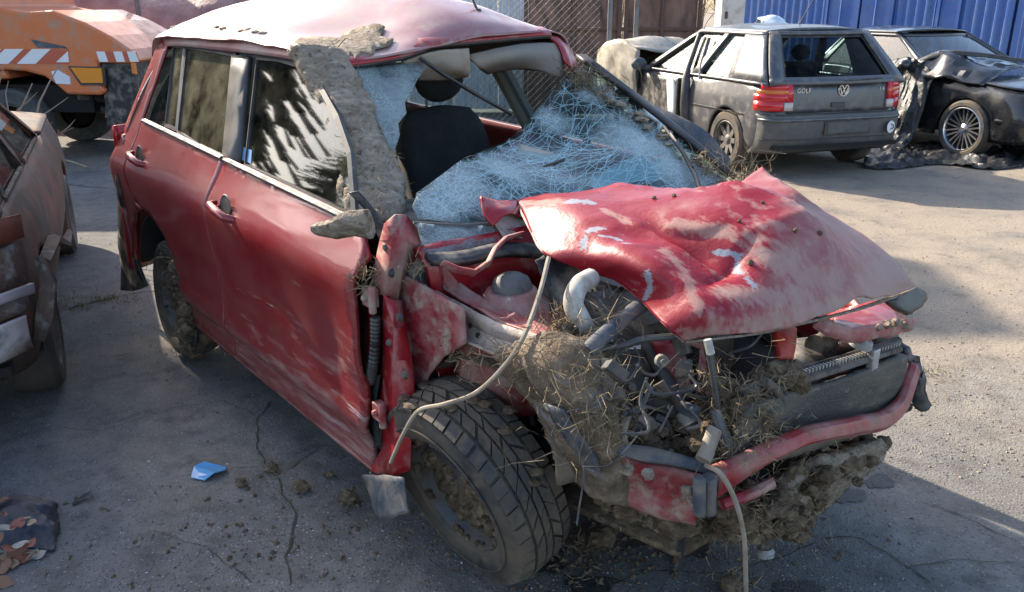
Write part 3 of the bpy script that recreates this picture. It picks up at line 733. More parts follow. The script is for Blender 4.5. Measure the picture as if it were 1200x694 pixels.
# sharp dent left by the blow, in the middle of the panel
for i, p in enumerate(b.v):
    c = hp(838, 300, 1.0); d = p - c
    k = math.exp(-(d.x / .14) ** 2 - (d.y / .05) ** 2); b.v[i] = p + V((0, 0, -.03 * k))
hood_bvh = BVHTree.FromPolygons(b.v, b.f)
hood = b.build('hood', mt['paint_hood'], car, solid=.006, angle=22)
# the front lip of the hood, its hinge-side curl and the folded ear
b = MB(); fr = [hp(*q) for q in HZ[-1]]; b.net([[p + V((.0, 0, -.002)) for p in fr], [p + V((.003, 0, -.007)) for p in fr], [p + V((-.02, 0, -.010)) for p in fr]], 6, 3); b.build('hood_lip', mt['mud'], hood)
lf_ = [hp(*r[0]) for r in HZ]
b = MB(); b.net([[p for p in lf_], [p + V((-.002, -.003, -.007)) for p in lf_], [p + V((.0, .02, -.014)) for p in lf_]], 6, 3); b.rough(.001, 20); b.build('hood_lip', mt['bare_red'], hood)
b = MB(); b.net([[P(562, 231, 'x', 2.0), P(584, 238, 'x', 2.0), P(606, 236, 'x', 1.98)], [P(566, 252, 'x', 2.04), P(590, 246, 'x', 2.05), P(612, 244, 'x', 2.0)], [P(577, 266, 'x', 2.08), P(596, 252, 'x', 2.06), P(620, 262, 'x', 2.02)]], 6, 6); b.build('hood_ear', mt['clean_red'], hood, solid=.008)
b = MB(); b.net([[P(584, 238, 'x', 2.01), P(604, 240, 'x', 1.99), P(612, 252, 'x', 2.0)], [P(580, 262, 'x', 2.05), P(600, 262, 'x', 2.05), P(622, 272, 'x', 2.05)], [P(590, 282, 'x', 2.1), P(606, 280, 'x', 2.1), P(630, 288, 'x', 2.08)]], 5, 5); b.rough(.008, 16); b.build('hood_fold', mt['muddy_metal'], hood, solid=.006)
mm = MB()
for (u, v, z) in [(893, 240, 1.08), (930, 272, 1.04), (767, 235, 1.07), (790, 232, 1.07), (866, 262, 1.075), (880, 310, 1.0), (958, 275, 1.04)]:
    mm.blob(PB(hood_bvh, u, v, .008, hp(u, v, z)), R4.uniform(.004, .008), .4, 2, 2, u)
split_build(mm, 'mud_crumb', mt['wet_mud'], hood)
def panel_marks(o, attr, strokes):
    vs = o.data.vertices; val = np.zeros(len(vs))
    pos = np.array([tuple(v.co) for v in vs])
    for pts, wd in strokes:
        q = [PB(hood_bvh, u, v, 0, hp(u, v, .96)) for u, v in pts]
        for a, b_ in zip(q[:-1], q[1:]):
            a = np.array(a); ab = np.array(b_) - a; t = np.clip(((pos - a) @ ab) / max(1e-9, ab @ ab), 0, 1)
            d = np.linalg.norm(pos - (a + t[:, None] * ab), axis=1); val = np.maximum(val, np.clip(1.15 - .65 * d / wd, 0, 1))
    at = o.data.attributes.new(attr, 'FLOAT', 'POINT'); at.data.foreach_set('value', val.astype(np.float32))
panel_marks(hood, 'scrape', [([(684, 290), (691, 272), (706, 270)], .010), ([(704, 278), (722, 282), (736, 288)], .006), ([(840, 297), (866, 302), (864, 318), (884, 338)], .009), ([(760, 318), (765, 335), (757, 350)], .009), ([(666, 238), (694, 240)], .014)])
panel_marks(hood, 'smear', [([(776, 296), (800, 320), (818, 362)], .016), ([(706, 248), (736, 262)], .014), ([(610, 240), (640, 238), (664, 240)], .018), ([(790, 264), (850, 274), (930, 300)], .022), ([(806, 390), (880, 380), (960, 362), (1056, 336)], .022), ([(890, 300), (930, 322), (980, 330)], .03), ([(845, 345), (900, 350), (940, 345)], .028)])

# ---- hinge pillar and inner wing on this side
def plates(name, rows, mat, solid=.008, bev=.004):
    m_ = MB(); m_.net(rows, 1, 1); m_.rough(.003, 9); return m_.build(name, mat, car, smooth=True, solid=solid, angle=12)
def dense(px, ax):      # subdivide rows of sighted points so that plates keep a little unevenness
    return px
plates('hinge_pillar', [[P(452, 262, 'y', -.775), P(463, 252, 'y', -.755), P(474, 252, 'y', -.715), P(487, 266, 'y', -.69)],
   [P(447, 282, 'y', -.775), P(459, 280, 'y', -.77), P(476, 282, 'y', -.72), P(493, 288, 'y', -.67)],
   [P(442, 308, 'y', -.775), P(456, 308, 'y', -.78), P(470, 312, 'y', -.735), P(476, 318, 'y', -.70)],
   [P(438, 345, 'y', -.765), P(452, 345, 'y', -.785), P(462, 352, 'y', -.755), P(467, 352, 'y', -.71)]], mt['bare_red'])
plates('hinge_pillar', [[P(452, 345, 'y', -.785), P(461, 352, 'y', -.77), P(468, 352, 'y', -.735)], [P(450, 380, 'y', -.775), P(462, 384, 'y', -.785), P(474, 384, 'y', -.745)], [P(449, 420, 'y', -.765), P(462, 422, 'y', -.79), P(482, 422, 'y', -.755)],
   [P(448, 455, 'y', -.765), P(463, 458, 'y', -.795), P(486, 456, 'y', -.765)], [P(449, 492, 'y', -.77), P(465, 494, 'y', -.80), P(484, 492, 'y', -.775)], [P(450, 525, 'y', -.78), P(467, 528, 'y', -.805), P(483, 522, 'y', -.785)], [P(436, 552, 'y', -.79), P(462, 558, 'y', -.81), P(482, 550, 'y', -.79)]], mt['clean_red'])
plates('pillar_flange', [[P(430, 340, 'y', -.76), P(441, 338, 'y', -.765)], [P(430, 380, 'y', -.75), P(438, 380, 'y', -.755)], [P(430, 430, 'y', -.745), P(436, 430, 'y', -.75)], [P(431, 480, 'y', -.75), P(439, 480, 'y', -.755)], [P(431, 535, 'y', -.77), P(440, 535, 'y', -.775)]], mt['clean_red'])
MB().patch([(464, 340), (476, 322), (498, 334), (545, 362), (548, 402), (522, 418), (504, 440), (494, 478), (486, 540), (474, 552), (468, 500), (464, 430)], lambda u, v: P(u, v, 'y', -.705 + .012 * noise.noise(V((u * .03, v * .02, 1)))), 9, .2).build('inner_wing_panel', mt['bare_red'], car, solid=.008)
tube = None
m_ = MB()
for (u, v) in ((470, 470), (456, 402), (468, 372), (474, 440), (458, 320), (452, 290)): m_.lathe([(0, .006), (.008, .006), (.012, .001), (.014, -.004)], P(u, v, 'y', -.792 if v > 350 else -.778), (0, -1, .1), 10)
split_build(m_, 'pillar_bolt', mt['engine'], car)
b = MB(); b.net([[P(462, 370, 'y', -.76), P(490, 376, 'x', 2.02), P(520, 398, 'x', 2.05)], [P(466, 420, 'y', -.78), P(492, 420, 'x', 2.04), P(506, 436, 'x', 2.05)], [P(472, 480, 'y', -.79), P(488, 480, 'x', 2.04), P(494, 490, 'x', 2.05)], [P(470, 552, 'y', -.79), P(480, 540, 'x', 2.04), P(486, 530, 'x', 2.05)]], 5, 5); b.rough(.004, 9); b.build('wing_mount_panel', mt['bare_red'], car, solid=.008, angle=20)
for (u, v) in ((434, 348), (446, 482)):
    b = MB(); c = P(u, v, 'y', -.80); b.box(c, (.05, .03, .055)); b.tube([c + V((.03, -.01, -.04)), c + V((.03, -.01, .04))], .012, 8)
    b.lathe([(0, .012), (.009, .012), (.011, 0)], c + V((0, -.016, 0)), (0, -1, 0), 8)
    b.build('door_hinge', mt['bare_red'], car, bevel=.004)
b = MB(); pts = [P(440, 372, 'y', -.80), P(440, 400, 'y', -.80), P(437, 430, 'y', -.80), P(434, 448, 'y', -.79)]
prof = []; rs = []
for i in range(37):
    t = i / 36 * 3; k = min(2, int(t)); prof.append(pts[k].lerp(pts[k + 1], t - k)); rs.append(.014 + .003 * (i % 2))
b.tube(prof, rs, 10); b.build('corrugated_hose', mt['trim'], car)
b = MB(); b.net([[P(428, 440, 'y', -.775), P(446, 440, 'y', -.79)], [P(430, 480, 'y', -.775), P(440, 480, 'y', -.79)], [P(432, 532, 'y', -.775), P(444, 520, 'y', -.80)]], 3, 3); b.build('shut_gap', mt['dark'], car)
b = MB(); b.tube([P(500, 388, 'x', 2.03), P(494, 410, 'x', 2.03), P(490, 440, 'x', 2.03), P(494, 470, 'x', 2.03)], .007, 6); b.build('brake_pipe', mt['trim'], car)
# long muddy rail along the top of the wing
b = MB()
up = [(453, 318), (488, 328), (530, 350), (575, 375), (612, 388), (650, 398)]
md = [(455, 345), (492, 356), (535, 376), (580, 398), (625, 412), (668, 424)]
lo = [(460, 374), (500, 384), (545, 402), (596, 424), (640, 446), (676, 462)]
b.net([[P(*q, 'y', -.66) for q in up], [P(u, v + 8, 'y', -.668) for u, v in up], [P(u, v - 4, 'y', -.655) for u, v in md], [P(*q, 'y', -.66) for q in md], [P(u, v - 5, 'y', -.675) for u, v in lo], [P(*q, 'y', -.70) for q in lo]], 7, 4)
b.rough(.0035, 7); b.rough(.0015, 30); b.build('wing_rail', mt['muddy_metal'], car, solid=.006, angle=28)
b = MB()
for (u, v) in ((475, 362), (486, 371), (551, 382), (560, 393)): b.lathe([(0, .003), (.007, .003), (.008, 0)], P(u, v, 'y', -.672), (0, -1, .3), 10)
split_build(b, 'bolt_hole', mt['dark'], car)
# red flange inside the rail
b = MB(); b.net([[P(502, 306, 'y', -.62), P(540, 334, 'y', -.58), P(585, 362, 'y', -.56), P(648, 388, 'y', -.56)], [P(512, 322, 'y', -.62), P(545, 350, 'y', -.60), P(590, 376, 'y', -.60), P(650, 396, 'y', -.60)], [P(520, 340, 'y', -.65), P(556, 362, 'y', -.65), P(604, 386, 'y', -.65), P(655, 402, 'y', -.65)]], 6, 5); b.rough(.004, 12); b.build('wing_flange', mt['bare_red'], car, solid=.008)
# firewall, cowl and twisted red bracket under the screen
b = MB(); b.net([[(2.06, y, .95) for y in (-.70, -.35, 0, .35, .72)], [(2.10, y, .86) for y in (-.68, -.35, 0, .35, .70)], [(2.09, y, .6) for y in (-.66, -.35, 0, .35, .68)], [(2.12, y, .25) for y in (-.62, -.35, 0, .35, .64)]], 4, 4); b.rough(.006, 7); b.build('firewall', mt['clean_red'], car, solid=.02)
b = MB(); b.net([[P(497, 302, 'x', 2.12), P(540, 300, 'x', 2.14), P(590, 288, 'x', 2.15), P(640, 292, 'x', 2.15)], [P(505, 312, 'x', 2.15), P(545, 312, 'x', 2.18), P(592, 302, 'x', 2.18), P(645, 305, 'x', 2.18)]], 5, 3); b.build('cowl', mt['plastic'], car, solid=.02)
b = MB(); b.tube([P(518, 308, 'x', 2.2), P(535, 316, 'x', 2.22), P(555, 320, 'x', 2.23), P(572, 308, 'x', 2.22), P(580, 292, 'x', 2.2), P(592, 280, 'x', 2.17), P(612, 274, 'x', 2.15)], [.013, .015, .016, .016, .015, .014, .012], 8, flat=.5); b.build('twisted_bracket', mt['bare_red'], car)
b = MB(); b.net([[P(520, 308, 'x', 2.16), P(526, 318, 'x', 2.16), P(536, 330, 'x', 2.16)], [P(520, 330, 'x', 2.14), P(528, 340, 'x', 2.14), P(536, 346, 'x', 2.14)]], 4, 4); b.build('cowl_bracket', mt['bare_red'], car, solid=.012)
# strut tower with its rubber cap
st = P(600, 358, 'z', .79)
b = MB(); b.lathe([(.052, .055), (.066, .05), (.085, .02), (.12, -.01), (.16, -.03), (.17, -.25)], st + V((0, 0, -.01)), (0, -.08, 1), 28); b.rough(.004, 10); b.build('strut_tower', mt['bare_red'], car, solid=.01)
b = MB(); b.lathe([(0, .062), (.03, .058), (.05, .045), (.058, .025), (.060, .0), (.058, -.01)], st + V((0, 0, .035)), (0, -.08, 1), 26); b.build('strut_cap', mt['bluegrey'], car)
# dark bay floor added to block light, and far wing, closing the bay
b = MB(); b.net([[(2.05, y, .50) for y in (-.60, 0, .70)], [(2.5, y, .42) for y in (-.56, 0, .70)], [(2.92, y, .40) for y in (-.40, 0, .60)]], 3, 3); b.build('bay_floor', mt['dark'], car, solid=.02)
b = MB(); b.net([[(1.98, .78, z) for z in (.25, .6, .93)], [(2.35, .62, z) for z in (.60, .72, .90)], [(2.75, .44, z) for z in (.42, .60, .78)], [(2.9, .34, z) for z in (.42, .58, .72)]], 4, 4); b.rough(.01, 6); b.build('left_wing', mt['paint'], car, solid=.012)
# battery-side boxes, intake and plastic in the shadow of the hood
b = MB(); b.box((2.32, -.12, .72), (.26, .30, .26)); b.box((2.30, .28, .74), (.3, .34, .22)); b.tube([(2.22, -.36, .78), (2.38, -.28, .80), (2.5, -.1, .82)], .045, 10); b.build('air_box', mt['plastic'], car, bevel=.012)
b = MB(); b.net([[P(628, 308, 'x', 2.3), P(650, 296, 'x', 2.3), P(680, 322, 'x', 2.35)], [P(638, 332, 'x', 2.33), P(660, 330, 'x', 2.36), P(676, 345, 'x', 2.38)], [P(644, 372, 'x', 2.36), P(656, 360, 'x', 2.4), P(668, 352, 'x', 2.4)]], 5, 5); b.rough(.012, 18); b.build('torn_plastic_shroud', mt['plastic'], car, solid=.006)

# ---- engine block and its ancillaries (crushed towards this side)
b = MB(); b.box((2.50, -.22, .58), (.34, .42, .32)); b.box((2.52, -.20, .78), (.26, .34, .10), Matrix.Rotation(.12, 3, 'Y')); eng = b.build('engine', mt['engine'], car, bevel=.02)
b = MB(); b.net([[P(705, 398, 'x', 2.58), P(740, 396, 'x', 2.60), P(766, 404, 'x', 2.62)], [P(708, 430, 'x', 2.62), P(742, 432, 'x', 2.64), P(776, 440, 'x', 2.66)], [P(720, 462, 'x', 2.66), P(752, 466, 'x', 2.68), P(786, 474, 'x', 2.70)]], 3, 3); b.build('engine_cover', mt['engine'], eng, solid=.03)
b = MB(); c = P(742, 417, 'x', 2.635); b.add([P(730, 410, 'x', 2.63), P(750, 404, 'x', 2.64), P(756, 414, 'x', 2.645), P(738, 424, 'x', 2.645)], [(0, 1, 2, 3)]); b.build('engine_label', mt['paper'], eng, smooth=False, solid=.004)
def lath(name, m, prof, c, ax, n=28, parent=None): q = MB(); q.lathe(prof, c, ax, n); return q.build(name, m, parent or car)
pc = P(766, 506, 'x', 2.74); pax = V((.55, -.75, .35))
lath('pulley', mt['engine'], [(0, .01), (.03, .012), (.035, .03), (.05, .03), (.055, .0), (.085, -.004), (.095, .012), (.10, .012), (.10, -.02), (0, -.02)], pc, pax)
b = MB(); a = pax.normalized(); e1 = a.orthogonal().normalized(); e2 = a.cross(e1)
def ring(c, r, f0, f1, n, k=1.0): return [c + (e1 * math.cos(t) + e2 * math.sin(t) * k) * r for t in np.linspace(f0, f1, n)]
b.tube([P(732, 535, 'x', 2.78), P(728, 505, 'x', 2.77), P(735, 484, 'x', 2.75), P(755, 476, 'x', 2.74), P(778, 482, 'x', 2.75), P(793, 500, 'x', 2.77), P(800, 525, 'x', 2.8)], .013, 6, flat=.35); b.build('drive_belt', mt['hose_tan'], car)
lath('alternator', mt['alu'], [(0, .05), (.04, .05), (.05, .03), (.06, 0), (.06, -.05), (.04, -.08)], P(745, 512, 'x', 2.70), pax)
for (u, v, r) in ((762, 458, .017), (775, 462, .014), (752, 480, .014), (722, 446, .014), (783, 470, .012), (738, 455, .015)):
    lath('pipe_fitting', mt['rim'] if r > .021 else mt['engine'], [(0, .03), (r * .6, .03), (r * .7, .01), (r, .008), (r, -.03)], P(u, v, 'x', 2.72), V((.7, -.5, .5)), 12, eng)
b = MB(); b.tube([P(755, 402, 'x', 2.64), P(772, 430, 'x', 2.70), P(790, 460, 'x', 2.76), P(808, 494, 'x', 2.82)], .017, 10); b.build('coolant_pipe', mt['engine'], car)
b = MB(); b.lathe([(.020, -.02), (.024, -.018), (.024, .018), (.02, .02)], P(806, 491, 'x', 2.82), P(808, 494, 'x', 2.82) - P(790, 460, 'x', 2.76), 14); b.build('hose_clip', mt['alu'], car)
b = MB(); b.net([[P(764, 402, 'x', 2.66), P(790, 400, 'x', 2.72), P(822, 402, 'x', 2.74)], [P(782, 432, 'x', 2.72), P(806, 428, 'x', 2.76), P(826, 430, 'x', 2.78)], [P(800, 468, 'x', 2.76), P(816, 464, 'x', 2.79), P(828, 462, 'x', 2.8)]], 5, 5); b.rough(.008, 14); b.build('crushed_red_panel', mt['bare_red'], car, solid=.01)
b = MB(); b.net([[P(812, 462, 'x', 2.80), P(828, 470, 'x', 2.82)], [P(816, 500, 'x', 2.84), P(834, 500, 'x', 2.85)], [P(812, 528, 'x', 2.86), P(830, 530, 'x', 2.87)]], 3, 3); b.build('bracket', mt['wet_mud'], car, solid=.02)
# hoses
def tube(name, m, pts, r, n=10, flat=1.0, rough=None, parent=None):
    q = MB()
    pts = [V(p) for p in pts]
    if len(pts) > 2:
        fine = []
        for i in range(len(pts) - 1):
            p1, p2 = pts[i], pts[i + 1]; p0 = pts[i - 1] if i else p1 * 2 - p2; p3 = pts[i + 2] if i + 2 < len(pts) else p2 * 2 - p1
            for k in range(6):
                t = k / 6; fine.append(.5 * ((2 * p1) + (p2 - p0) * t + (2 * p0 - 5 * p1 + 4 * p2 - p3) * t * t + (3 * p1 - p0 - 3 * p2 + p3) * t ** 3))
        fine.append(pts[-1]); pts = fine
    q.tube(pts, r, n, flat=flat)
    if rough: q.rough(*rough)
    return q.build(name, m, parent or car)
tube('white_hose', mt['white_hose'], [P(692, 326, 'x', 2.50), P(678, 336, 'x', 2.54), P(672, 356, 'x', 2.56), P(680, 374, 'x', 2.58), P(690, 392, 'x', 2.58)], .026, 12)
tube('dark_pipe', mt['bluegrey'], [P(752, 357, 'x', 2.62), P(730, 374, 'x', 2.65), P(706, 395, 'x', 2.68), P(686, 414, 'x', 2.70)], .021, 10)
tube('cable', mt['trim'], [P(700, 410, 'x', 2.70), P(730, 405, 'x', 2.70), P(752, 398, 'x', 2.72), P(790, 394, 'x', 2.76), P(800, 390, 'x', 2.78)], .009, 8)
tube('cable', mt['trim'], [P(700, 355, 'x', 2.5), P(720, 385, 'x', 2.58), P(716, 405, 'x', 2.62)], .013, 8)
tube('cable', mt['trim'], [P(828, 400, 'x', 2.88), P(834, 430, 'x', 2.90), P(840, 470, 'x', 2.92), P(845, 500, 'x', 2.93)], .008, 8)
tube('cable', mt['bluegrey'], [P(838, 480, 'x', 2.92), P(846, 505, 'x', 2.94), P(856, 530, 'x', 2.95), P(862, 548, 'x', 2.95)], .013, 8)
tube('cable_plug', mt['bluegrey'], [P(852, 528, 'x', 2.95), P(862, 546, 'x', 2.95)], .020, 8)
tube('cable', mt['alu'], [P(829, 398, 'x', 2.89), P(833, 415, 'x', 2.90)], .010, 6)
tube('rod', mt['white_hose'], [P(728, 530, 'x', 2.78), P(760, 530, 'x', 2.80), P(795, 527, 'x', 2.82)], .008, 8)
tube('coolant_hose', mt['hose_tan'], [P(838, 504, 'x', 2.93), P(832, 520, 'x', 2.94), P(824, 540, 'x', 2.95)], .018, 12, rough=(.004, 20))
tube('pipe', mt['rim'], [P(896, 447, 'x', 2.95), P(908, 456, 'x', 2.96), P(915, 470, 'x', 2.96), P(913, 486, 'x', 2.96)], .012, 10)
tube('pipe', mt['white_hose'], [P(893, 470, 'x', 2.93), P(896, 492, 'x', 2.94), P(902, 505, 'x', 2.94)], .022, 10, rough=(.004, 20))
# tangle of wiring, clips and broken brackets between the bigger parts
Re = random.Random(31)
def bay(): return P(Re.uniform(700, 905), Re.uniform(402, 535), 'x', Re.uniform(2.66, 2.9))
for i in range(30):
    p0 = bay(); d_ = V((Re.uniform(-.06, .06), Re.uniform(-.16, .16), Re.uniform(-.12, .08)))
    tube('wiring', (mt['trim'], mt['plastic'], mt['trim'], mt['engine'])[i % 4], [p0, p0 + d_ * .35 + V((Re.gauss(0, .025), Re.gauss(0, .025), -.025)), p0 + d_ * .7 + V((Re.gauss(0, .03), Re.gauss(0, .03), -.02)), p0 + d_], Re.choice((.002, .003, .004, .006)), 6)
for i in range(16):
    m_ = MB(); r_ = Matrix.Rotation(Re.uniform(0, 3), 3, 'X') @ Matrix.Rotation(Re.uniform(0, 3), 3, 'Z')
    m_.box(bay(), (Re.uniform(.015, .05), Re.uniform(.02, .07), Re.uniform(.006, .03)), r_); m_.build(('connector', 'bracket')[i % 2], (mt['plastic'], mt['engine'], mt['bluegrey'], mt['rim'])[i % 4], car, bevel=.003)
for i in range(7):
    lath('engine_bolt', mt['alu'] if i % 3 == 0 else mt['engine'], [(0, .012), (.009, .012), (.011, .004), (.017, .002), (.018, -.01)], bay(), V((.8, Re.uniform(-.6, .2), Re.uniform(0, .6))), 12)
# red latch bracket and upper crossmember
b = MB(); b.net([[P(902, 386, 'x', 2.84), P(918, 384, 'x', 2.84), P(926, 388, 'x', 2.84)], [P(906, 404, 'x', 2.87), P(918, 402, 'x', 2.88), P(924, 404, 'x', 2.87)], [P(908, 424, 'x', 2.9), P(918, 422, 'x', 2.9), P(921, 422, 'x', 2.9)]], 4, 4); b.box(P(922, 402, 'x', 2.88), (.02, .03, .03)); b.build('latch_bracket', mt['redbright'], car, solid=.02)
tube('upper_crossmember', mt['bare_red'], [P(958, 374, 'x', 2.92), P(975, 386, 'x', 2.95), P(1000, 392, 'x', 2.96), P(1035, 388, 'x', 2.95), P(1066, 380, 'x', 2.93)], .022, 8, .55, (.006, 20))
b = MB(); b.net([[P(968, 370, 'x', 2.78), P(1005, 362, 'x', 2.8), P(1045, 352, 'x', 2.8)], [P(975, 382, 'x', 2.9), P(1008, 378, 'x', 2.9), P(1052, 368, 'x', 2.88)], [P(985, 390, 'x', 2.94), P(1015, 388, 'x', 2.95), P(1060, 378, 'x', 2.92)]], 5, 5); b.rough(.008, 10); b.build('upper_panel', mt['clean_red'], car, solid=.012)
MB().patch([(1034, 353), (1052, 347), (1070, 338), (1080, 344), (1082, 352), (1075, 362), (1062, 370), (1048, 364)], lambda u, v: P(u, v, 'x', 2.90 + .0016 * (v - 340) + .004 * noise.noise(V((u * .1, v * .1, 2)))), 6).build('headlight_housing', mt['trim'], car, solid=.014, angle=25)
b = MB(); b.lathe([(0, .012), (.012, .012), (.016, .0), (.03, -.004), (.034, -.02)], P(1011, 397, 'x', 2.94), (.3, 0, 1), 18); b.build('radiator_cap', mt['alu'], car)
# fan cowl behind the radiator
b = MB(); b.net([[P(928, 405, 'x', 2.78), P(985, 398, 'x', 2.8), P(1045, 384, 'x', 2.8)], [P(930, 425, 'x', 2.86), P(985, 415, 'x', 2.88), P(1050, 396, 'x', 2.88)], [P(920, 445, 'x', 2.9), P(985, 428, 'x', 2.91), P(1050, 402, 'x', 2.91)]], 4, 4); b.rough(.006, 10); b.build('fan_cowl', mt['plastic'], car, solid=.02)
tube('radiator_hose', mt['plastic'], [P(985, 372, 'x', 2.6), P(975, 385, 'x', 2.75), P(968, 400, 'x', 2.84), P(955, 405, 'x', 2.86)], .03, 12)
# radiator: fins, top tank with crimped seam, side pipe
b = MB(); b.net([[P(868, 472, 'x', 2.94), P(925, 455, 'x', 2.94), P(990, 436, 'x', 2.94), P(1053, 413, 'x', 2.94)], [P(858, 505, 'x', 2.94), P(918, 495, 'x', 2.945), P(985, 470, 'x', 2.945), P(1047, 452, 'x', 2.94)], [P(850, 545, 'x', 2.94), P(910, 532, 'x', 2.94), P(975, 512, 'x', 2.94), P(1040, 492, 'x', 2.94)]], 6, 6); b.rough(.003, 12); rad = b.build('radiator', mt['rad'], car, solid=.03)
tube('radiator_tank', mt['rim'], [P(900, 459, 'x', 2.95), P(930, 449, 'x', 2.955), P(990, 430, 'x', 2.955), P(1054, 409, 'x', 2.95)], .011, 6, parent=rad)
tube('radiator_tank', mt['plastic'], [P(866, 462, 'x', 2.93), P(925, 440, 'x', 2.93), P(990, 421, 'x', 2.93), P(1052, 400, 'x', 2.93)], .015, 8, parent=rad)
b = MB(); p0, p1 = P(938, 438, 'x', 2.945), P(1052, 403, 'x', 2.945)
for i in range(32): b.box(p0.lerp(p1, i / 31), (.012, .006, .014))
b.build('crimped_seam', mt['alu'], rad); tag(rad.children[-1], kind='stuff')
tube('radiator_side_tank', mt['white_hose'], [P(1057, 424, 'x', 2.95), P(1050, 450, 'x', 2.95), P(1043, 474, 'x', 2.95), P(1040, 488, 'x', 2.95)], .018, 10, parent=rad)
b = MB(); b.box(P(1023, 421, 'x', 2.96), (.02, .035, .06)); b.build('radiator_clip', mt['alu'], rad, bevel=.003)
# dark bracket at the far end
b = MB(); b.net([[P(1058, 402, 'x', 2.9), P(1066, 408, 'x', 2.93), P(1072, 425, 'x', 2.93)], [P(1064, 425, 'x', 2.90), P(1074, 440, 'x', 2.92), P(1080, 450, 'x', 2.92)], [P(1068, 455, 'x', 2.88), P(1078, 466, 'x', 2.9), P(1084, 470, 'x', 2.9)], [P(1072, 470, 'x', 2.88), P(1080, 478, 'x', 2.9), P(1083, 474, 'x', 2.9)]], 4, 4); b.rough(.006, 20); b.build('bumper_bracket', mt['bluegrey'], car, solid=.02)
# bumper beam
bm_ = [P(838, 570, 'x', 2.97), P(870, 552, 'x', 3.00), P(910, 531, 'x', 3.03), P(950, 514, 'x', 3.04), P(1000, 504, 'x', 3.04), P(1038, 496, 'x', 3.03), P(1058, 478, 'x', 3.0), P(1068, 452, 'x', 2.98), P(1073, 434, 'x', 2.96)]
hh = [.032, .021, .013, .011, .014, .016, .015, .012, .010]
b = MB(); b.net([[p + V((-.022, 0, h_ + .004)) for p, h_ in zip(bm_, hh)], [p + V((-.004, 0, h_ + .002)) for p, h_ in zip(bm_, hh)], [p + V((.0, 0, h_ - .006)) for p, h_ in zip(bm_, hh)], [p + V((.004, 0, 0)) for p in bm_], [p + V((-.004, 0, -h_ + .006)) for p, h_ in zip(bm_, hh)], [p + V((-.010, 0, -h_)) for p, h_ in zip(bm_, hh)], [p + V((-.05, 0, -h_)) for p, h_ in zip(bm_, hh)]], 6, 2)
b.rough(.002, 9); b.build('bumper_beam', M('dusty_red_beam', (.27, .015, .02), .45, .1, [((.36, .2, .17), .36, 9, .15, None, .7), (MUDC, .2, 14, .1, None, .9)], coat=.2, bump=(40, .2)), car, solid=.01)
# crash box on this side and rubber-like end cap
b = MB(); b.net([[P(702, 520, 'x', 2.72), P(750, 536, 'x', 2.8), P(800, 548, 'x', 2.88), P(822, 556, 'x', 2.94)], [P(700, 542, 'y', -.55), P(735, 562, 'y', -.52), P(775, 580, 'y', -.48), P(815, 566, 'y', -.44)], [P(700, 560, 'y', -.55), P(735, 582, 'y', -.52), P(775, 598, 'y', -.48), P(815, 604, 'y', -.44)], [P(720, 575, 'y', -.48), P(745, 590, 'y', -.46), P(780, 602, 'y', -.42), P(815, 606, 'y', -.40)]], 6, 5); b.rough(.005, 12); b.build('side_rail', mt['bare_red'], car, solid=.015, angle=50)
b = MB(); b.net([[P(694, 510, 'x', 2.70), P(730, 520, 'x', 2.78), P(775, 528, 'x', 2.84), P(832, 545, 'x', 2.93)], [P(704, 524, 'x', 2.74), P(745, 540, 'x', 2.82), P(792, 548, 'x', 2.88), P(836, 560, 'x', 2.95)]], 5, 3); b.rough(.003, 9); b.build('lower_plate', mt['bluegrey'], car, solid=.012)
b = MB()
for k in range(2): b.tube([P(820 + k * 12, 560, 'x', 2.985), P(819 + k * 12, 582, 'x', 2.985), P(820 + k * 12, 602, 'x', 2.985)], .016, 8)
b.box(P(827, 580, 'x', 2.965), (.03, .05, .10)); b.rough(.003, 20); b.build('crash_box_cap', mt['bluegrey'], car, bevel=.006)
tube('lower_rail', mt['bare_red'], [P(845, 592, 'x', 2.97), P(880, 578, 'x', 2.99), P(905, 566, 'x', 3.0)], .014, 8, rough=(.004, 20))

# ---- wheel house, suspension, earth-packed rail
b = MB()
arc = [P(*q, 'y', -.66) for q in [(492, 470), (500, 440), (520, 422), (545, 416), (585, 432), (625, 470), (650, 520), (655, 570)]]
arc2 = [V((p.x + .02, -.35, p.z - .02)) for p in arc]; b.net([arc, arc2], 5, 3); b.build('wheel_arch', M('brown_arch_liner', (.07, .052, .042), .9, 0, [(MUDC, .4, 9, .2, None, .95)], bump=(40, .5)), car, solid=.012)
b = MB(); b.net([[V((2.05, -.34, z)) for z in (.2, .5, .8)], [V((2.8, -.34, z)) for z in (.2, .5, .8)]], 3, 3); b.build('wheel_arch', mt['dark'], car)
tube('suspension_strut', mt['engine'], [(2.27, -.50, .80), (2.26, -.52, .52), (2.27, -.53, .32)], .03, 10)
b = MB()
pts = []
for i in range(140):
    t = i / 139; a = t * 2 * math.pi * 5; pts.append(V((2.265 + .06 * math.cos(a), -.51 + .06 * math.sin(a), .50 + .26 * t)))
b.tube(pts, .007, 6); b.build('coil_spring', mt['engine'], car)
tube('control_arm', mt['wet_mud'], [(2.27, -.55, .20), (2.35, -.30, .24), (2.30, -.15, .26)], .03, 8, rough=(.006, 12))
tube('tie_rod', mt['engine'], [P(618, 470, 'y', -.5), P(626, 505, 'y', -.5), P(632, 545, 'y', -.5)], .009, 6)
tube('drive_shaft', mt['wet_mud'], [(2.28, -.55, .30), (2.34, -.2, .36)], .02, 8)
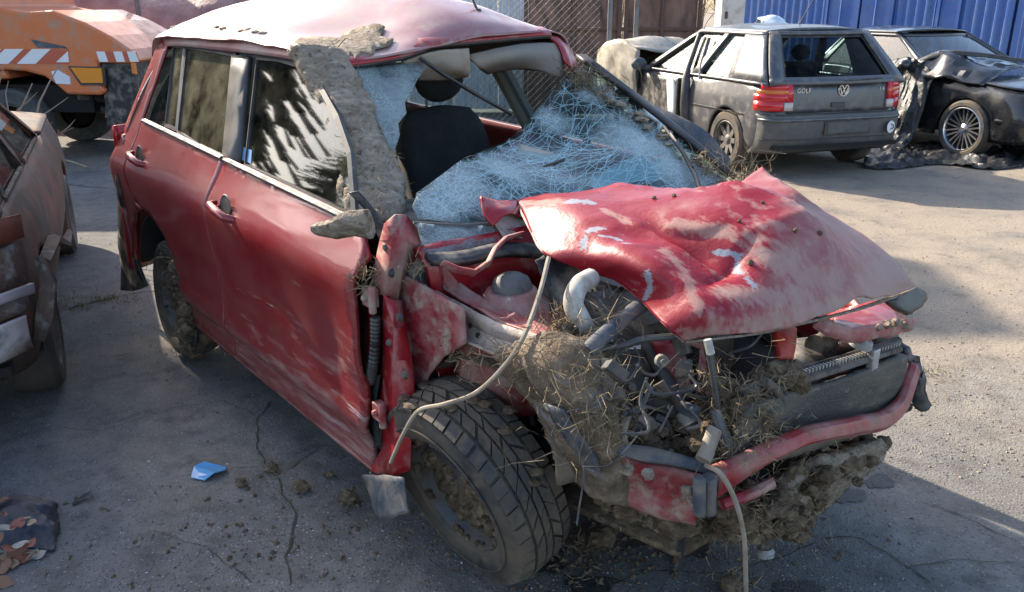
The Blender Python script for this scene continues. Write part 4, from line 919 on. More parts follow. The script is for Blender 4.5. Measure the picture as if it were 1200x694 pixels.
# earth packed on the rail ahead of the wheel
MUD_NET = [[P(585, 412, 'y', -.70), P(625, 402, 'y', -.69), P(655, 398, 'y', -.66), P(690, 400, 'y', -.58)],
           [P(602, 436, 'y', -.70), P(638, 428, 'y', -.71), P(668, 424, 'y', -.69), P(704, 430, 'y', -.60)],
           [P(625, 470, 'y', -.66), P(655, 462, 'y', -.69), P(684, 468, 'y', -.68), P(716, 468, 'y', -.60)],
           [P(650, 512, 'y', -.62), P(672, 505, 'y', -.65), P(698, 512, 'y', -.64), P(722, 515, 'y', -.58)],
           [P(664, 545, 'y', -.58), P(688, 545, 'y', -.60), P(710, 550, 'y', -.58), P(728, 552, 'y', -.54)],
           [P(690, 568, 'y', -.54), P(705, 580, 'y', -.56), P(722, 585, 'y', -.54), P(738, 580, 'y', -.50)]]
b = MB(); b.net(MUD_NET, 8, 8); b.rough(.014, 9); b.rough(.006, 30); b.build('earth_crust', M('straw_mud', (.22, .165, .12), .95, 0, [((.10, .075, .052), .5, 7, .12, None, .95), ((.33, .27, .205), .3, 18, .12, None, .95), ((.26, .27, .30), .22, 5, .05, (1, 1, 2), .6)], bump=(50, 1.0, .02), spec=.15), car, solid=.02)
b = MB(); b.net([[P(640, 472, 'y', -.71), P(662, 480, 'y', -.72)], [P(655, 500, 'y', -.69), P(680, 505, 'y', -.69)], [P(676, 528, 'y', -.66), P(700, 535, 'y', -.64)], [P(690, 545, 'y', -.63), P(706, 552, 'y', -.62)]], 4, 4); b.rough(.005, 14); b.build('bent_rail_flange', mt['bluegrey'], car, solid=.008)
# belly: earth and torn plastic hanging under the nose
mm = MB(); R5 = random.Random(17)
def run(pts, n, r, jit, z=1.0):
    pts = [V(p) for p in pts]
    for i in range(n):
        t = R5.random() * (len(pts) - 1); k = int(t); q = pts[k].lerp(pts[k + 1], t - k)
        rr = r * R5.uniform(.5, 1.3); mm.blob(q + V((R5.gauss(0, jit), R5.gauss(0, jit), R5.gauss(0, jit) * z)), (rr * R5.uniform(.8, 1.5), rr * R5.uniform(.8, 1.5), rr * R5.uniform(.6, 1.1)), .5, 2.2, 3, R5.random() * 99)
run([P(700, 575, 'y', -.52), P(740, 596, 'y', -.48), P(780, 612, 'y', -.44), P(815, 612, 'y', -.40)], 44, .022, .016)
run([P(845, 604, 'x', 2.92), P(880, 600, 'x', 2.95), P(930, 570, 'x', 2.96), P(975, 545, 'x', 2.96), P(1015, 528, 'x', 2.96)], 90, .026, .022)
run([P(860, 612, 'x', 2.9), P(885, 618, 'x', 2.9), P(920, 600, 'x', 2.9), P(960, 572, 'x', 2.92)], 60, .024, .024)
run([P(1000, 540, 'x', 2.92), P(1022, 528, 'x', 2.93)], 8, .02, .02)
mm.build('earth_clod', mt['wet_mud'], car, angle=75); tag(car.children[-1], kind='stuff')
b = MB(); b.net([[P(835, 595, 'x', 2.90), P(900, 570, 'x', 2.94), P(960, 538, 'x', 2.96), P(1030, 510, 'x', 2.97)], [P(850, 615, 'x', 2.88), P(910, 596, 'x', 2.9), P(965, 562, 'x', 2.93), P(1024, 530, 'x', 2.94)], [P(870, 628, 'x', 2.84), P(915, 616, 'x', 2.85), P(965, 582, 'x', 2.88), P(1010, 548, 'x', 2.9)]], 7, 7); b.rough(.016, 8); b.rough(.006, 28); b.build('under_tray', mt['mud'], car, solid=.03)
b = MB(); b.net([[(2.1, -.5, .20), (2.1, .6, .22)], [(2.84, -.4, .24), (2.86, .45, .30)]], 4, 4); b.rough(.01, 6); b.build('under_tray', mt['wet_mud'], car, solid=.02)
# earth and hay among the engine parts
mm = MB()
run([P(655, 372, 'x', 2.55), P(690, 400, 'x', 2.62), P(700, 430, 'x', 2.66), P(710, 465, 'x', 2.7)], 24, .022, .016)
run([P(830, 440, 'x', 2.86), P(852, 470, 'x', 2.9), P(872, 490, 'x', 2.93), P(890, 470, 'x', 2.93), P(908, 446, 'x', 2.93)], 40, .018, .014)
run([P(905, 430, 'x', 2.93), P(925, 440, 'x', 2.94), P(932, 455, 'x', 2.95)], 10, .024, .012)
run([P(830, 520, 'x', 2.9), P(865, 525, 'x', 2.93), P(900, 515, 'x', 2.95), P(860, 500, 'x', 2.92)], 26, .024, .016)
run([P(740, 535, 'x', 2.78), P(790, 500, 'x', 2.78), P(815, 540, 'x', 2.88)], 20, .020, .02)
run([P(700, 440, 'x', 2.68), P(715, 500, 'x', 2.72), P(735, 470, 'x', 2.7)], 14, .02, .016)
mm.build('earth_clod', mt['wet_mud'], car, angle=75); tag(car.children[-1], kind='stuff')
mm = MB()
for (u, v, s, x) in [(1040, 380, .012, 2.96), (1050, 378, .014, 2.96), (1030, 384, .01, 2.965), (1060, 382, .012, 2.95), (806, 575, .014, 2.96), (735, 550, .016, 2.82), (760, 556, .014, 2.86)]:
    mm.blob(P(u, v, 'x', x), s, .5, 2.3, 2, u)
split_build(mm, 'mud_lump', mt['mud'], car)
h = MB(); R6 = random.Random(77)
for (u, v, ax, val, sp, n, L) in [(655, 380, 'x', 2.56, .03, 160, .10), (640, 420, 'y', -.72, .05, 140, .09), (600, 415, 'y', -.72, .03, 90, .08), (560, 425, 'y', -.70, .03, 90, .08), (680, 440, 'y', -.70, .04, 170, .10), (690, 480, 'y', -.68, .04, 190, .11), (715, 500, 'y', -.64, .035, 120, .10),
                                  (735, 480, 'x', 2.74, .03, 50, .08), (830, 440, 'x', 2.88, .04, 100, .10), (858, 480, 'x', 2.92, .035, 230, .10), (882, 465, 'x', 2.95, .03, 130, .09), (915, 440, 'x', 2.95, .02, 60, .07), (850, 530, 'x', 2.96, .03, 130, .08), (900, 515, 'x', 2.98, .03, 150, .08), (700, 400, 'x', 2.66, .03, 110, .09),
                                  (720, 375, 'x', 2.66, .025, 70, .09), (490, 315, 'y', -.73, .015, 30, .08), (430, 320, 'y', -.82, .015, 70, .07), (428, 340, 'y', -.82, .012, 30, .07), (535, 400, 'y', -.7, .03, 50, .07), (800, 585, 'y', -.47, .04, 70, .05), (880, 600, 'x', 2.97, .05, 420, .06), (950, 560, 'x', 2.97, .05, 300, .05), (860, 625, 'x', 2.9, .03, 120, .06), (760, 560, 'y', -.5, .03, 60, .06), (890, 520, 'x', 3.03, .04, 120, .04), (540, 490, 'y', -.72, .02, 60, .05)]:
    hay(h, P(u, v, ax, val), (sp, sp, sp), int(n * 1.0), L * .72, R6, .15, wd=.0009)
h.build('hay', mt['hay'], car, smooth=False); tag(car.children[-1], kind='stuff')
# long stalk of cable hanging over the wing onto the tyre, and loose wires
tube('hanging_cable', mt['hose_tan'], [P(643, 302, 'x', 2.45), P(632, 345, 'x', 2.52), P(612, 398, 'y', -.73), P(585, 436, 'y', -.76), P(555, 462, 'y', -.78), P(520, 474, 'y', -.82), P(490, 482, 'y', -.83), P(472, 510, 'y', -.85), P(458, 542, 'y', -.85)], [.006] * 49, 7)
tube('hanging_cable', mt['hose_tan'], [P(828, 546, 'x', 2.98), P(845, 556, 'x', 3.04), P(862, 588, 'x', 3.05), P(872, 630, 'x', 3.04), P(874, 680, 'x', 3.02), P(875, 720, 'x', 3.0)], [.006] * 31, 7)
tube('hanging_cable', mt['bluegrey'], [P(676, 520, 'y', -.68), P(684, 555, 'y', -.66), P(678, 600, 'y', -.66), P(676, 615, 'y', -.66)], .0025, 5)
tube('black_stub', mt['plastic'], [P(902, 600, 'x', 2.9), P(900, 622, 'x', 2.9), P(897, 644, 'x', 2.9)], .02, 8)
lath('stub_end', mt['alu'], [(0, .014), (.022, .014), (.026, 0), (.02, -.01)], P(897, 647, 'x', 2.905), (.3, -.1, -1), 14)
tube('hanging_strip', mt['plastic'], [P(1016, 528, 'x', 2.95), P(1018, 540, 'x', 2.95), P(1017, 552, 'x', 2.95)], .009, 6)
tube('hanging_strip', mt['plastic'], [P(800, 612, 'x', 2.85), P(798, 640, 'x', 2.84), P(796, 668, 'x', 2.84)], .009, 6, .3)
# torn arch liner dragging on the ground behind the wheel
b = MB(); b.net([[P(425, 556, 'y', -.80), P(450, 556, 'y', -.82), P(474, 560, 'y', -.82)], [P(436, 582, 'y', -.82), P(456, 584, 'y', -.83), P(476, 580, 'y', -.82)], [P(444, 608, 'y', -.83), P(460, 608, 'y', -.84), P(478, 600, 'y', -.83)]], 4, 4); b.rough(.006, 12); b.build('torn_arch_liner', mt['bluegrey'], car, solid=.006)

# ---------------------------------------------------------------- wheels
def wheel(c, axis, R=.292, wd=.178, roll=0.0, caked=True):
    a = V(axis).normalized(); e1 = (V((0, 0, 1)) - a * a.z).normalized(); e2 = a.cross(e1); c = V(c)
    hw = wd / 2
    prof = [(.185, -hw * .75), (.20, -hw * .95), (.235, -hw * 1.06), (.265, -hw * 1.0), (R - .022, -hw * .90), (R - .012, -hw * .6), (R - .011, 0), (R - .012, hw * .6), (R - .022, hw * .90), (.265, hw * 1.0), (.235, hw * 1.06), (.20, hw * .95), (.185, hw * .75)]
    m = MB(); m.lathe(prof, c, a, 72)
    def q(r, t, h): return c + (e1 * math.cos(t) + e2 * math.sin(t)) * r + a * h
    Rt = random.Random(9)
    for h0, h1, sh, r_, n, skk in ((-.93, -.56, .0, R - .003, 40, .18), (-.46, -.17, .5, R, 33, .55), (-.10, .10, .2, R, 27, -.4), (.17, .46, .7, R, 33, -.55), (.56, .93, .3, R - .003, 40, -.18)):
        d = 2 * math.pi / n
        for k in range(n):
            t0 = (k + sh + Rt.uniform(-.06, .06)) * d + roll; t1 = t0 + d * Rt.uniform(.80, .93); sk = skk * d
            vs = []
            for r1 in (r_ - .016, r_ + .001):
                for (t, h) in ((t0, h0), (t1, h0), (t1 + sk, h1), (t0 + sk, h1)): 
                    rr = r1 - (.012 if abs(h) > .85 else 0); vs.append(q(rr, t, h * hw))
            m.add(vs, [(4, 5, 6, 7), (0, 1, 5, 4), (1, 2, 6, 5), (2, 3, 7, 6), (3, 0, 4, 7)])
    for sgn in (1, -1):
        m.lathe([(.238, sgn * hw * 1.07), (.242, sgn * hw * 1.10), (.246, sgn * hw * 1.07)], c, a, 72)
    ty = m.build('tyre', mt['rubber'], car, angle=35)
    m = MB(); m.lathe([(.188, hw * .72), (.193, hw * .80), (.185, hw * .84), (.178, hw * .70), (.170, hw * .30), (.16, hw * .1), (.155, -hw * .5), (.185, -hw * .75)], c, a, 48)
    m.lathe([(0, hw * .42), (.03, hw * .42), (.036, hw * .34), (.055, hw * .30), (.062, hw * .22)], c, a, 32)
    for k in range(7):
        t = k * 2 * math.pi / 7 + roll
        vs = []
        for (r, dt, h) in ((.05, -.22, .30), (.05, .22, .30), (.168, .17, .36), (.168, -.17, .36)):
            vs.append(q(r, t + dt, h * hw))
        vs += [v - a * .02 for v in vs]
        m.add(vs, [(0, 1, 2, 3), (0, 1, 5, 4), (1, 2, 6, 5), (2, 3, 7, 6), (3, 0, 4, 7)])
    rim = m.build('rim', mt['rim'], ty, angle=35)
    m = MB(); m.lathe([(0, -hw * .2), (.17, -hw * .2)], c, a, 24); m.build('brake_disc', mt['dark'], ty)
    if caked:
        m = MB(); Rr = random.Random(int(c.x * 100))
        for i in range(110):
            r = .172 * math.sqrt(Rr.random()); t = Rr.uniform(1.2, 5.9); s = Rr.uniform(.010, .030)
            m.blob(q(r, t, hw * .28), s, .45, 2.2, 2, i)
        for i in range(26):
            t = Rr.uniform(0, 6.28); m.blob(q(.180, t, hw * .76), (.014, .014, .010), .5, 2.2, 1, i)
        m.build('wheel_mud', mt['wet_mud'], ty); tag(ty.children[-1], kind='stuff')
    return ty, q
nw = (CI3 @ V((-.69, -.60, -.27))).normalized()
fc_ = CI @ (V((0, 0, CAM_H)) + ray_w(525, 585)[1] * 2.38)
fw, qf = wheel(fc_ - nw * .098, nw, .312, .196)
fwc = fc_ - nw * .098
mm = MB(); 
for i in range(14):
    t = R5.uniform(-1.2, 1.2); mm.blob(qf(.313, t, R5.uniform(-.09, .09)), (.020, .020, .007), .5, 2.5, 2, i)
split_build(mm, 'tread_mud', mt['wet_mud'], fw)
rw, qr = wheel((-.06, -.70, .24), (-.02, -1, .03))
mm = MB(); h = MB()
for i in range(60):
    t = R5.uniform(.3, 2.9); mm.blob(qr(R5.uniform(.20, .30), -t, R5.uniform(-.02, .10)), R5.uniform(.02, .038), .5, 2.3, 2, i)
for i in range(26):
    t = R5.uniform(.2, 2.9); hay(h, qr(.27, -t, .09), (.02, .02, .02), 10, .07, R5, .3, wd=.0015)
mm.build('tread_mud', mt['wet_mud'], rw); tag(rw.children[-1], kind='stuff')
h.build('hay', mt['hay'], rw, smooth=False); tag(rw.children[-1], kind='stuff')
lw_, _ = wheel((-.06, .70, .24), (0, 1, 0), caked=False)
lw2, _ = wheel((2.32, .68, .24), (.1, 1, 0), caked=False)
b = MB(); b.net([[(-.46, -.80, .34), (-.36, -.80, .54), (-.12, -.80, .65), (.14, -.80, .54), (.26, -.80, .30)], [(-.46, -.5, .34), (-.36, -.5, .54), (-.12, -.5, .64), (.14, -.5, .54), (.26, -.5, .30)]], 4, 3); b.build('wheel_arch', mt['dark'], car, solid=.01)
# ================================================================== generic coachwork for the other cars
def shell(root, S, paint, glass, trim):
    """closed body from rounded plan rings; returns the parts by name. x forward from the rear axle."""
    W = S['W']; zb, zt = S['z0'], S['belt']
    def ring_pts():
        out = []; rx, ry = .16, .34; n = 7
        xs = np.linspace(-1 + rx, 1 - rx, 61)
        side = list(xs)
        pts = [(x, -1.0) for x in side]
        for k in range(1, n): a = -math.pi / 2 + k / n * math.pi / 2; pts.append((1 - rx + rx * math.cos(a), -1 + ry + ry * math.sin(a)))
        pts += [(1.0, y) for y in np.linspace(-1 + ry, 1 - ry, 9)]
        for k in range(1, n): a = k / n * math.pi / 2; pts.append((1 - rx + rx * math.cos(a), 1 - ry + ry * math.sin(a)))
        pts += [(x, 1.0) for x in side[::-1]]
        for k in range(1, n): a = math.pi / 2 + k / n * math.pi / 2; pts.append((-1 + rx + rx * math.cos(a), 1 - ry + ry * math.sin(a)))
        pts += [(-1.0, y) for y in np.linspace(1 - ry, -1 + ry, 9)]
        for k in range(1, n): a = math.pi + k / n * math.pi / 2; pts.append((-1 + rx + rx * math.cos(a), -1 + ry + ry * math.sin(a)))
        return pts
    ring = ring_pts(); N = len(ring); NL = 11
    xr, xf, prof, beltf = S['xr'], S['xf'], S['prof'], S['beltf']
    xm = S.get('xm', 1.2)
    m = MB(); vs = []
    for i, (p, q) in enumerate(ring):
        xa = xm + p * (xf(.6) - xm) if p > 0 else xm - p * (xr(.6) - xm)
        lo = zb
        if abs(q) > .9:
            for xc, r in S['arches']:
                if abs(xa - xc) < r: lo = max(lo, .30 + math.sqrt(r * r - (xa - xc) ** 2))
        top = beltf(xa)
        for k in range(NL):
            z = lo + (top - lo) * k / (NL - 1)
            x = xm + p * (xf(z) - xm) if p > 0 else xm - p * (xr(z) - xm)
            y = q * W * prof((z - zb) / (top - zb)) * (1 - .05 * max(0, abs(p) - .3) ** 2)
            vs.append(V((x, y, z)))
    fs = [(i * NL + k, ((i + 1) % N) * NL + k, ((i + 1) % N) * NL + k + 1, i * NL + k + 1) for i in range(N) for k in range(NL - 1)]
    body = MB().add(vs, fs).build('body', paint, root, angle=45, solid=.02)
    # bonnet: belt ring ahead of the screen, crowned
    A0 = S['A'][0]
    def top_sheet(x0, x1, name, crown, n=10):
        rows = []
        for x in np.linspace(x0, x1, n):
            f = 1.0
            hw = W * prof(1.0)
            e = (x - xm) / ((xf(beltf(x)) if x > xm else 2 * xm - xr(beltf(x))) - xm) if x > xm else (xm - x) / (xm - xr(beltf(x)))
            hw *= (1 - .05 * max(0, e - .3) ** 2)
            if e > .84: hw *= 1 - .34 * (1 - math.sqrt(max(0, 1 - ((e - .84) / .16) ** 2)))
            rows.append([V((x, y * hw, beltf(x) + crown * (1 - y * y))) for y in (-1, -.8, -.4, 0, .4, .8, 1)])
        return MB().net(rows, 3, 2).build(name, paint, root, angle=40, solid=.015)
    parts = {'body': body}
    parts['bonnet'] = top_sheet(A0, xf(beltf(99)) - .005, 'bonnet', S.get('crown', .05))
    if S.get('boot'): parts['boot'] = top_sheet(xr(beltf(-99)) + .005, S['C'][0] + .02, 'boot_lid', .04)
    # greenhouse
    z0, z1 = zt - .01, S['roof'] - .055
    (xA0, xA1), (xC0, xC1) = S['A'], S['C']
    wb, wr = W * prof(1.0) - .01, S['wr']
    def gx(k): return z0 + (z1 - z0) * k
    def gp(kind, f, k, out=0):
        """point on the greenhouse: kind side/front/rear, position f, height k 0..1"""
        z = gx(k); a = xA0 + (xA1 - xA0) * k; c = xC0 + (xC1 - xC0) * k; hw = wb + (wr - wb) * k ** 1.15
        if kind == 'R': return V((c + (a - c) * f, -hw - out, z))
        if kind == 'L': return V((c + (a - c) * f, hw + out, z))
        if kind == 'F': return V((a + .10 * (1 - f * f) + out, f * hw, z + out * .6))
        return V((c - .07 * (1 - f * f) - out, f * hw, z + out * .3))
    def quad(kind, f0, f1, k0, k1, n=6, m=5, out=0, kt=None):
        return [[gp(kind, f0 + (f1 - f0) * j / n, k0 + (k1 - k0) * i / m, out) for j in range(n + 1)] for i in range(m + 1)]
    parts['gp'] = gp; parts['quad'] = quad
    fr = MB()
    for kind in 'LR':
        cuts = [0] + [c for wdw in S['win'] for c in wdw] + [1]
        for i in range(0, len(cuts), 2): fr.net(quad(kind, cuts[i], cuts[i + 1], 0, 1), 1, 1)
        fr.net(quad(kind, 0, 1, .93, 1, 12, 2), 1, 1); fr.net(quad(kind, 0, 1, 0, .05, 12, 2), 1, 1)
    for kind in 'FB':
        e = S['fe'] if kind == 'F' else S['be']
        fr.net(quad(kind, -1, -e, 0, 1, 2), 1, 1); fr.net(quad(kind, e, 1, 0, 1, 2), 1, 1)
        fr.net(quad(kind, -1, 1, .94, 1, 10, 2), 1, 1); fr.net(quad(kind, -1, 1, 0, .05 if kind == 'F' else S.get('bk0', .05), 10, 2), 1, 1)
    parts['frame'] = fr.build('window_pillars', paint, root, angle=35, solid=.03)
    for kind in 'LR':
        for (f0, f1) in S['win']:
            MB().net(quad(kind, f0, f1, .05, .93, 4, 4, -.012), 1, 1).build('side_window', glass, root)
            t = MB()
            q_ = [gp(kind, f0, .05, .003), gp(kind, f1, .05, .003), gp(kind, f1, .93, .003), gp(kind, f0, .93, .003), gp(kind, f0, .05, .003)]
            t.tube(q_, .012, 4); t.build('window_seal', trim, root)
    parts['windscreen'] = MB().net(quad('F', -S['fe'], S['fe'], .05, .94, 8, 4, -.012), 1, 1).build('windscreen', glass, root)
    parts['rear_window'] = MB().net(quad('B', -S['be'], S['be'], S.get('bk0', .05), .94, 8, 4, -.012), 1, 1).build('rear_window', glass, root)
    rows = []
    for f in np.linspace(0, 1, 7):
        x = xC1 + (xA1 - xC1) * f; edge = 0.035 if 0 < f < 1 else 0
        rows.append([V((x + (.10 if f == 1 else -.07 if f == 0 else 0) * (1 - y * y), y * wr, z1 + .055 * (1 - abs(y) ** 2.5) * (1 if 0 < f < 1 else .45))) for y in (-1, -.85, -.5, 0, .5, .85, 1)])
    parts['roof'] = MB().net(rows, 4, 4).build('roof', paint, root, angle=35, solid=.02)
    # dark floor, arch liners
    MB().box((xm, 0, zb + .06), (xf(.6) - xr(.6) - .25, W * 1.7, .04)).build('underbody', mt['dark'], root)
    al = MB()
    for xc, r in S['arches']:
        for s in (-1, 1):
            al.net([[(xc + r * math.cos(t), s * y, .30 + r * math.sin(t)) for t in np.linspace(0, math.pi, 9)] for y in (W * .96, W * .62)], 1, 1)
            al.net([[(xc - r, s * W * .62, .3), (xc + r, s * W * .62, .3)], [(xc - r, s * W * .62, .3 + r), (xc + r, s * W * .62, .3 + r)]], 1, 1)
    al.build('arch_liner', mt['dark'], root, solid=.005)
    # plain dark cabin
    cb = MB()
    for y in (-.36, .36):
        cb.net([[(xm - .45, y - .23, .5), (xm - .45, y + .23, .5)], [(xm - .62, y - .23, .9), (xm - .62, y + .23, .9)], [(xm - .68, y - .18, 1.08), (xm - .68, y + .18, 1.08)]], 4, 4)
        cb.blob((xm - .70, y, 1.17), (.05, .13, .09), .05, 1, 2, 1)
    cb.net([[(xC0 + .35, y, .55) for y in (-.6, .6)], [(xC0 + .22, y, .96) for y in (-.58, .58)]], 4, 4)
    cb.build('seats', mt['seat'], root, solid=.09)
    MB().net([[(xA0 - .35, y, z0 - .06) for y in (-.68, 0, .68)], [(xA0 + .05, y, z0 - .03) for y in (-.68, 0, .68)]], 3, 3).build('dashboard', mt['plastic'], root, solid=.05)
    return parts
def road_wheel(root, c, side, R, wd, spokes, rimmat, rimR, tyre_mat=None, tread=False):
    c = V(c); hw = wd / 2; a = V((0, side, 0))
    e1, e2 = V((1, 0, 0)), V((0, 0, 1))
    q = lambda r, t, h: c + (e1 * math.cos(t) + e2 * math.sin(t)) * r + a * h
    m = MB(); m.lathe([(rimR, -hw), (rimR + .02, -hw * 1.03), (R - .03, -hw * 1.02), (R - .006, -hw * .78), (R, -hw * .3), (R, hw * .3), (R - .006, hw * .78), (R - .03, hw * 1.02), (rimR + .02, hw * 1.03), (rimR, hw * .9)], c, a, 56)
    ty = m.build('tyre', tyre_mat or mt['rubber'], root, angle=30)
    m = MB(); m.lathe([(rimR + .004, hw * .92), (rimR - .004, hw * .98), (rimR - .014, hw * .85), (rimR - .02, hw * .3), (rimR - .03, -hw * .8)], c, a, 48)
    m.lathe([(0, hw * .72), (.025, hw * .72), (.035, hw * .66), (.06, hw * .55), (.065, hw * .3)], c, a, 24)
    n, w0, w1, double = spokes
    for k in range(n):
        for dt in ((-.11, .11) if double else (0,)):
            t = k * 2 * math.pi / n + dt * .5
            t2 = k * 2 * math.pi / n + dt * 1.6
            p0, p1 = q(.045, t, hw * .55), q(rimR - .012, t2, hw * .72)
            d = (p1 - p0).normalized(); s = a.cross(d)
            vs = [p0 + s * w0, p0 - s * w0, p1 - s * w1, p1 + s * w1]; vs += [v - a * .03 for v in vs]
            m.add(vs, [(0, 1, 2, 3), (0, 1, 5, 4), (1, 2, 6, 5), (2, 3, 7, 6), (3, 0, 4, 7)])
    m.build('rim', rimmat, ty, angle=30)
    m = MB(); m.lathe([(0, -hw * .1), (rimR - .02, -hw * .1)], c, a, 24); m.build('brake_disc', mt['dark'], ty)
    return ty
def text_part(name, s, size, mat, M4, parent, depth=.003):
    cu = bpy.data.curves.new(name, 'FONT'); cu.body = s; cu.size = size; cu.extrude = depth; cu.align_x = 'CENTER'; cu.align_y = 'CENTER'; cu.space_character = 1.1
    tmp = bpy.data.objects.new(name, cu)
    COL.objects.link(tmp); bpy.context.view_layer.update()
    me = bpy.data.meshes.new_from_object(tmp.evaluated_get(bpy.context.evaluated_depsgraph_get()))
    COL.objects.unlink(tmp); bpy.data.objects.remove(tmp)
    me.transform(M4); me.materials.clear(); me.materials.append(mat)
    o = bpy.data.objects.new(name, me); COL.objects.link(o); o.parent = parent
    return o
def frame4(o, x, y):          # letter plane: origin, reading direction, up direction
    x = V(x).normalized(); y = V(y).normalized(); z = x.cross(y)
    return Matrix(((x.x, y.x, z.x, o[0]), (x.y, y.y, z.y, o[1]), (x.z, y.z, z.z, o[2]), (0, 0, 0, 1)))

# ------------------------------------------------------------------ dark hatchback seen from behind
gp_ = M('grey_blue_paint', (.082, .089, .106), .34, .6, [((.105, .10, .095), .36, 3.0, .3, None, .5), ((.22, .20, .17), .2, 10, .15, None, .8)], coat=.4, bump=(60, .04))
gb_ = M('dusty_bumper_plastic', (.058, .062, .070), .45, .0, [((.12, .112, .10), .42, 3, .3, (1, 1, 2), .8), ((.16, .148, .128), .2, 12, .15, None, .9)], bump=(60, .06))
gol = thing('hatchback', (3.09, 9.28, 0), 'dusty dark grey hatchback with red tail lights, seen from behind beyond the red wreck', 'car', 1.89)
GS = dict(W=.867, z0=.26, belt=.93, beltf=lambda x: .93 if x < 2.0 else .93 - .10 * ((x - 2.0) / 1.4), arches=[(0, .36), (2.51, .36)], roof=1.465, wr=.60,
          xr=lambda z: float(np.interp(z, [.24, .32, .45, .60, .63, .645, .8, .95], [-.60, -.70, -.735, -.74, -.735, -.695, -.69, -.67])), xf=lambda z: float(np.interp(z, [.26, .5, .7, .85], [3.25, 3.40, 3.38, 3.30])),
          prof=lambda t: float(np.interp(t, [0, .2, .45, .75, 1], [.95, .985, 1.0, .985, .945])), A=(2.02, 1.02), C=(-.64, -.24), win=[(.27, .50), (.56, .95)], fe=.90, be=.81, bk0=.13)
gpt = shell(gol, GS, gp_, mt['cglass'], mt['trim'])
rx = lambda y, z, o=0: V((GS['xr'](z) - o, y, z))
gpt['rear_window'].data.materials[0] = glass_mat('tinted_rear_glass', (.30, .38, .39), .05, base_refl=.0)
# bumper skin with strip lines, plate recess, tail lamps, hatch seams
def rear_net(y0, y1, z0, z1, o, ny=8, nz=4): return [[rx(y0 + (y1 - y0) * j / ny, z0 + (z1 - z0) * i / nz, o) for j in range(ny + 1)] for i in range(nz + 1)]
def plan(y, z):       # follows the rounded corner of the tail
    a = abs(y) / .867; t = max(0, (a - .66) / .34); x = GS['xr'](z); off = .32 * (1 - math.sqrt(max(0, 1 - t * t)))
    return V((x + off * .9, y, z))
def skin(y0, y1, zs_, o, ny=20):
    rows = []
    for z in zs_:
        row = []
        for j in range(ny + 1):
            y = y1 - (y1 - y0) * j / ny; p = plan(y, z); n = V((-1, .9 * math.copysign(max(0, abs(y) / .867 - .62) * 1.8, y), 0)).normalized(); row.append(p + n * o)
        rows.append(row)
    return rows
bpr = MB().net(skin(-.85, .85, [.245, .28, .34, .42, .50, .56, .60, .635, .648], .016), 1, 1).build('rear_bumper', gb_, gol, angle=30, solid=.02)
MB().net(skin(-.84, .84, [.395, .40, .405], .021), 1, 1).build('bumper_strip', mt['trim'], bpr, solid=.01)
MB().net(skin(-.85, .85, [.580, .592, .606], .026), 1, 1).build('bumper_strip', gp_, bpr, solid=.012)
MB().box(rx(-.08, .505, .024), (.02, .56, .135)).build('plate_recess', mt['trim'], bpr, bevel=.006)
MB().box(rx(-.08, .505, .036), (.006, .50, .105)).build('plate_holder', M('dull_plate_holder', (.05, .052, .06), .5, 0, [((.13, .12, .11), .4, 9, .2, None, .8)]), bpr, bevel=.004)
bt = MB(); bt.lathe([(0, .004), (.060, .004), (.062, 0)], rx(-.60, .49, .05), (-1, -.25, 0), 28); ov = bt.build('sticker', mt['paper'], gol)
text_part('sticker_letter', 'D', .085, mt['trim'], frame4(rx(-.60, .49, .058), (-.25, -1, 0), (0, 0, 1)), gol)
hatch = MB().net(skin(-.62, .62, [.655, .70, .78, .86, .935], .006, 14), 1, 1).build('tailgate', gp_, gol, angle=30, solid=.02)
red_l = M('tail_red_lens', (.55, .012, .02), .12, coat=.5); am_l = M('tail_amber_lens', (.65, .16, .03), .15, coat=.5); wh_l = M('tail_clear_lens', (.5, .42, .40), .2, coat=.5)
for s in (1, -1):
    yo = .86; lamp = None
    for (z0, z1, mm_, ya, yb) in ((.68, .775, red_l, .66, yo), (.775, .845, red_l, .63, yo), (.845, .885, am_l, .62, yo - .01), (.885, .935, red_l, .62, yo - .03), (.685, .765, wh_l, .565, .655)):
        nt_ = MB().net(skin(s * ya if s > 0 else -yb, s * yb if s > 0 else -ya, [z0, (z0 + z1) / 2, z1], .026 if mm_ is not wh_l else .027, 8), 1, 1).build('tail_light' if lamp is None else 'lens', mm_, gol if lamp is None else lamp, angle=30, solid=.03)
        if lamp is None: lamp = nt_
    MB().net(skin(s * .57 if s > 0 else -.63, s * .63 if s > 0 else -.57, [.765, .85, .935], .025, 3), 1, 1).build('lens', red_l, lamp, solid=.03)
# seams round the hatch, latch, wiper, emblem and letters
sm = MB(); sm.tube([plan(.70, .93) + V((-.01, 0, 0)), gpt['gp']('B', .93, .0, .012), gpt['gp']('B', .93, .5, .012), gpt['gp']('B', .92, 1, .012)], .006, 4); sm.tube([gpt['gp']('B', -.93, .0, .012), gpt['gp']('B', -.93, .5, .012), gpt['gp']('B', -.92, 1, .012)], .006, 4); sm.tube([rx(-.6, .652, .01), rx(.6, .652, .01)], .006, 4); sm.build('tailgate_seam', mt['trim'], gol)
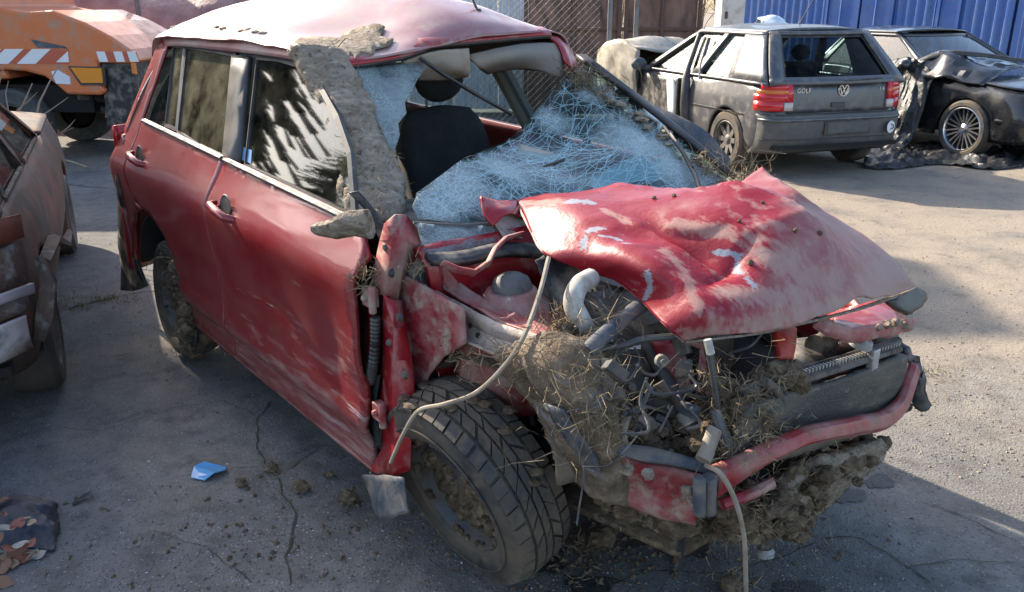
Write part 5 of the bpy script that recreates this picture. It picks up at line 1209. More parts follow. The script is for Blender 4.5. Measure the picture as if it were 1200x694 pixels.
# black border of the rear glass
for e0, e1, k0, k1 in ((-.83, -.77, .09, .95), (.77, .83, .09, .95), (-.83, .83, .11, .155), (-.83, .83, .90, .96)):
    MB().net(gpt['quad']('B', e0, e1, k0, k1, 8, 4, .004), 1, 1).build('window_border', mt['trim'], gol)
MB().box(rx(0.02, .725, .004), (.03, .17, .05)).build('latch_recess', mt['trim'], gol, bevel=.008)
MB().tube([gpt['gp']('B', -.02, .06, .03), gpt['gp']('B', -.35, .075, .03), gpt['gp']('B', -.62, .09, .03)], .012, 6).build('wiper', mt['trim'], gol)
chrome = M('chrome', (.75, .76, .78), .18, .9)
ec = rx(-.03, .87, .012)
e = MB(); e.lathe([(.052, .004), (.056, .010), (.062, .010), (.066, .002)], ec, (-1, 0, 0), 36); e.lathe([(0, .002), (.055, .002)], ec, (-1, 0, 0), 30)
emb = e.build('emblem', chrome, gol)
MB().lathe([(0, .0035), (.052, .0035)], ec, (-1, 0, 0), 30).build('emblem_ground', mt['trim'], emb)
def stroke(pts, wd=.006):
    m_ = MB()
    for a_, b_ in zip(pts[:-1], pts[1:]): m_.tube([ec + V((-.008, -a_[0], a_[1])), ec + V((-.008, -b_[0], b_[1]))], wd, 4)
    return m_
s_ = stroke([(-.026, .045), (0, .004), (.026, .045)]); s2_ = stroke([(-.046, .020), (-.022, -.044), (0, .0), (.022, -.044), (.046, .020)]); s_.add(s2_.v, s2_.f); s_.build('emblem_letters', chrome, emb)
text_part('name_letters', 'GOLF', .062, chrome, frame4(rx(.44, .872, .012), (0, -1, 0), (0, 0, 1)), gol)
text_part('size_letters', '1.6', .048, chrome, frame4(rx(-.50, .872, .012), (0, -1, 0), (0, 0, 1)), gol)
steel = M('dusty_steel_rim', (.10, .10, .105), .5, .5, [((.2, .17, .13), .4, 12, .2, None, .9)])
for (x, s) in ((0, 1), (0, -1), (2.51, 1), (2.51, -1)): road_wheel(gol, (x, s * .765, .315), s, .315, .195, (8, .03, .022, False), steel, .20)
# damaged left door: skin torn off low down, dark trim showing, pillar edge bent out
gl_ = gpt['gp']
d = MB().net([[(x, .858 - .004 * math.sin(z * 9) + .02, z) for z in (.30, .5, .7, .88)] for x in (.98, 1.3, 1.7, 1.98)], 3, 3); dd = d.build('door', mt['plastic'], gol, solid=.03)
MB().tube([(.80, .875, .30), (.82, .90, .6), (.84, .89, .88), (.94, .82, 1.0), (1.0, .66, 1.36)], [.05, .055, .05, .035, .03], 8, flat=.5).build('bent_door_edge', mt['trim'], gol)
MB().tube([(.62, .84, .90), (.70, .79, 1.05), (.76, .68, 1.33)], .022, 6, flat=.5).build('door_edge', mt['bluegrey'], gol)
MB().net([[(1.02, .905, .42), (1.18, .90, .46)], [(1.02, .91, .74), (1.22, .92, .80)], [(1.06, .915, .86), (1.18, .93, .92)]], 3, 3).build('torn_lining', mt['paper'], gol, solid=.008)
MB().box((.99, .905, .62), (.05, .04, .52)).build('door_post', mt['trim'], gol, bevel=.01)
MB().box((.86, .93, .40), (.10, .07, .06)).build('door_latch', mt['alu'], gol, bevel=.01)
mr_ = MB(); mr_.blob((1.86, .98, .99), (.06, .10, .075), .12, 1.2, 3, 3); mr_.tube([(1.86, .80, .93), (1.87, .92, .96)], .03, 6); mr_.build('door_mirror', mt['bluegrey'], gol)
MB().tube([(.1, .06, 1.44), (.0, .06, 1.50), (-.25, .05, 1.85)], [.012, .006, .003], 6).build('antenna', mt['trim'], gol)
MB().tube([(-.3, .862, .62), (.3, .868, .62), (.75, .872, .62)], .010, 4, flat=.6).build('side_strip', mt['trim'], gol)
fd = MB().net([[(2.0, y, .98 + .12 * (y + .5)) for y in (-.7, 0, .5, .92)], [(2.35, y, 1.12 + .10 * math.sin(y * 3) + .10 * y) for y in (-.7, 0, .5, 1.0)], [(2.75, y, 1.18 + .08 * math.sin(y * 4 + 1) + .05 * y) for y in (-.66, 0, .5, 1.05)], [(3.1, y, 1.0 + .05 * math.sin(y * 6)) for y in (-.6, 0, .45, 1.0)], [(3.15, y, .6) for y in (-.6, 0, .45, 1.0)]], 5, 5)
fd.net([[(2.0, .92, 1.14), (2.35, 1.0, 1.27), (2.75, 1.05, 1.20), (3.1, 1.0, 1.0)], [(2.0, .95, .9), (2.35, 1.02, .95), (2.75, 1.06, .9), (3.1, 1.0, .8)], [(2.02, .93, .62), (2.4, .99, .66), (2.75, 1.0, .62), (3.1, .98, .6)]], 5, 5)
fd.rough(.02, 4); fd.build('buckled_bonnet', M('pale_bonnet_primer', (.52, .46, .36), .5, .0, [((.22, .18, .13), .4, 5, .15, None, .8)], coat=.2), gol, solid=.02)  # cream colour stands for strong sunlight on the bonnet
MB().net([[(2.1, .87, .35), (2.1, .88, .95)], [(2.5, .90, .68), (2.5, .89, 1.10)], [(2.9, .84, .40), (2.9, .80, 1.0)]], 5, 5).rough(.015, 5).build('front_wing', gp_, gol, solid=.02)
# crumpled sheet lying on the roof of the hatchback
sh = MB().net([[(3.02, 10.55, 1.452), (3.18, 10.55, 1.46), (3.34, 10.55, 1.45)], [(3.0, 10.75, 1.53), (3.18, 10.72, 1.56), (3.32, 10.75, 1.50)], [(3.02, 10.95, 1.46), (3.16, 10.95, 1.50), (3.34, 10.95, 1.455)]], 6, 6); sh.rough(.02, 9)
tag(sh.build('plastic_sheet', M('pale_blue_sheet', (.55, .62, .68), .35, coat=.3), None, solid=.004), 'crumpled pale blue sheet lying on the roof of the dark grey hatchback', 'sheet')

# ------------------------------------------------------------------ black saloon with crumpled front wing
bp_ = M('black_paint', (.008, .010, .015), .16, .1, [((.05, .048, .045), .28, 5, .25, None, .45)], coat=1.0)
BYAW = math.atan2(-.925, .38)
bw = thing('saloon', (5.12, 12.13, 0), 'black saloon with silver multi-spoke wheel and crumpled front wing under black film', 'car', BYAW)
BS = dict(W=.875, z0=.22, belt=.92, beltf=lambda x: .93 if x < 1.6 else .93 - .16 * ((x - 1.6) / 1.5), arches=[(0, .37), (2.25, .38)], roof=1.40, wr=.58, xm=1.1,
          xr=lambda z: float(np.interp(z, [.2, .5, .9], [-.34, -.38, -.36])), xf=lambda z: float(np.interp(z, [.2, .45, .6, .8], [2.95, 3.10, 3.06, 2.92])),
          prof=lambda t: float(np.interp(t, [0, .2, .5, .8, 1], [.94, .985, 1.0, .98, .93])), A=(1.65, .85), C=(-.30, .02), win=[(.06, .36), (.42, .96)], fe=.91, be=.84, boot=False, crown=.06)
bpt = shell(bw, BS, bp_, mt['cglass'], mt['trim'])
silver = M('silver_alloy', (.55, .56, .58), .22, .9)
bwheel = [road_wheel(bw, (x, s * .775, .33), s, .33, .22, (10, .011, .009, True), silver, .245) for (x, s) in ((0, 1), (0, -1), (2.25, 1), (2.25, -1))]
MB().net([[(2.80, -.80, .58), (2.94, -.66, .58), (3.02, -.50, .57)], [(2.78, -.80, .66), (2.94, -.66, .67), (3.03, -.48, .66)], [(2.7, -.76, .715), (2.88, -.64, .735), (2.98, -.46, .73)]], 4, 4).build('headlight', M('headlight_lens', (.6, .63, .66), .08, .3, coat=1), bw, solid=.03)
MB().tube([(2.65, -.865, .47), (2.9, -.80, .47), (3.06, -.55, .47), (3.13, 0, .47)], .022, 6).build('bumper_strip', mt['trim'], bw)
MB().tube([(1.42, -.87, .93), (1.45, -1.0, .97)], .03, 6).blob((1.44, -1.0, 1.0), (.07, .10, .065), .1, 1, 2, 5).build('door_mirror', bp_, bw)
for x in (.35, 1.55): MB().tube([(x, -.873, .30), (x, -.888, .6), (x, -.825, .92)], .005, 4).build('door_seam', mt['trim'], bw)
MB().tube([(.68, -.875, .76), (.86, -.88, .76)], .016, 6, flat=.6).build('door_handle', bp_, bw)
# wing and bonnet edge bent upwards in sharp dark folds
film = M('black_film', (.010, .011, .013), .38, 0, [((.06, .06, .063), .3, 9, .2, None, .55)], bump=(12, .6, .03))
cr_ = MB().net([[(x - .3, y, z) for x, y, z in r] for r in [[(1.55, -.90, .72), (1.62, -.86, 1.00), (1.75, -.60, 1.02)], [(1.80, -.96, .80), (1.86, -.84, 1.10), (1.95, -.5, 1.06)], [(2.05, -.93, .86), (2.10, -.74, 1.14), (2.14, -.40, 1.06)], [(2.35, -.90, .86), (2.35, -.70, 1.04), (2.30, -.2, 1.04)], [(2.7, -.84, .82), (2.66, -.55, .94), (2.55, 0, 1.0)]]], 6, 6); cr_.rough(.03, 5); cr_.rough(.012, 14); cr_.build('crumpled_wing', bp_, bw, solid=.02, angle=20)
MB().tube([(1.32, -.93, .96), (1.65, -.86, 1.10), (1.84, -.70, 1.16), (2.05, -.45, 1.13), (2.3, .1, 1.05)], [.02, .035, .04, .035, .025], 8, flat=.6).rough(.01, 8).build('bonnet_edge', mt['trim'], bw)

# black film: draped down the side and lying along the ground
fa = MB()
top = [on_w(u, v, 1, 9.95) for u, v in [(1046, 100), (1062, 84), (1082, 82), (1096, 92)]]
for dz, spread in (): pass
rows = [[bw.location + Matrix.Rotation(BYAW, 3, 'Z') @ (V(p) - V((.32, 0, 0))) for p in r] for r in
        [[(1.35, -.90, 1.00), (1.55, -.92, 1.06), (1.75, -.93, 1.08), (1.95, -.92, 1.02), (2.12, -.90, .92)],
         [(1.30, -.97, .78), (1.50, -1.02, .82), (1.72, -1.0, .84), (1.95, -1.01, .80), (2.12, -.97, .74)],
         [(1.22, -1.02, .48), (1.45, -1.10, .50), (1.70, -1.06, .50), (1.92, -1.10, .48), (2.10, -1.0, .44)],
         [(1.10, -1.10, .20), (1.40, -1.22, .18), (1.68, -1.18, .20), (1.92, -1.22, .18), (2.12, -1.12, .16)],
         [(.95, -1.28, .04), (1.3, -1.50, .03), (1.65, -1.48, .04), (1.95, -1.52, .03), (2.2, -1.38, .03)]]]
fa.net(rows, 10, 10)
for i, p in enumerate(fa.v):
    k = .045 * noise.noise(V((p.x * 7 + p.y * 7, p.z * 1.6, 1))) + .03 * noise.noise(V((p.x * 19, p.y * 19, p.z * 3)))
    fa.v[i] = p + V((-.5 * k, -1.2 * k, .3 * k))
    if fa.v[i].z < .012: fa.v[i].z = .012
tag(fa.build('plastic_film', film, None, solid=.006, angle=18), 'shiny black plastic film draped down the side of the black saloon', 'plastic film')
fa = MB(); rows = []
for v_, hgt in ((171, .02), (177, .07), (184, .08), (191, .06), (197, .015)):
    rows.append([ground(u, v_ + 3 * math.sin(u * .05)) + V((0, 0, hgt * (.5 + .5 * abs(math.sin(u * .09 + v_))))) for u in range(1012, 1260, 18)])
fa.net(rows, 7, 6)
for i, p in enumerate(fa.v):
    k = noise.noise(p * 5) * .05 + noise.noise(p * 13) * .04
    fa.v[i] = p + V((0, 0, k)); fa.v[i].z = max(.012, fa.v[i].z)
tag(fa.build('plastic_film', film, None, solid=.006, angle=18), 'crumpled black plastic film lying on the ground along the black saloon', 'plastic film')
# ================================================================== ground
def ground_mat():
    m, nt, b = new_mat('weathered_asphalt')
    tc = nt.nodes.new("ShaderNodeTexCoord")
    N = nt.nodes.new; L = nt.links.new
    def noise_(sc, det=5, rough=.6):
        n = N("ShaderNodeTexNoise"); n.inputs['Scale'].default_value = sc; n.inputs['Detail'].default_value = det; n.inputs['Roughness'].default_value = rough; L(tc.outputs['Object'], n.inputs['Vector']); return n.outputs[0]
    def ramp(x, a, b_, lo=0, hi=1):
        r = N("ShaderNodeMapRange"); r.inputs[1].default_value = a; r.inputs[2].default_value = b_; r.inputs[3].default_value = lo; r.inputs[4].default_value = hi; L(x, r.inputs[0]); return r.outputs[0]
    def mix(f, a, b_):
        x = N("ShaderNodeMix"); x.data_type = 'RGBA'
        L(f, x.inputs[0])
        for s, v in ((6, a), (7, b_)):
            if isinstance(v, tuple): x.inputs[s].default_value = (*v, 1)
            else: L(v, x.inputs[s])
        return x.outputs[2]
    def math_(op, a, b_):
        x = N("ShaderNodeMath"); x.operation = op; x.use_clamp = op != 'SUBTRACT'
        for i, v in enumerate((a, b_)):
            if isinstance(v, (int, float)): x.inputs[i].default_value = v
            else: L(v, x.inputs[i])
        return x.outputs[0]
    col = mix(ramp(noise_(1.3), .35, .65), (.145, .142, .136), (.205, .199, .188))
    col = mix(ramp(noise_(9), .42, .72), col, (.108, .105, .10))
    col = mix(math_('MULTIPLY', ramp(noise_(.55, 7), .46, .60), .45), col, (.075, .073, .07))
    # exposed aggregate: pale and dark grains
    vo = N("ShaderNodeTexVoronoi"); vo.inputs['Scale'].default_value = 95; L(tc.outputs['Object'], vo.inputs['Vector'])
    sep = N("ShaderNodeSeparateColor"); L(vo.outputs['Color'], sep.inputs[0])
    grain = math_('MULTIPLY', ramp(vo.outputs['Distance'], .25, .45, 1, 0), ramp(sep.outputs[0], .80, .88))
    col = mix(math_('MULTIPLY', grain, .65), col, (.34, .33, .31))
    grain2 = math_('MULTIPLY', ramp(vo.outputs['Distance'], .3, .5, 1, 0), ramp(sep.outputs[1], .70, .8))
    col = mix(math_('MULTIPLY', grain2, .6), col, (.045, .045, .048))
    # sand and grit worn over the yard towards the right and the back
    sx = N("ShaderNodeSeparateXYZ"); L(tc.outputs['Object'], sx.inputs[0])
    lin = math_('ADD', ramp(sx.outputs[0], .4, 2.6), 0.0)
    liny = ramp(sx.outputs[1], 2.0, 4.0)
    f = math_('MULTIPLY', lin, liny)
    s1 = ramp(noise_(1.9, 8), .22, .55)
    sand = math_('MULTIPLY', f, s1)
    patch = math_('MULTIPLY', ramp(noise_(.9, 6), .52, .66), .45)
    sand = math_('MAXIMUM', sand, patch)
    fine = mix(ramp(noise_(60, 4), .35, .65), (.25, .20, .145), (.37, .31, .24))
    col = mix(math_('MULTIPLY', sand, .9), col, fine)
    dk = ramp(noise_(4.5, 6), .58, .70)
    col = mix(math_('MULTIPLY', dk, .35), col, (.06, .055, .05))
    L(col, b.inputs['Base Color']); b.inputs['Roughness'].default_value = .9; b.inputs['Specular IOR Level'].default_value = .25
    bp = N("ShaderNodeBump"); bp.inputs['Strength'].default_value = .8; bp.inputs['Distance'].default_value = .006
    h = math_('ADD', math_('MULTIPLY', ramp(vo.outputs['Distance'], 0, .5, 1, 0), .5), math_('MULTIPLY', noise_(160, 3), .5))
    L(h, bp.inputs['Height'])
    bp2 = N("ShaderNodeBump"); bp2.inputs['Strength'].default_value = .5; bp2.inputs['Distance'].default_value = .03
    L(noise_(3.5, 6), bp2.inputs['Height']); L(bp.outputs[0], bp2.inputs['Normal']); L(bp2.outputs[0], b.inputs['Normal'])
    return m
gm = ground_mat()
g = MB().net([[(x, y, 0) for x in (-300, -20, 20, 300)] for y in (-60, -10, 40, 500)], 1, 1)
tag(g.build('ground', gm, None, smooth=False), kind='structure')
Rg = random.Random(4)
# cracks in the asphalt
crk = MB()
def ground_crack(px, wd):
    pts = [ground(u, v) for u, v in px]; fine = []
    for a, b_ in zip(pts[:-1], pts[1:]):
        n_ = max(2, int((b_ - a).length / .02))
        for k in range(n_):
            p = a.lerp(b_, k / n_); q = noise.noise_vector(p * 9) * .016 + noise.noise_vector(p * 30) * .007; fine.append(V((p.x + q.x, p.y + q.y, .004)))
    L_, R_ = [], []
    for i, p in enumerate(fine):
        t = (fine[min(i + 1, len(fine) - 1)] - fine[max(0, i - 1)]).normalized(); s = V((-t.y, t.x, 0)) * wd * (.4 + .9 * abs(noise.noise(p * 14))) * (1 if 0 < i < len(fine) - 1 else .1)
        L_.append(p + s); R_.append(p - s)
    n_ = len(fine); crk.add(L_ + R_, [(i, i + 1, n_ + i + 1, n_ + i) for i in range(n_ - 1)])
ground_crack([(318, 470), (303, 490), (302, 520), (310, 548), (328, 562), (330, 580), (346, 600), (340, 640), (336, 660), (340, 694)], .005)
ground_crack([(0, 520), (60, 500), (120, 505), (200, 480), (262, 470), (303, 490)], .0022)
ground_crack([(120, 640), (180, 622), (240, 640), (300, 690)], .002)
ground_crack([(700, 694), (760, 670), (850, 672), (930, 650), (960, 630)], .003)
ground_crack([(205, 560), (260, 549), (310, 548)], .0025)
ground_crack([(342, 552), (352, 540), (375, 525), (400, 522)], .003)
ground_crack([(80, 362), (120, 352), (160, 343), (200, 340)], .012)
ground_crack([(60, 214), (100, 219), (140, 221)], .010)
ground_crack([(960, 630), (1010, 632), (1050, 655), (1100, 690)], .004)
ground_crack([(1090, 590), (1140, 612), (1200, 640)], .003)
ground_crack([(1060, 668), (1120, 655), (1200, 662)], .003)
tag(crk.build('asphalt_crack', M('crack_dirt', (.035, .032, .026), .95, 0, [((.06, .07, .03), .35, 8, .2, None, .95)]), None, smooth=False), kind='structure')
# oil and water stains
stn = MB()
def stain(u, v, ru, rv, seed):
    c = ground(u, v); e1 = ground(u + ru, v) - c; e2 = ground(u, v - rv) - c
    n_ = 40; vs = [c + V((0, 0, .003))]
    for k in range(n_):
        t = 2 * math.pi * k / n_; r = 1 + .45 * noise.noise(V((math.cos(t) * 1.5, math.sin(t) * 1.5, seed))) + .2 * noise.noise(V((math.cos(t) * 5, math.sin(t) * 5, seed)))
        p = c + e1 * math.cos(t) * r + e2 * math.sin(t) * r; vs.append(V((p.x, p.y, .003)))
    stn.add(vs, [(0, 1 + k, 1 + (k + 1) % n_) for k in range(n_)])
for i, a in enumerate([(805, 640, 34, 14), (742, 638, 11, 5), (995, 580, 20, 10), (690, 685, 30, 12), (770, 625, 14, 6), (1030, 565, 18, 7), (930, 690, 34, 8), (640, 660, 20, 14)]): stain(*a, i * 3.7)
tag(stn.build('oil_stain', M('oily_asphalt', (.022, .021, .021), .45, 0, [((.05, .05, .05), .45, 40, .2, None, .7)], bump=(90, .5)), None, smooth=False), kind='structure')
# grit: thousands of small stones, twigs and glass crumbs
def scatter(n, name, mat, smin, smax, region, flat=.6, seed=1):
    R_ = random.Random(seed); m = MB()
    base = [V((1, 0, 0)), V((-1, 0, 0)), V((0, 1, 0)), V((0, -1, 0)), V((0, 0, 1)), V((0, 0, -1))]
    fs = [(0, 2, 4), (2, 1, 4), (1, 3, 4), (3, 0, 4), (2, 0, 5), (1, 2, 5), (3, 1, 5), (0, 3, 5)]
    for _ in range(n):
        p = region(R_)
        if p is None: continue
        s = smin * (smax / smin) ** (R_.random() ** 2.2); a = R_.random() * 6.28; c_, s_ = math.cos(a), math.sin(a)
        vs = []
        for q in base:
            q = q * R_.uniform(.6, 1.2) * s; vs.append(V((p.x + c_ * q.x - s_ * q.y * .7, p.y + s_ * q.x + c_ * q.y * .7, p.z + q.z * flat + s * flat * .3)))
        m.add(vs, fs)
    return tag(m.build(name, mat, None, smooth=False), kind='stuff')
def reg(u0, u1, v0, v1):
    return lambda R_: ground(R_.uniform(u0, u1), v0 + (v1 - v0) * R_.random())
scatter(5200, 'gravel', M('grey_grit', (.27, .255, .235), .9, 0, [((.12, .115, .11), .45, 30, .1, None, .9)]), .0014, .008, reg(-20, 1220, 330, 720), seed=1)
scatter(5200, 'gravel', M('sandy_grit', (.36, .31, .25), .9, 0, [((.16, .13, .10), .45, 20, .1, None, .9)]), .0025, .010, reg(860, 1230, 196, 560), seed=2)
scatter(1300, 'gravel', M('grit', (.3, .28, .25), .9), .003, .014, reg(40, 420, 160, 420), seed=3)
scatter(260, 'glass_crumb', M('glass_crumb', (.6, .66, .68), .15, 0), .0016, .006, reg(140, 760, 540, 700), seed=4)
scatter(1500, 'earth_crumb', mt['wet_mud'], .003, .016, lambda R_: (lambda p: p)(V((R_.gauss(0, .22), R_.gauss(0, .22), 0)) + ground(R_.choice((500, 600, 690, 790, 900, 300, 210, 400)), R_.choice((640, 660, 650, 590, 440)))), seed=5)
scatter(900, 'earth_crumb', mt['wet_mud'], .004, .018, lambda R_: ground(R_.gauss(680, 60), R_.gauss(640, 22)), seed=6)
hb = MB()
for (u, v, n_, sp) in [(685, 640, 160, .05), (690, 665, 70, .06), (330, 555, 50, .06), (400, 590, 40, .04), (215, 405, 60, .06), (350, 575, 20, .03), (640, 630, 40, .05), (800, 660, 30, .1), (900, 250, 30, .5), (1050, 300, 50, .7), (1100, 450, 60, .3), (1090, 440, 50, .1), (1130, 230, 40, .6), (130, 350, 60, .12), (450, 620, 30, .1), (880, 680, 60, .1)]:
    p = ground(u, v); hay(hb, (p.x, p.y, .012), (sp, sp, .006), n_, .06, Rg, 0, (0, 0, 0), .0016)
for i, p in enumerate(hb.v): p.z = max(.004, abs(p.z) * .5)
tag(hb.build('straw_litter', mt['hay'], None, smooth=False), kind='stuff')
hb = MB()
for (u, v, n_, sp) in [(125, 352, 260, .10), (90, 362, 160, .08), (1085, 438, 80, .06)]:
    p = ground(u, v); hay(hb, (p.x, p.y, .01), (sp * 1.6, sp * .4, .004), n_, .03, Rg, 0, (0, 0, .7), .0014)
for i, p in enumerate(hb.v): p.z = max(.003, abs(p.z))
tag(hb.build('moss', M('moss_green', (.10, .12, .03), .9), None, smooth=False), kind='stuff')
# ---- loose things on the ground
p = [ground(*q) for q in [(224, 562), (228, 552), (240, 549), (266, 550), (264, 556), (252, 562), (240, 565)]]
m = MB(); m.prism([V((q.x, q.y, .006 + .010 * (i % 3))) for i, q in enumerate(p)], (0, 0, .004)); tag(m.build('plastic_shard', M('blue_shard', (.10, .33, .62), .35), None, smooth=False), 'bright blue plastic shard lying on the asphalt left of the red wreck', 'plastic shard')
def clod(u, v, r, label, hayn=0):
    q = ground(u, v); m = MB(); m.blob((q.x, q.y, r * .62), (r, r * .9, r * .75), .35, 2.2, 3, u)
    o = tag(m.build('earth_clod', mt['wet_mud'], None), label, 'clod', 'clods of earth beside the wreck')
    if hayn:
        h_ = MB(); hay(h_, (q.x, q.y, r * .7), (r * .6, r * .6, r * .4), hayn, r * 1.8, Rg, .2, wd=.0012); tag(h_.build('hay', mt['hay'], o, smooth=False), kind='stuff')
clod(283, 569, .020, 'small round brown clod of earth just right of the blue shard')
clod(353, 575, .030, 'brown clod of earth with straw lying on the crack in the asphalt', 40)
clod(318, 552, .026, 'flat brown clod of earth with straw at the bend of the crack', 30)
clod(409, 589, .032, 'dark clod with grass stalks close to the sill of the red wreck', 60)
clod(386, 559, .018, 'little clod of earth between the cracked asphalt and the wreck door')
clod(706, 637, .040, 'dark damp clod of earth on the ground right of the muddy tyre')
clod(855, 690, .032, 'brown clod of earth at the bottom below the hanging cable', 30)
q = ground(97, 588); m = MB(); m.add([V((q.x - .03, q.y - .02, .004)), V((q.x + .02, q.y + .03, .03)), V((q.x + .03, q.y + .02, .006)), V((q.x - .02, q.y - .03, .004))], [(0, 1, 2, 3)]); tag(m.build('plastic_shard', mt['plastic'], None, smooth=False, solid=.004), 'small black plastic splinter standing up on the asphalt beside the dark bag', 'plastic shard')
# dark bag with brown leaves at the lower left
rows = []
for v_, hh_ in ((590, .01), (598, .05), (612, .07), (626, .06), (636, .03), (646, .008)):
    rows.append([ground(u, v_) + V((0, 0, hh_ * k)) for u, k in ((-70, 1), (-30, 1.1), (0, 1), (25, 1.1), (48, .9), (62, .6), (68, .1))])
m = MB().net(rows, 5, 5); m.rough(.012, 12); m.rough(.006, 30)
for q in m.v: q.z = max(.008, q.z)
tag(m.build('plastic_bag', M('dark_blue_bag', (.018, .025, .045), .42, 0, [((.08, .07, .06), .28, 12, .15, None, .8)], bump=(30, .4)), None, angle=20, solid=.004), 'crumpled dark blue plastic bag half covered with brown leaves', 'bag')
lm_ = [M('brown_leaf', (.20, .10, .06), .7), M('tan_leaf', (.34, .24, .15), .7), M('russet_leaf', (.24, .085, .055), .7), M('pale_leaf', (.40, .36, .30), .7)]
leaf_me = []
for k in range(4):
    m = MB(); n_ = 9; top_ = []; bot_ = []; mid_ = []
    for i in range(n_):
        t = i / (n_ - 1); w_ = .42 * math.sin(math.pi * min(1, t * 1.02)) ** .8 * (1 - .3 * t)
        mid_.append(V((t - .5, 0, .06 * math.sin(t * 3 + k)))); top_.append(V((t - .5, w_, .12 + .10 * math.sin(t * 5 + k)))); bot_.append(V((t - .5, -w_, .10 + .10 * math.cos(t * 4 + k))))
    m.add(top_ + mid_ + bot_, [(i, i + 1, n_ + i + 1, n_ + i) for i in range(n_ - 1)] + [(n_ + i, n_ + i + 1, 2 * n_ + i + 1, 2 * n_ + i) for i in range(n_ - 1)])
    me = bpy.data.meshes.new('leaf'); me.from_pydata([tuple(q) for q in m.v], [], m.f); me.materials.append(lm_[k]); leaf_me.append(me)
spots = [(18, 602, .06), (8, 606, .06), (38, 628, .06), (26, 633, .07), (12, 636, .07), (46, 622, .05), (30, 645, .06), (40, 641, .05), (20, 650, .08), (10, 656, .07), (28, 656, .08), (44, 654, .06), (3, 668, .08), (16, 664, .05), (22, 617, .04), (35, 650, .07), (5, 686, .06), (55, 626, .04), (50, 640, .05), (2, 648, .06)]
for i, (u, v, L_) in enumerate(spots):
    q = ground(u, v); on_bag = v < 646 and u < 62
    o = bpy.data.objects.new('leaf', leaf_me[i % 4]); COL.objects.link(o)
    o.location = (q.x, q.y - (.06 if on_bag else 0), .085 if on_bag and 600 < v < 634 else (.05 if on_bag else .008)); o.scale = (L_, L_, L_ * .8); o.rotation_euler = (Rg.uniform(-.3, .3), Rg.uniform(-.3, .3), Rg.uniform(0, 6.28))
    tag(o, ('dry %s leaf lying ' % ('brown', 'tan', 'russet', 'pale')[i % 4]) + ('on top of the crumpled dark blue bag' if on_bag else 'on the asphalt in front of the dark blue bag'), 'leaf', 'dry leaves around the dark bag')

# ================================================================== fences, gate, container
def wires(mb, x0, x1, y0, y1, z0, z1, pitch, r):
    d = V((x1 - x0, y1 - y0, 0)); L_ = d.length; d.normalize(); H_ = z1 - z0
    s = -H_
    def pt(a, z): return V((x0, y0, z)) + d * a
    while s < L_:
        a0, a1 = s, s + H_
        for (p, q) in (((a0, z0), (a1, z1)), ((a0, z1), (a1, z0))):
            (pa, pz), (qa, qz) = p, q
            ta = max(0, -pa / H_); tb = min(1, (L_ - pa) / H_)
            if tb > ta:
                mb.tube([pt(pa + H_ * ta, pz + (qz - pz) * ta), pt(pa + H_ * tb, pz + (qz - pz) * tb)], r, 3, cap=False)
        s += pitch
galv = M('galvanised_wire', (.26, .26, .25), .6, .2)
post_m = M('grey_post', (.16, .17, .18), .55, .3, [((.12, .07, .04), .3, 6, .15, None, .8)])
cf = thing('chain_link_fence', (-2, 12.0, 0), 'chain link fence on grey posts across the back of the yard', 'fence')
wm = MB(); wires(wm, -7.5, 3.2, 0, 0, .03, 2.0, .095, .0013); wm.build('wire_mesh', galv, cf); tag(cf.children[-1], kind='stuff')
for x in (-5.6, -3.1, -.4, 1.62 + 2 - .28, 4.6 - .9):
    MB().tube([(x, .05, 0), (x, .05, 2.1)], .035, 10).build('post', post_m, cf)
b = MB(); b.tube([(-7.5, .02, 1.98), (3.2, .02, 1.98)], .004, 5); b.build('tension_wire', galv, cf)
# rusty gate
rust = M('rusty_sheet', (.21, .115, .085), .8, .1, [((.28, .16, .12), .42, 3, .2, None, .9), ((.05, .035, .03), .34, 7, .15, (1, 1, .3), .85)], bump=(30, .3))
rust2 = M('rusty_frame', (.12, .072, .056), .8, .1, [((.16, .08, .05), .35, 9, .15, None, .9)], bump=(40, .3))
gt = thing('metal_gate', (1.65, 13.3, 0), 'rusty brown metal gate of large sheet panels behind the chain link fence', 'gate')
x0, x1, xm_ = -1.42, 1.16, .02
for i, (a, b_) in enumerate(((x0, -.72), (-.72, -.02), (.06, .62), (.62, x1))):
    for k, (z0, z1) in enumerate(((.12, .78), (.82, 1.32), (1.36, 1.95))):
        MB().box(((a + b_) / 2, .02, (z0 + z1) / 2), (b_ - a - .04, .012, z1 - z0 - .01)).rough(.004, 3, i).build('panel', rust, gt, smooth=False)
fr = [MB().box((x, 0, 1.05), (.06, .07, 2.0)) for x in (x0 - .02, x0 + .7, -.03, .07, .62, x1 + .02)] + [MB().box((0 - .13, 0, z), (2.6, .05, .05)) for z in (.10, .80, 1.34, 1.96)]
for q in fr: q.build('frame_bar', rust2, gt, smooth=False, bevel=.004)
MB().box((-.03, -.06, 1.0), (.05, .06, .2)).build('lock_box', rust2, gt, bevel=.005)
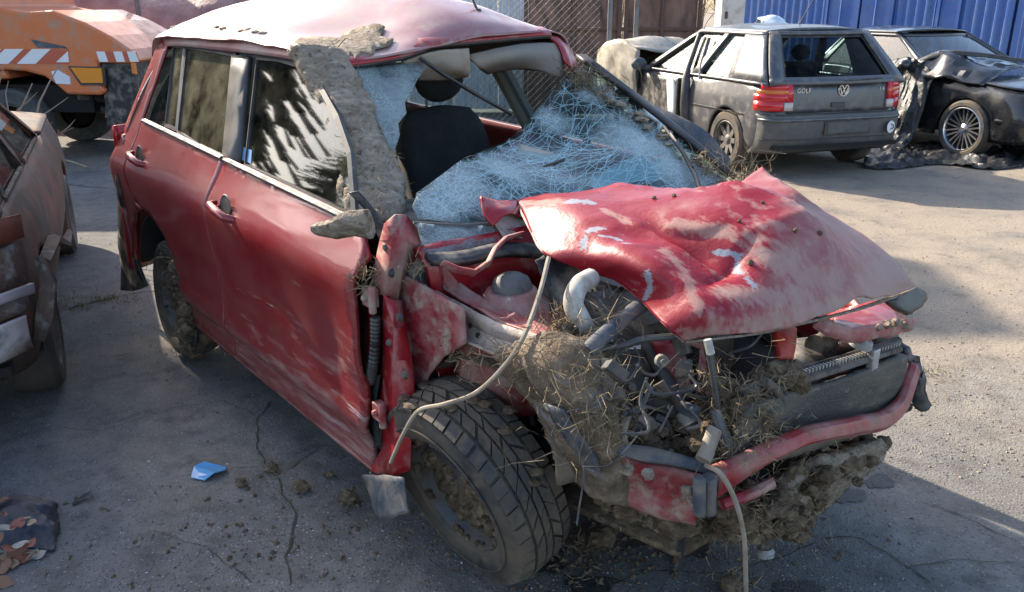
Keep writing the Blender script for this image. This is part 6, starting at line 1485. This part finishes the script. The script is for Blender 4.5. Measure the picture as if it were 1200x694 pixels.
# grey corrugated sheet
def corrugated(name, p0, p1, z0, z1, pitch, depth, mat, parent, flat=.34):
    p0, p1 = V(p0), V(p1); d = (p1 - p0); L_ = d.length; d.normalize(); n_ = V((d.y, -d.x, 0)); m = MB(); vs = []
    a = 0.0; prof = []
    while a < L_:
        for f, h in ((0, 0), (flat, 0), (.5, 1), (.5 + flat * .9, 1)):
            if a + f * pitch <= L_: prof.append((a + f * pitch, h * depth))
        a += pitch
    prof.append((L_, 0))
    for (s, h) in prof:
        q = p0 + d * s + n_ * h; vs += [V((q.x, q.y, z0)), V((q.x, q.y, z1))]
    m.add(vs, [(2 * i, 2 * i + 2, 2 * i + 3, 2 * i + 1) for i in range(len(prof) - 1)])
    return m.build(name, mat, parent, smooth=False, solid=.006)
gs = thing('corrugated_fence', (-.3, 14.2, 0), 'pale grey corrugated sheet fence left of the rusty gate', 'fence')
grey_c = M('grey_corrugated_steel', (.62, .66, .70), .5, .1, [((.45, .44, .42), .3, 3, .2, None, .7)])
for k in range(3): corrugated('sheet', (-1.4 + k * .74, .01 * (k % 2), 0), (-1.4 + k * .74 + .73, .01 * (k % 2), 0), .05, 2.3, .10, .02, grey_c, gs)
for x in (-1.2, .2, .78): MB().tube([(x, .12, 0), (x, .12, 2.3)], .04, 8).build('post', post_m, gs)
# white block of masonry between gate and container
wb_ = thing('wall_pillar', (3.92, 15.9, 0), 'whitewashed masonry pillar between the rusty gate and the blue container', 'pillar')
MB().box((0, 0, 1.5), (.42, .5, 3.0)).rough(.004, 3).build('masonry', M('whitewash', (.66, .62, .55), .9, 0, [((.40, .34, .27), .3, 5, .1, None, .9)], bump=(25, .4)), wb_, bevel=.02)
MB().box((-.12, -.26, 1.52), (.05, .02, .12)).build('keyhole_plate', rust2, wb_, bevel=.003)
MB().box((0, 0, 3.03), (.52, .6, .06)).build('capping', rust, wb_, bevel=.01)
# blue container
blue = M('blue_container_paint', (.05, .13, .40), .38, .1, [((.10, .17, .36), .35, 3, .2, None, .6), ((.16, .08, .05), .16, 9, .05, None, .85)], coat=.2)
ct = thing('shipping_container', (6.30, 15.24, 0), 'blue corrugated steel container closing the yard behind the parked cars', 'container', -.885)
xs0 = -2.95
for (a, b_, kind) in ((0, 1.98, 'c'), (2.04, 2.62, 'p'), (2.66, 3.20, 'p'), (3.26, 3.98, 'c'), (4.04, 4.32, 'p'), (4.36, 5.15, 'c')):
    if kind == 'c': corrugated('corrugated_panel', (xs0 + a, 0, 0), (xs0 + b_, 0, 0), .16, 2.45, .155, .042, blue, ct, .2)
    else: MB().box((xs0 + (a + b_) / 2, 0, 1.3), (b_ - a, .03, 2.3)).build('flat_panel', blue, ct, smooth=False, bevel=.004)
for x in (2.01, 3.23, 4.01, 4.34): MB().box((xs0 + x, -.02, 1.3), (.05, .06, 2.36)).build('frame_bar', blue, ct, smooth=False)
for x in (2.30, 2.95): 
    q = MB(); q.tube([(xs0 + x, -.06, .2), (xs0 + x, -.06, 2.4)], .018, 8); q.box((xs0 + x, -.07, 1.32), (.05, .03, .10)); q.build('locking_bar', blue, ct)
MB().box((xs0 + 2.58, -.02, .10), (5.2, .12, .16)).build('bottom_rail', blue, ct, smooth=False); MB().box((xs0 + 2.58, -.01, 2.5), (5.2, .12, .10)).build('top_rail', blue, ct, smooth=False)
MB().box((xs0 + 2.58, 1.2, 1.3), (5.16, 2.2, 2.4)).build('container_core', blue, ct, smooth=False)
corrugated('corrugated_panel', (xs0 + 5.2, 0, 0), (xs0 + 5.2, 2.35, 0), .16, 2.45, .19, .05, blue, ct, .25)
# shrubs far behind the gap by the pillar
bare = M('bare_twigs', (.17, .12, .08), .85)
def bush(name, loc, hgt, rad, n_, label, seed, leafm=None):
    R_ = random.Random(seed); t = thing(name, loc, label, 'bush'); m = MB()
    for i in range(n_):
        a = R_.uniform(0, 6.28); l_ = hgt * R_.uniform(.6, 1.0); out = rad * R_.uniform(.2, 1)
        pts = [V((R_.uniform(-.15, .15), R_.uniform(-.15, .15), 0))]
        for k in range(1, 5): pts.append(V((math.cos(a) * out * k / 4 + R_.gauss(0, .05), math.sin(a) * out * k / 4 + R_.gauss(0, .05), l_ * (k / 4) ** .8)))
        m.tube(pts, [.016, .012, .009, .006, .003], 4)
        for j in range(6):
            p0 = pts[R_.choice((2, 3, 4))]; d = V((R_.uniform(-1, 1), R_.uniform(-1, 1), R_.uniform(0, 1))) * hgt * .18; m.tube([p0, p0 + d * .5 + V((0, 0, .02)), p0 + d], [.006, .004, .002], 3)
    m.build('branches', bare, t)
    return t
bush('bare_bush', (4.1, 21, 0), 2.6, 1.3, 40, 'leafless brown bush in the gap between gate and white pillar', 8)
bush('bare_bush', (3.1, 23, 0), 2.4, 1.4, 40, 'leafless brown bush rising behind the right end of the rusty gate', 9)

# ================================================================== tarpaulin heap behind the fence
tp = M('faded_red_tarpaulin', (.36, .17, .15), .6, 0, [((.46, .28, .25), .42, 1.6, .25, (1, 1, .5), .6), ((.22, .10, .09), .3, 3, .2, None, .7)], bump=(10, .5, .04))
rows = []
for k, (yo, zz) in enumerate(((-.62, .02), (-.5, .35), (-.55, .9), (-.35, 1.35), (0, 1.78), (.7, 1.95), (1.6, 1.2), (2.0, .05))):
    rows.append([V((x, 13.3 + yo + .15 * math.sin(x * 2.2 + k), zz * (1 + .07 * math.sin(x * 1.9 + k * .6)) - (min(.35, zz * .4) if i in (0, 6) else 0))) for i, x in enumerate((-7.6, -7.0, -6.2, -5.5, -4.8, -4.2, -3.7))])
m = MB().net(rows, 9, 7); m.rough(.06, 1.6); m.rough(.02, 5)
tag(m.build('tarpaulin', tp, None, solid=.01), 'faded red tarpaulin thrown over a heap behind the chain link fence', 'tarpaulin')

# orange machine with number plate just behind the fence
orange = M('orange_paint', (.66, .14, .025), .4, 0, [((.58, .22, .10), .36, 3, .25, None, .6), (DUST, .2, 9, .15, None, .85)], coat=.4)
om = thing('work_vehicle', (-5.5, 12.9, 0), 'orange fronted work vehicle with dark slatted grille half hidden behind the fence', 'vehicle')
MB().box((0, .3, .78), (1.1, .5, .9)).build('front', mt['trim'], om, bevel=.03)
for k in range(5): MB().box((0, .03, 1.24 - k * .055), (1.0, .03, .022)).build('slat', post_m, om)
MB().box((0, .02, .98), (1.08, .05, .10)).build('orange_band', orange, om, bevel=.008)
MB().box((.28, .035, .78), (.46, .02, .11)).build('number_plate', mt['trim'], om)
text_part('plate_letters', 'GW', .10, mt['paper'], frame4(V((.26, .022, .78)), (1, 0, 0), (0, 0, 1)), om)

# ================================================================== orange vehicle at the left
YT = 9.45
T3 = lambda u, v, y=YT: on_w(u, v, 1, y)
tr = thing('utility_truck', (0, 0, 0), 'orange utility truck with red and white warning stripes and amber indicator', 'truck')
b0 = T3(20, 190); tr.location = (b0.x, YT + .9, 0)
def tl(p): return p - tr.location
side = [(-260, -60), (-20, -40), (-5, 8), (30, 14), (60, 12), (98, 26), (128, 42), (152, 58), (163, 71), (158, 75), (114, 74), (118, 100), (125, 107), (118, 112), (78, 111), (66, 100), (52, 90), (30, 84), (5, 82), (-15, 88), (-35, 104), (-48, 130), (-260, 130)]
body_pts = [tl(T3(*q)) for q in side]
m = MB(); m.prism(body_pts, (0, 1.75, 0)); m.build('body', orange, tr, smooth=False, bevel=.03)
white_s = M('white_reflective', (.75, .75, .75), .35); red_s = M('red_reflective', (.50, .10, .05), .4)
def plate_on_side(name, px, mat, t=.012, dy=-.006):
    MB().prism([tl(T3(*q)) + V((0, dy, 0)) for q in px], (0, t, 0)).build(name, mat, tr, smooth=False)
plate_on_side('stripe_ground', [(-60, 57), (80, 58), (81, 75), (-60, 74)], red_s)
for u in (-46, -22, 4, 36): plate_on_side('white_stripe', [(u, 74.5), (u + 18, 57.5), (u + 40 - 18, 57.5), (u + 22 - 18 + 3, 74.5)] if False else [(u - 16, 75), (u + 2, 57.5), (u + 24, 57.5), (u + 6, 75)], white_s, dy=-.009)
plate_on_side('white_stripe', [(66, 73), (80, 60), (81, 73)], white_s, dy=-.009)
plate_on_side('front_stripe_ground', [(113, 60), (160, 61), (163, 72), (117, 73)], red_s)
for u in (113, 133, 149): plate_on_side('white_stripe', [(u, 60.5), (u + 10, 60.5), (u + 14, 72.5), (u + 4, 72.5)], white_s, dy=-.009)
plate_on_side('indicator', [(84, 79), (120, 80), (122, 97), (97, 97)], M('amber_lens', (.75, .25, .01), .15, coat=.6), .05, -.03)
plate_on_side('indicator_surround', [(80, 77.5), (123, 78.5), (125, 100), (95, 100)], mt['trim'], .02, -.012)
plate_on_side('grille_corner', [(117, 75), (155, 74), (158, 100), (157, 140), (148, 143), (124, 148), (120, 112), (126, 106)], mt['plastic'], 1.5, .04)
plate_on_side('vent', [(36, 46), (75, 54), (80, 57), (44, 56)], mt['bluegrey'], .01, -.006)
plate_on_side('fading_sticker', [(60, 84), (68, 82), (82, 90), (83, 99), (66, 98)], mt['paper'], .006, -.005)
plate_on_side('front_marker', [(154, 73), (158, 73), (160, 87), (156, 86)], M('amber_marker', (.7, .2, .02), .3), .05, -.02)
for i, (a, b_) in enumerate((((84, 114), (107, 121)), ((86, 128), (112, 136)), ((98, 120), (118, 134)), ((108, 110), (130, 120)), ((120, 128), (140, 136)))):
    m = MB(); m.tube([tl(T3(*a)) + V((0, .15 + .2 * i, 0)), tl(T3(*b_)) + V((0, .4, 0))], .05, 8); m.rough(.012, 6); m.build('chassis_member', mt['engine'], tr)
plate_on_side('tow_block', [(120, 122), (142, 122), (142, 139), (118, 139)], mt['bare_red'], .3, .1)
plate_on_side('chassis_rail', [(-200, 118), (118, 118), (118, 132), (-200, 132)], mt['dark'], .1, .5)
MB().box(tl(T3(-60, 118)) + V((0, .95, 0)), (3.0, 1.5, .30)).build('underbody', mt['dark'], tr)
wt = M('teal_grey_tyre', (.03, .04, .045), .75, 0, [((.12, .11, .095), .4, 8, .2, None, .9)])
for (u, dy) in ((22, .13), (22, 1.62), (-330, .13), (-330, 1.62)):
    c = tl(T3(u, 190)); road_wheel(tr, (c.x, c.y + dy - .13 + .12, .40), -1 if dy < 1 else 1, .40, .24, (6, .04, .03, False), mt['rim'], .23, wt)
cabm = MB(); cx0 = tl(T3(-8, 8)).x; cabm.prism([(cx0, -.86, .9), (cx0 - .55, -.86, 2.55), (cx0 - 2.9, -.86, 2.6), (cx0 - 2.9, -.86, .9)], (0, 1.70, 0)); cabm.build('cab', orange, tr, smooth=False, bevel=.05)
MB().box((cx0 - 1.1, -.87, 1.95), (.9, .03, .7)).build('side_window', mt['cglass'], tr, bevel=.01)
wsn = MB().net([[tl(T3(-14, 6)) + V((0, y, 0)) for y in (.1, .9, 1.65)], [tl(T3(-60, -60)) + V((0, y, 0)) for y in (.15, .9, 1.6)]], 3, 3); wsn.build('windscreen', mt['cglass'], tr, solid=.01)

# ================================================================== burnt-out car at the left edge
burn = M('burnt_steel', (.055, .036, .028), .75, .2, [((.13, .09, .065), .30, 5, .12, None, .8), ((.06, .045, .04), .42, 6, .15, None, .85), ((.17, .055, .025), .38, 4.5, .12, None, .8)], bump=(30, .4))
char = M('charred_steel', (.045, .036, .032), .85, .1, [((.16, .10, .07), .4, 9, .2, None, .9), ((.24, .22, .2), .22, 14, .1, None, .9)], bump=(40, .6))
rusty_red = M('rust_red_panel', (.26, .065, .025), .7, .1, [((.10, .045, .03), .45, 5, .2, None, .8)], bump=(50, .3))
bc = thing('burnt_car', (-2.82, 3.22, 0), 'burnt out car with bare rusty steel, seen from its rear corner at the left edge', 'car', math.radians(115))
CS = dict(W=.82, z0=.28, belt=.90, beltf=lambda x: .90 if x > -.3 else .90 + .0 * x, arches=[(0, .35), (2.45, .35)], roof=1.36, wr=.54,
          xr=lambda z: float(np.interp(z, [.28, .45, .56, .6, .9], [-.62, -.70, -.70, -.66, -.60])), xf=lambda z: float(np.interp(z, [.28, .5, .8], [3.2, 3.32, 3.22])),
          prof=lambda t: float(np.interp(t, [0, .2, .5, .8, 1], [.95, .985, 1, .97, .91])), A=(1.95, 1.1), C=(-.42, .25), win=[(.10, .45), (.52, .94)], fe=.92, be=.86, boot=True)
hide_glass = glass_mat('sooty_glass', (.5, .5, .48), .15)
cpt = shell(bc, CS, burn, hide_glass, char)
road_wheel(bc, (0, -.72, .285), -1, .285, .19, (5, .03, .03, False), mt['rim'], .18, M('bald_tyre', (.030, .027, .025), .8, 0, [((.09, .07, .055), .4, 6, .25, None, .9)], bump=(60, .4)))
for x, s in ((0, 1), (2.45, -1), (2.45, 1)): road_wheel(bc, (x, s * .72, .285), s, .285, .19, (5, .03, .03, False), mt['rim'], .18)
def bplan(y, z, o=0):
    a = abs(y) / .82; t = max(0, (a - .66) / .34); return V((CS['xr'](z) + .30 * (1 - math.sqrt(max(0, 1 - t * t))) - o, y, z))
def bskin(y0, y1, zs_, o): return [[bplan(y0 + (y1 - y0) * j / 10, z, o) for j in range(11)] for z in zs_]
MB().net(bskin(-.80, .80, [.60, .615, .63, .64], .035), 1, 1).build('bumper_strip', M('bare_grey_strip', (.55, .56, .58), .35, .4), bc, solid=.02)
MB().net(bskin(-.78, .30, [.55, .57, .595], .02), 1, 1).build('bumper_strip', char, bc, solid=.02)
MB().net(bskin(-.77, .25, [.40, .46, .53, .545], .03), 1, 1).rough(.008, 9).build('scorched_valance', M('ash_white_metal', (.55, .54, .52), .7, 0, [((.12, .10, .09), .38, 7, .1, None, .9)]), bc, solid=.01)
MB().net(bskin(-.79, -.35, [.655, .70, .76, .80], .008), 1, 1).rough(.006, 12).build('lamp_recess', char, bc, solid=.01)
MB().lathe([(0, .01), (.022, .01), (.03, 0), (.03, -.02)], bplan(-.62, .71, .015), (-1, -.2, 0), 14).build('lamp_socket', rusty_red, bc)
MB().net(bskin(-.80, .80, [.81, .86, .90], .012), 1, 1).build('rust_red_corner', rusty_red, bc, solid=.01)
for k in range(2): MB().tube([(-.62, -.55 + k * .05, .30), (-.72, -.5 + k * .05, .27), (-.74, -.3, .26), (-.62, -.2 , .30)], .012, 6).build('exhaust_bracket', mt['alu'], bc)
m = MB(); m.tube([(-.1, -.82, .62), (.3, -.85, .60), (.7, -.86, .5), (1.2, -.86, .44)], [.03, .035, .03, .02], 6); m.rough(.03, 7); m.build('peeling_side_strip', char, bc)
m = MB(); m.tube([(-.52, -.80, .40), (-.5, -.84, .50), (-.48, -.86, .62), (-.42, -.85, .72)], [.02, .03, .03, .02], 6); m.rough(.02, 14); m.build('melted_corner', char, bc)
# bare twigs in front of the truck
tw = thing('bare_shrub', (-3.45, 6.4, 0), 'leafless shrub with pale thin twigs between burnt car and orange truck', 'shrub')
def tw_branch(px, y, r0):
    pts = [on_w(u, v, 1, y) - V(tw.location) for u, v in px]; n_ = len(pts)
    MB().tube(pts, [r0 * (1 - .75 * i / (n_ - 1)) for i in range(n_)], 6).rough(.004, 8).build('branch', M('pale_twig', (.30, .24, .19), .8) if 'pale_twig' not in bpy.data.materials else bpy.data.materials['pale_twig'], tw)
for px, y, r0 in [([(-40, 260), (-5, 190), (12, 150), (28, 120), (38, 98)], 6.4, .014), ([(12, 150), (10, 130), (6, 110), (10, 95)], 6.4, .008), ([(-20, 230), (20, 180), (40, 150), (46, 120), (58, 96), (70, 76)], 6.35, .013), ([(46, 138), (60, 128), (80, 114)], 6.35, .007), ([(40, 150), (33, 142), (30, 140)], 6.35, .006),
                  ([(30, 178), (52, 164), (72, 156), (86, 150)], 6.3, .010), ([(72, 156), (82, 148), (88, 140)], 6.3, .006), ([(36, 158), (50, 152), (62, 143)], 6.35, .006), ([(24, 176), (40, 168), (36, 150), (30, 142)], 6.3, .006), ([(20, 130), (34, 118), (44, 108)], 6.4, .005), ([(-10, 200), (2, 150), (-4, 110), (4, 80)], 6.45, .010)]: tw_branch(px, y, r0)
m = MB(); p = [ground(68, 187), ground(85, 191), ground(102, 197)]; m.tube([q + V((0, 0, .012)) for q in p], [.012, .01, .005], 6); tag(m.build('stick', M('straw_stick', (.5, .4, .25), .8), None), 'straw coloured stick lying on the ground below the orange truck', 'stick')

# ================================================================== conifers outside the picture, on the sun's side of the yard
PD, SD = V((math.cos(SUN_AZ), math.sin(SUN_AZ), 0)), V((-math.sin(SUN_AZ), math.cos(SUN_AZ), 0))
needle = M('conifer_needles', (.035, .055, .028), .8, 0, [((.06, .08, .035), .4, 3, .2, None, .8)])
bark = M('conifer_bark', (.10, .07, .05), .9)
def conifer(x, y, hgt, label, seed, spread=.24, dens=90):
    R_ = random.Random(seed); t = thing('conifer', (x, y, 0), label, 'tree')
    MB().tube([(0, 0, 0), (0, 0, hgt * .6), (0, 0, hgt)], [.22, .13, .02], 8).build('trunk', bark, t)
    m = MB()
    for i in range(int(hgt * dens)):
        k = R_.random() ** 1.1; z = hgt * (.08 + .92 * k); L_ = (1 - k) * hgt * spread * R_.uniform(.6, 1.1) + .12; a = R_.uniform(0, 6.28)
        d = V((math.cos(a), math.sin(a), 0)); s = V((-d.y, d.x, 0))
        for j in range(4):
            f0 = j / 4; p0 = d * L_ * f0 + V((0, 0, z - L_ * .35 * f0)); p1 = d * L_ * (f0 + .34) + V((0, 0, z - L_ * .35 * (f0 + .34)))
            w_ = L_ * .22 * (1 - f0 * .7) * R_.uniform(.6, 1.2)
            m.add([p0, p1 + s * w_ + V((0, 0, -.10 * w_)), p1 + d * L_ * .06, p1 - s * w_ + V((0, 0, -.1 * w_))], [(0, 1, 2, 3)])
    m.build('crown', needle, t, smooth=False)
for (pp, ss, hh_, lab, sd_, sp_) in ((-1.1, 16, 13.0, 'tallest of the dark conifers left of the orange truck', 5, .20), (-4.4, 17, 6.5, 'middle conifer of the dark row left of the orange truck', 6, .24), (-6.5, 16, 6.0, 'broad dark conifer in the row far left of the yard', 7, .30), (-9.0, 17, 6.5, 'dark conifer second from the far left end of the row', 11, .30), (-12.0, 17, 6.0, 'dark conifer at the far left end of the row', 12, .32)):
    q = PD * pp + SD * ss; conifer(q.x, q.y, hh_, lab, sd_, sp_)
q = PD * .28 + SD * 20
tq = PD * 4.85 + SD * 17.0
tw_ = thing('shadow_tower', (tq.x, tq.y, 0), 'unseen peaked tower added to cast a pointed shadow beside the red wreck', 'tower', SUN_AZ)  # added out of view, peaked to throw the pointed shadow by the hood
MB().box((0, 0, 4.05), (1.7, 1.7, 8.1)).build('shaft', M('old_brick', (.25, .12, .08), .9, 0, [((.16, .09, .07), .4, 6, .1, None, .9)]), tw_, smooth=False)
MB().add([(-1, -1, 8.1), (1, -1, 8.1), (1, 1, 8.1), (-1, 1, 8.1), (0, 0, 9.2)], [(0, 1, 4), (1, 2, 4), (2, 3, 4), (3, 0, 4), (3, 2, 1, 0)]).build('roof', rust2, tw_, smooth=False)
sl = thing('occluder', (q.x, q.y, 0), 'unseen silo standing left of the orange truck', 'occluder')  # added out of view so its shadow darkens the ground along the flank
MB().lathe([(1.2, 0), (1.2, 3.4), (1.22, 3.42), (1.2, 3.44), (1.2, 7.0), (1.22, 7.02), (1.2, 7.04), (1.2, 10.35), (1.15, 10.45), (0, 10.5)], (0, 0, 0), (0, 0, 1), 48).build('shell', M('weathered_silo_steel', (.20, .20, .20), .6, .3, [((.16, .10, .07), .36, 2, .2, (1, 1, .3), .8)]), sl)
MB().tube([(-1.3, .1, 0), (-1.3, .1, 10.4)], .03, 6).tube([(-1.3, -.25, 0), (-1.3, -.25, 10.4)], .03, 6).build('ladder', mt['engine'], sl)

Rw = random.Random(44); m = MB()
for i in range(420):
    x = Rw.uniform(-60, 60); y = Rw.uniform(38, 60); h_ = Rw.uniform(3, 8); p0 = V((x, y, 0)); p1 = p0 + V((Rw.gauss(0, .3), Rw.gauss(0, .3), h_))
    m.tube([p0, p0.lerp(p1, .5) + V((Rw.gauss(0, .15), 0, 0)), p1], [.10, .06, .01], 4)
    for k in range(14):
        q0 = p0.lerp(p1, Rw.uniform(.2, .95)); d = V((Rw.uniform(-1, 1), Rw.uniform(-1, 1), Rw.uniform(.1, .9))) * h_ * .2; m.tube([q0, q0 + d], [.03, .008], 3, cap=False)
tag(m.build('bare_wood', bare, None, smooth=False), 'leafless brown wood far behind the yard', kind='stuff')
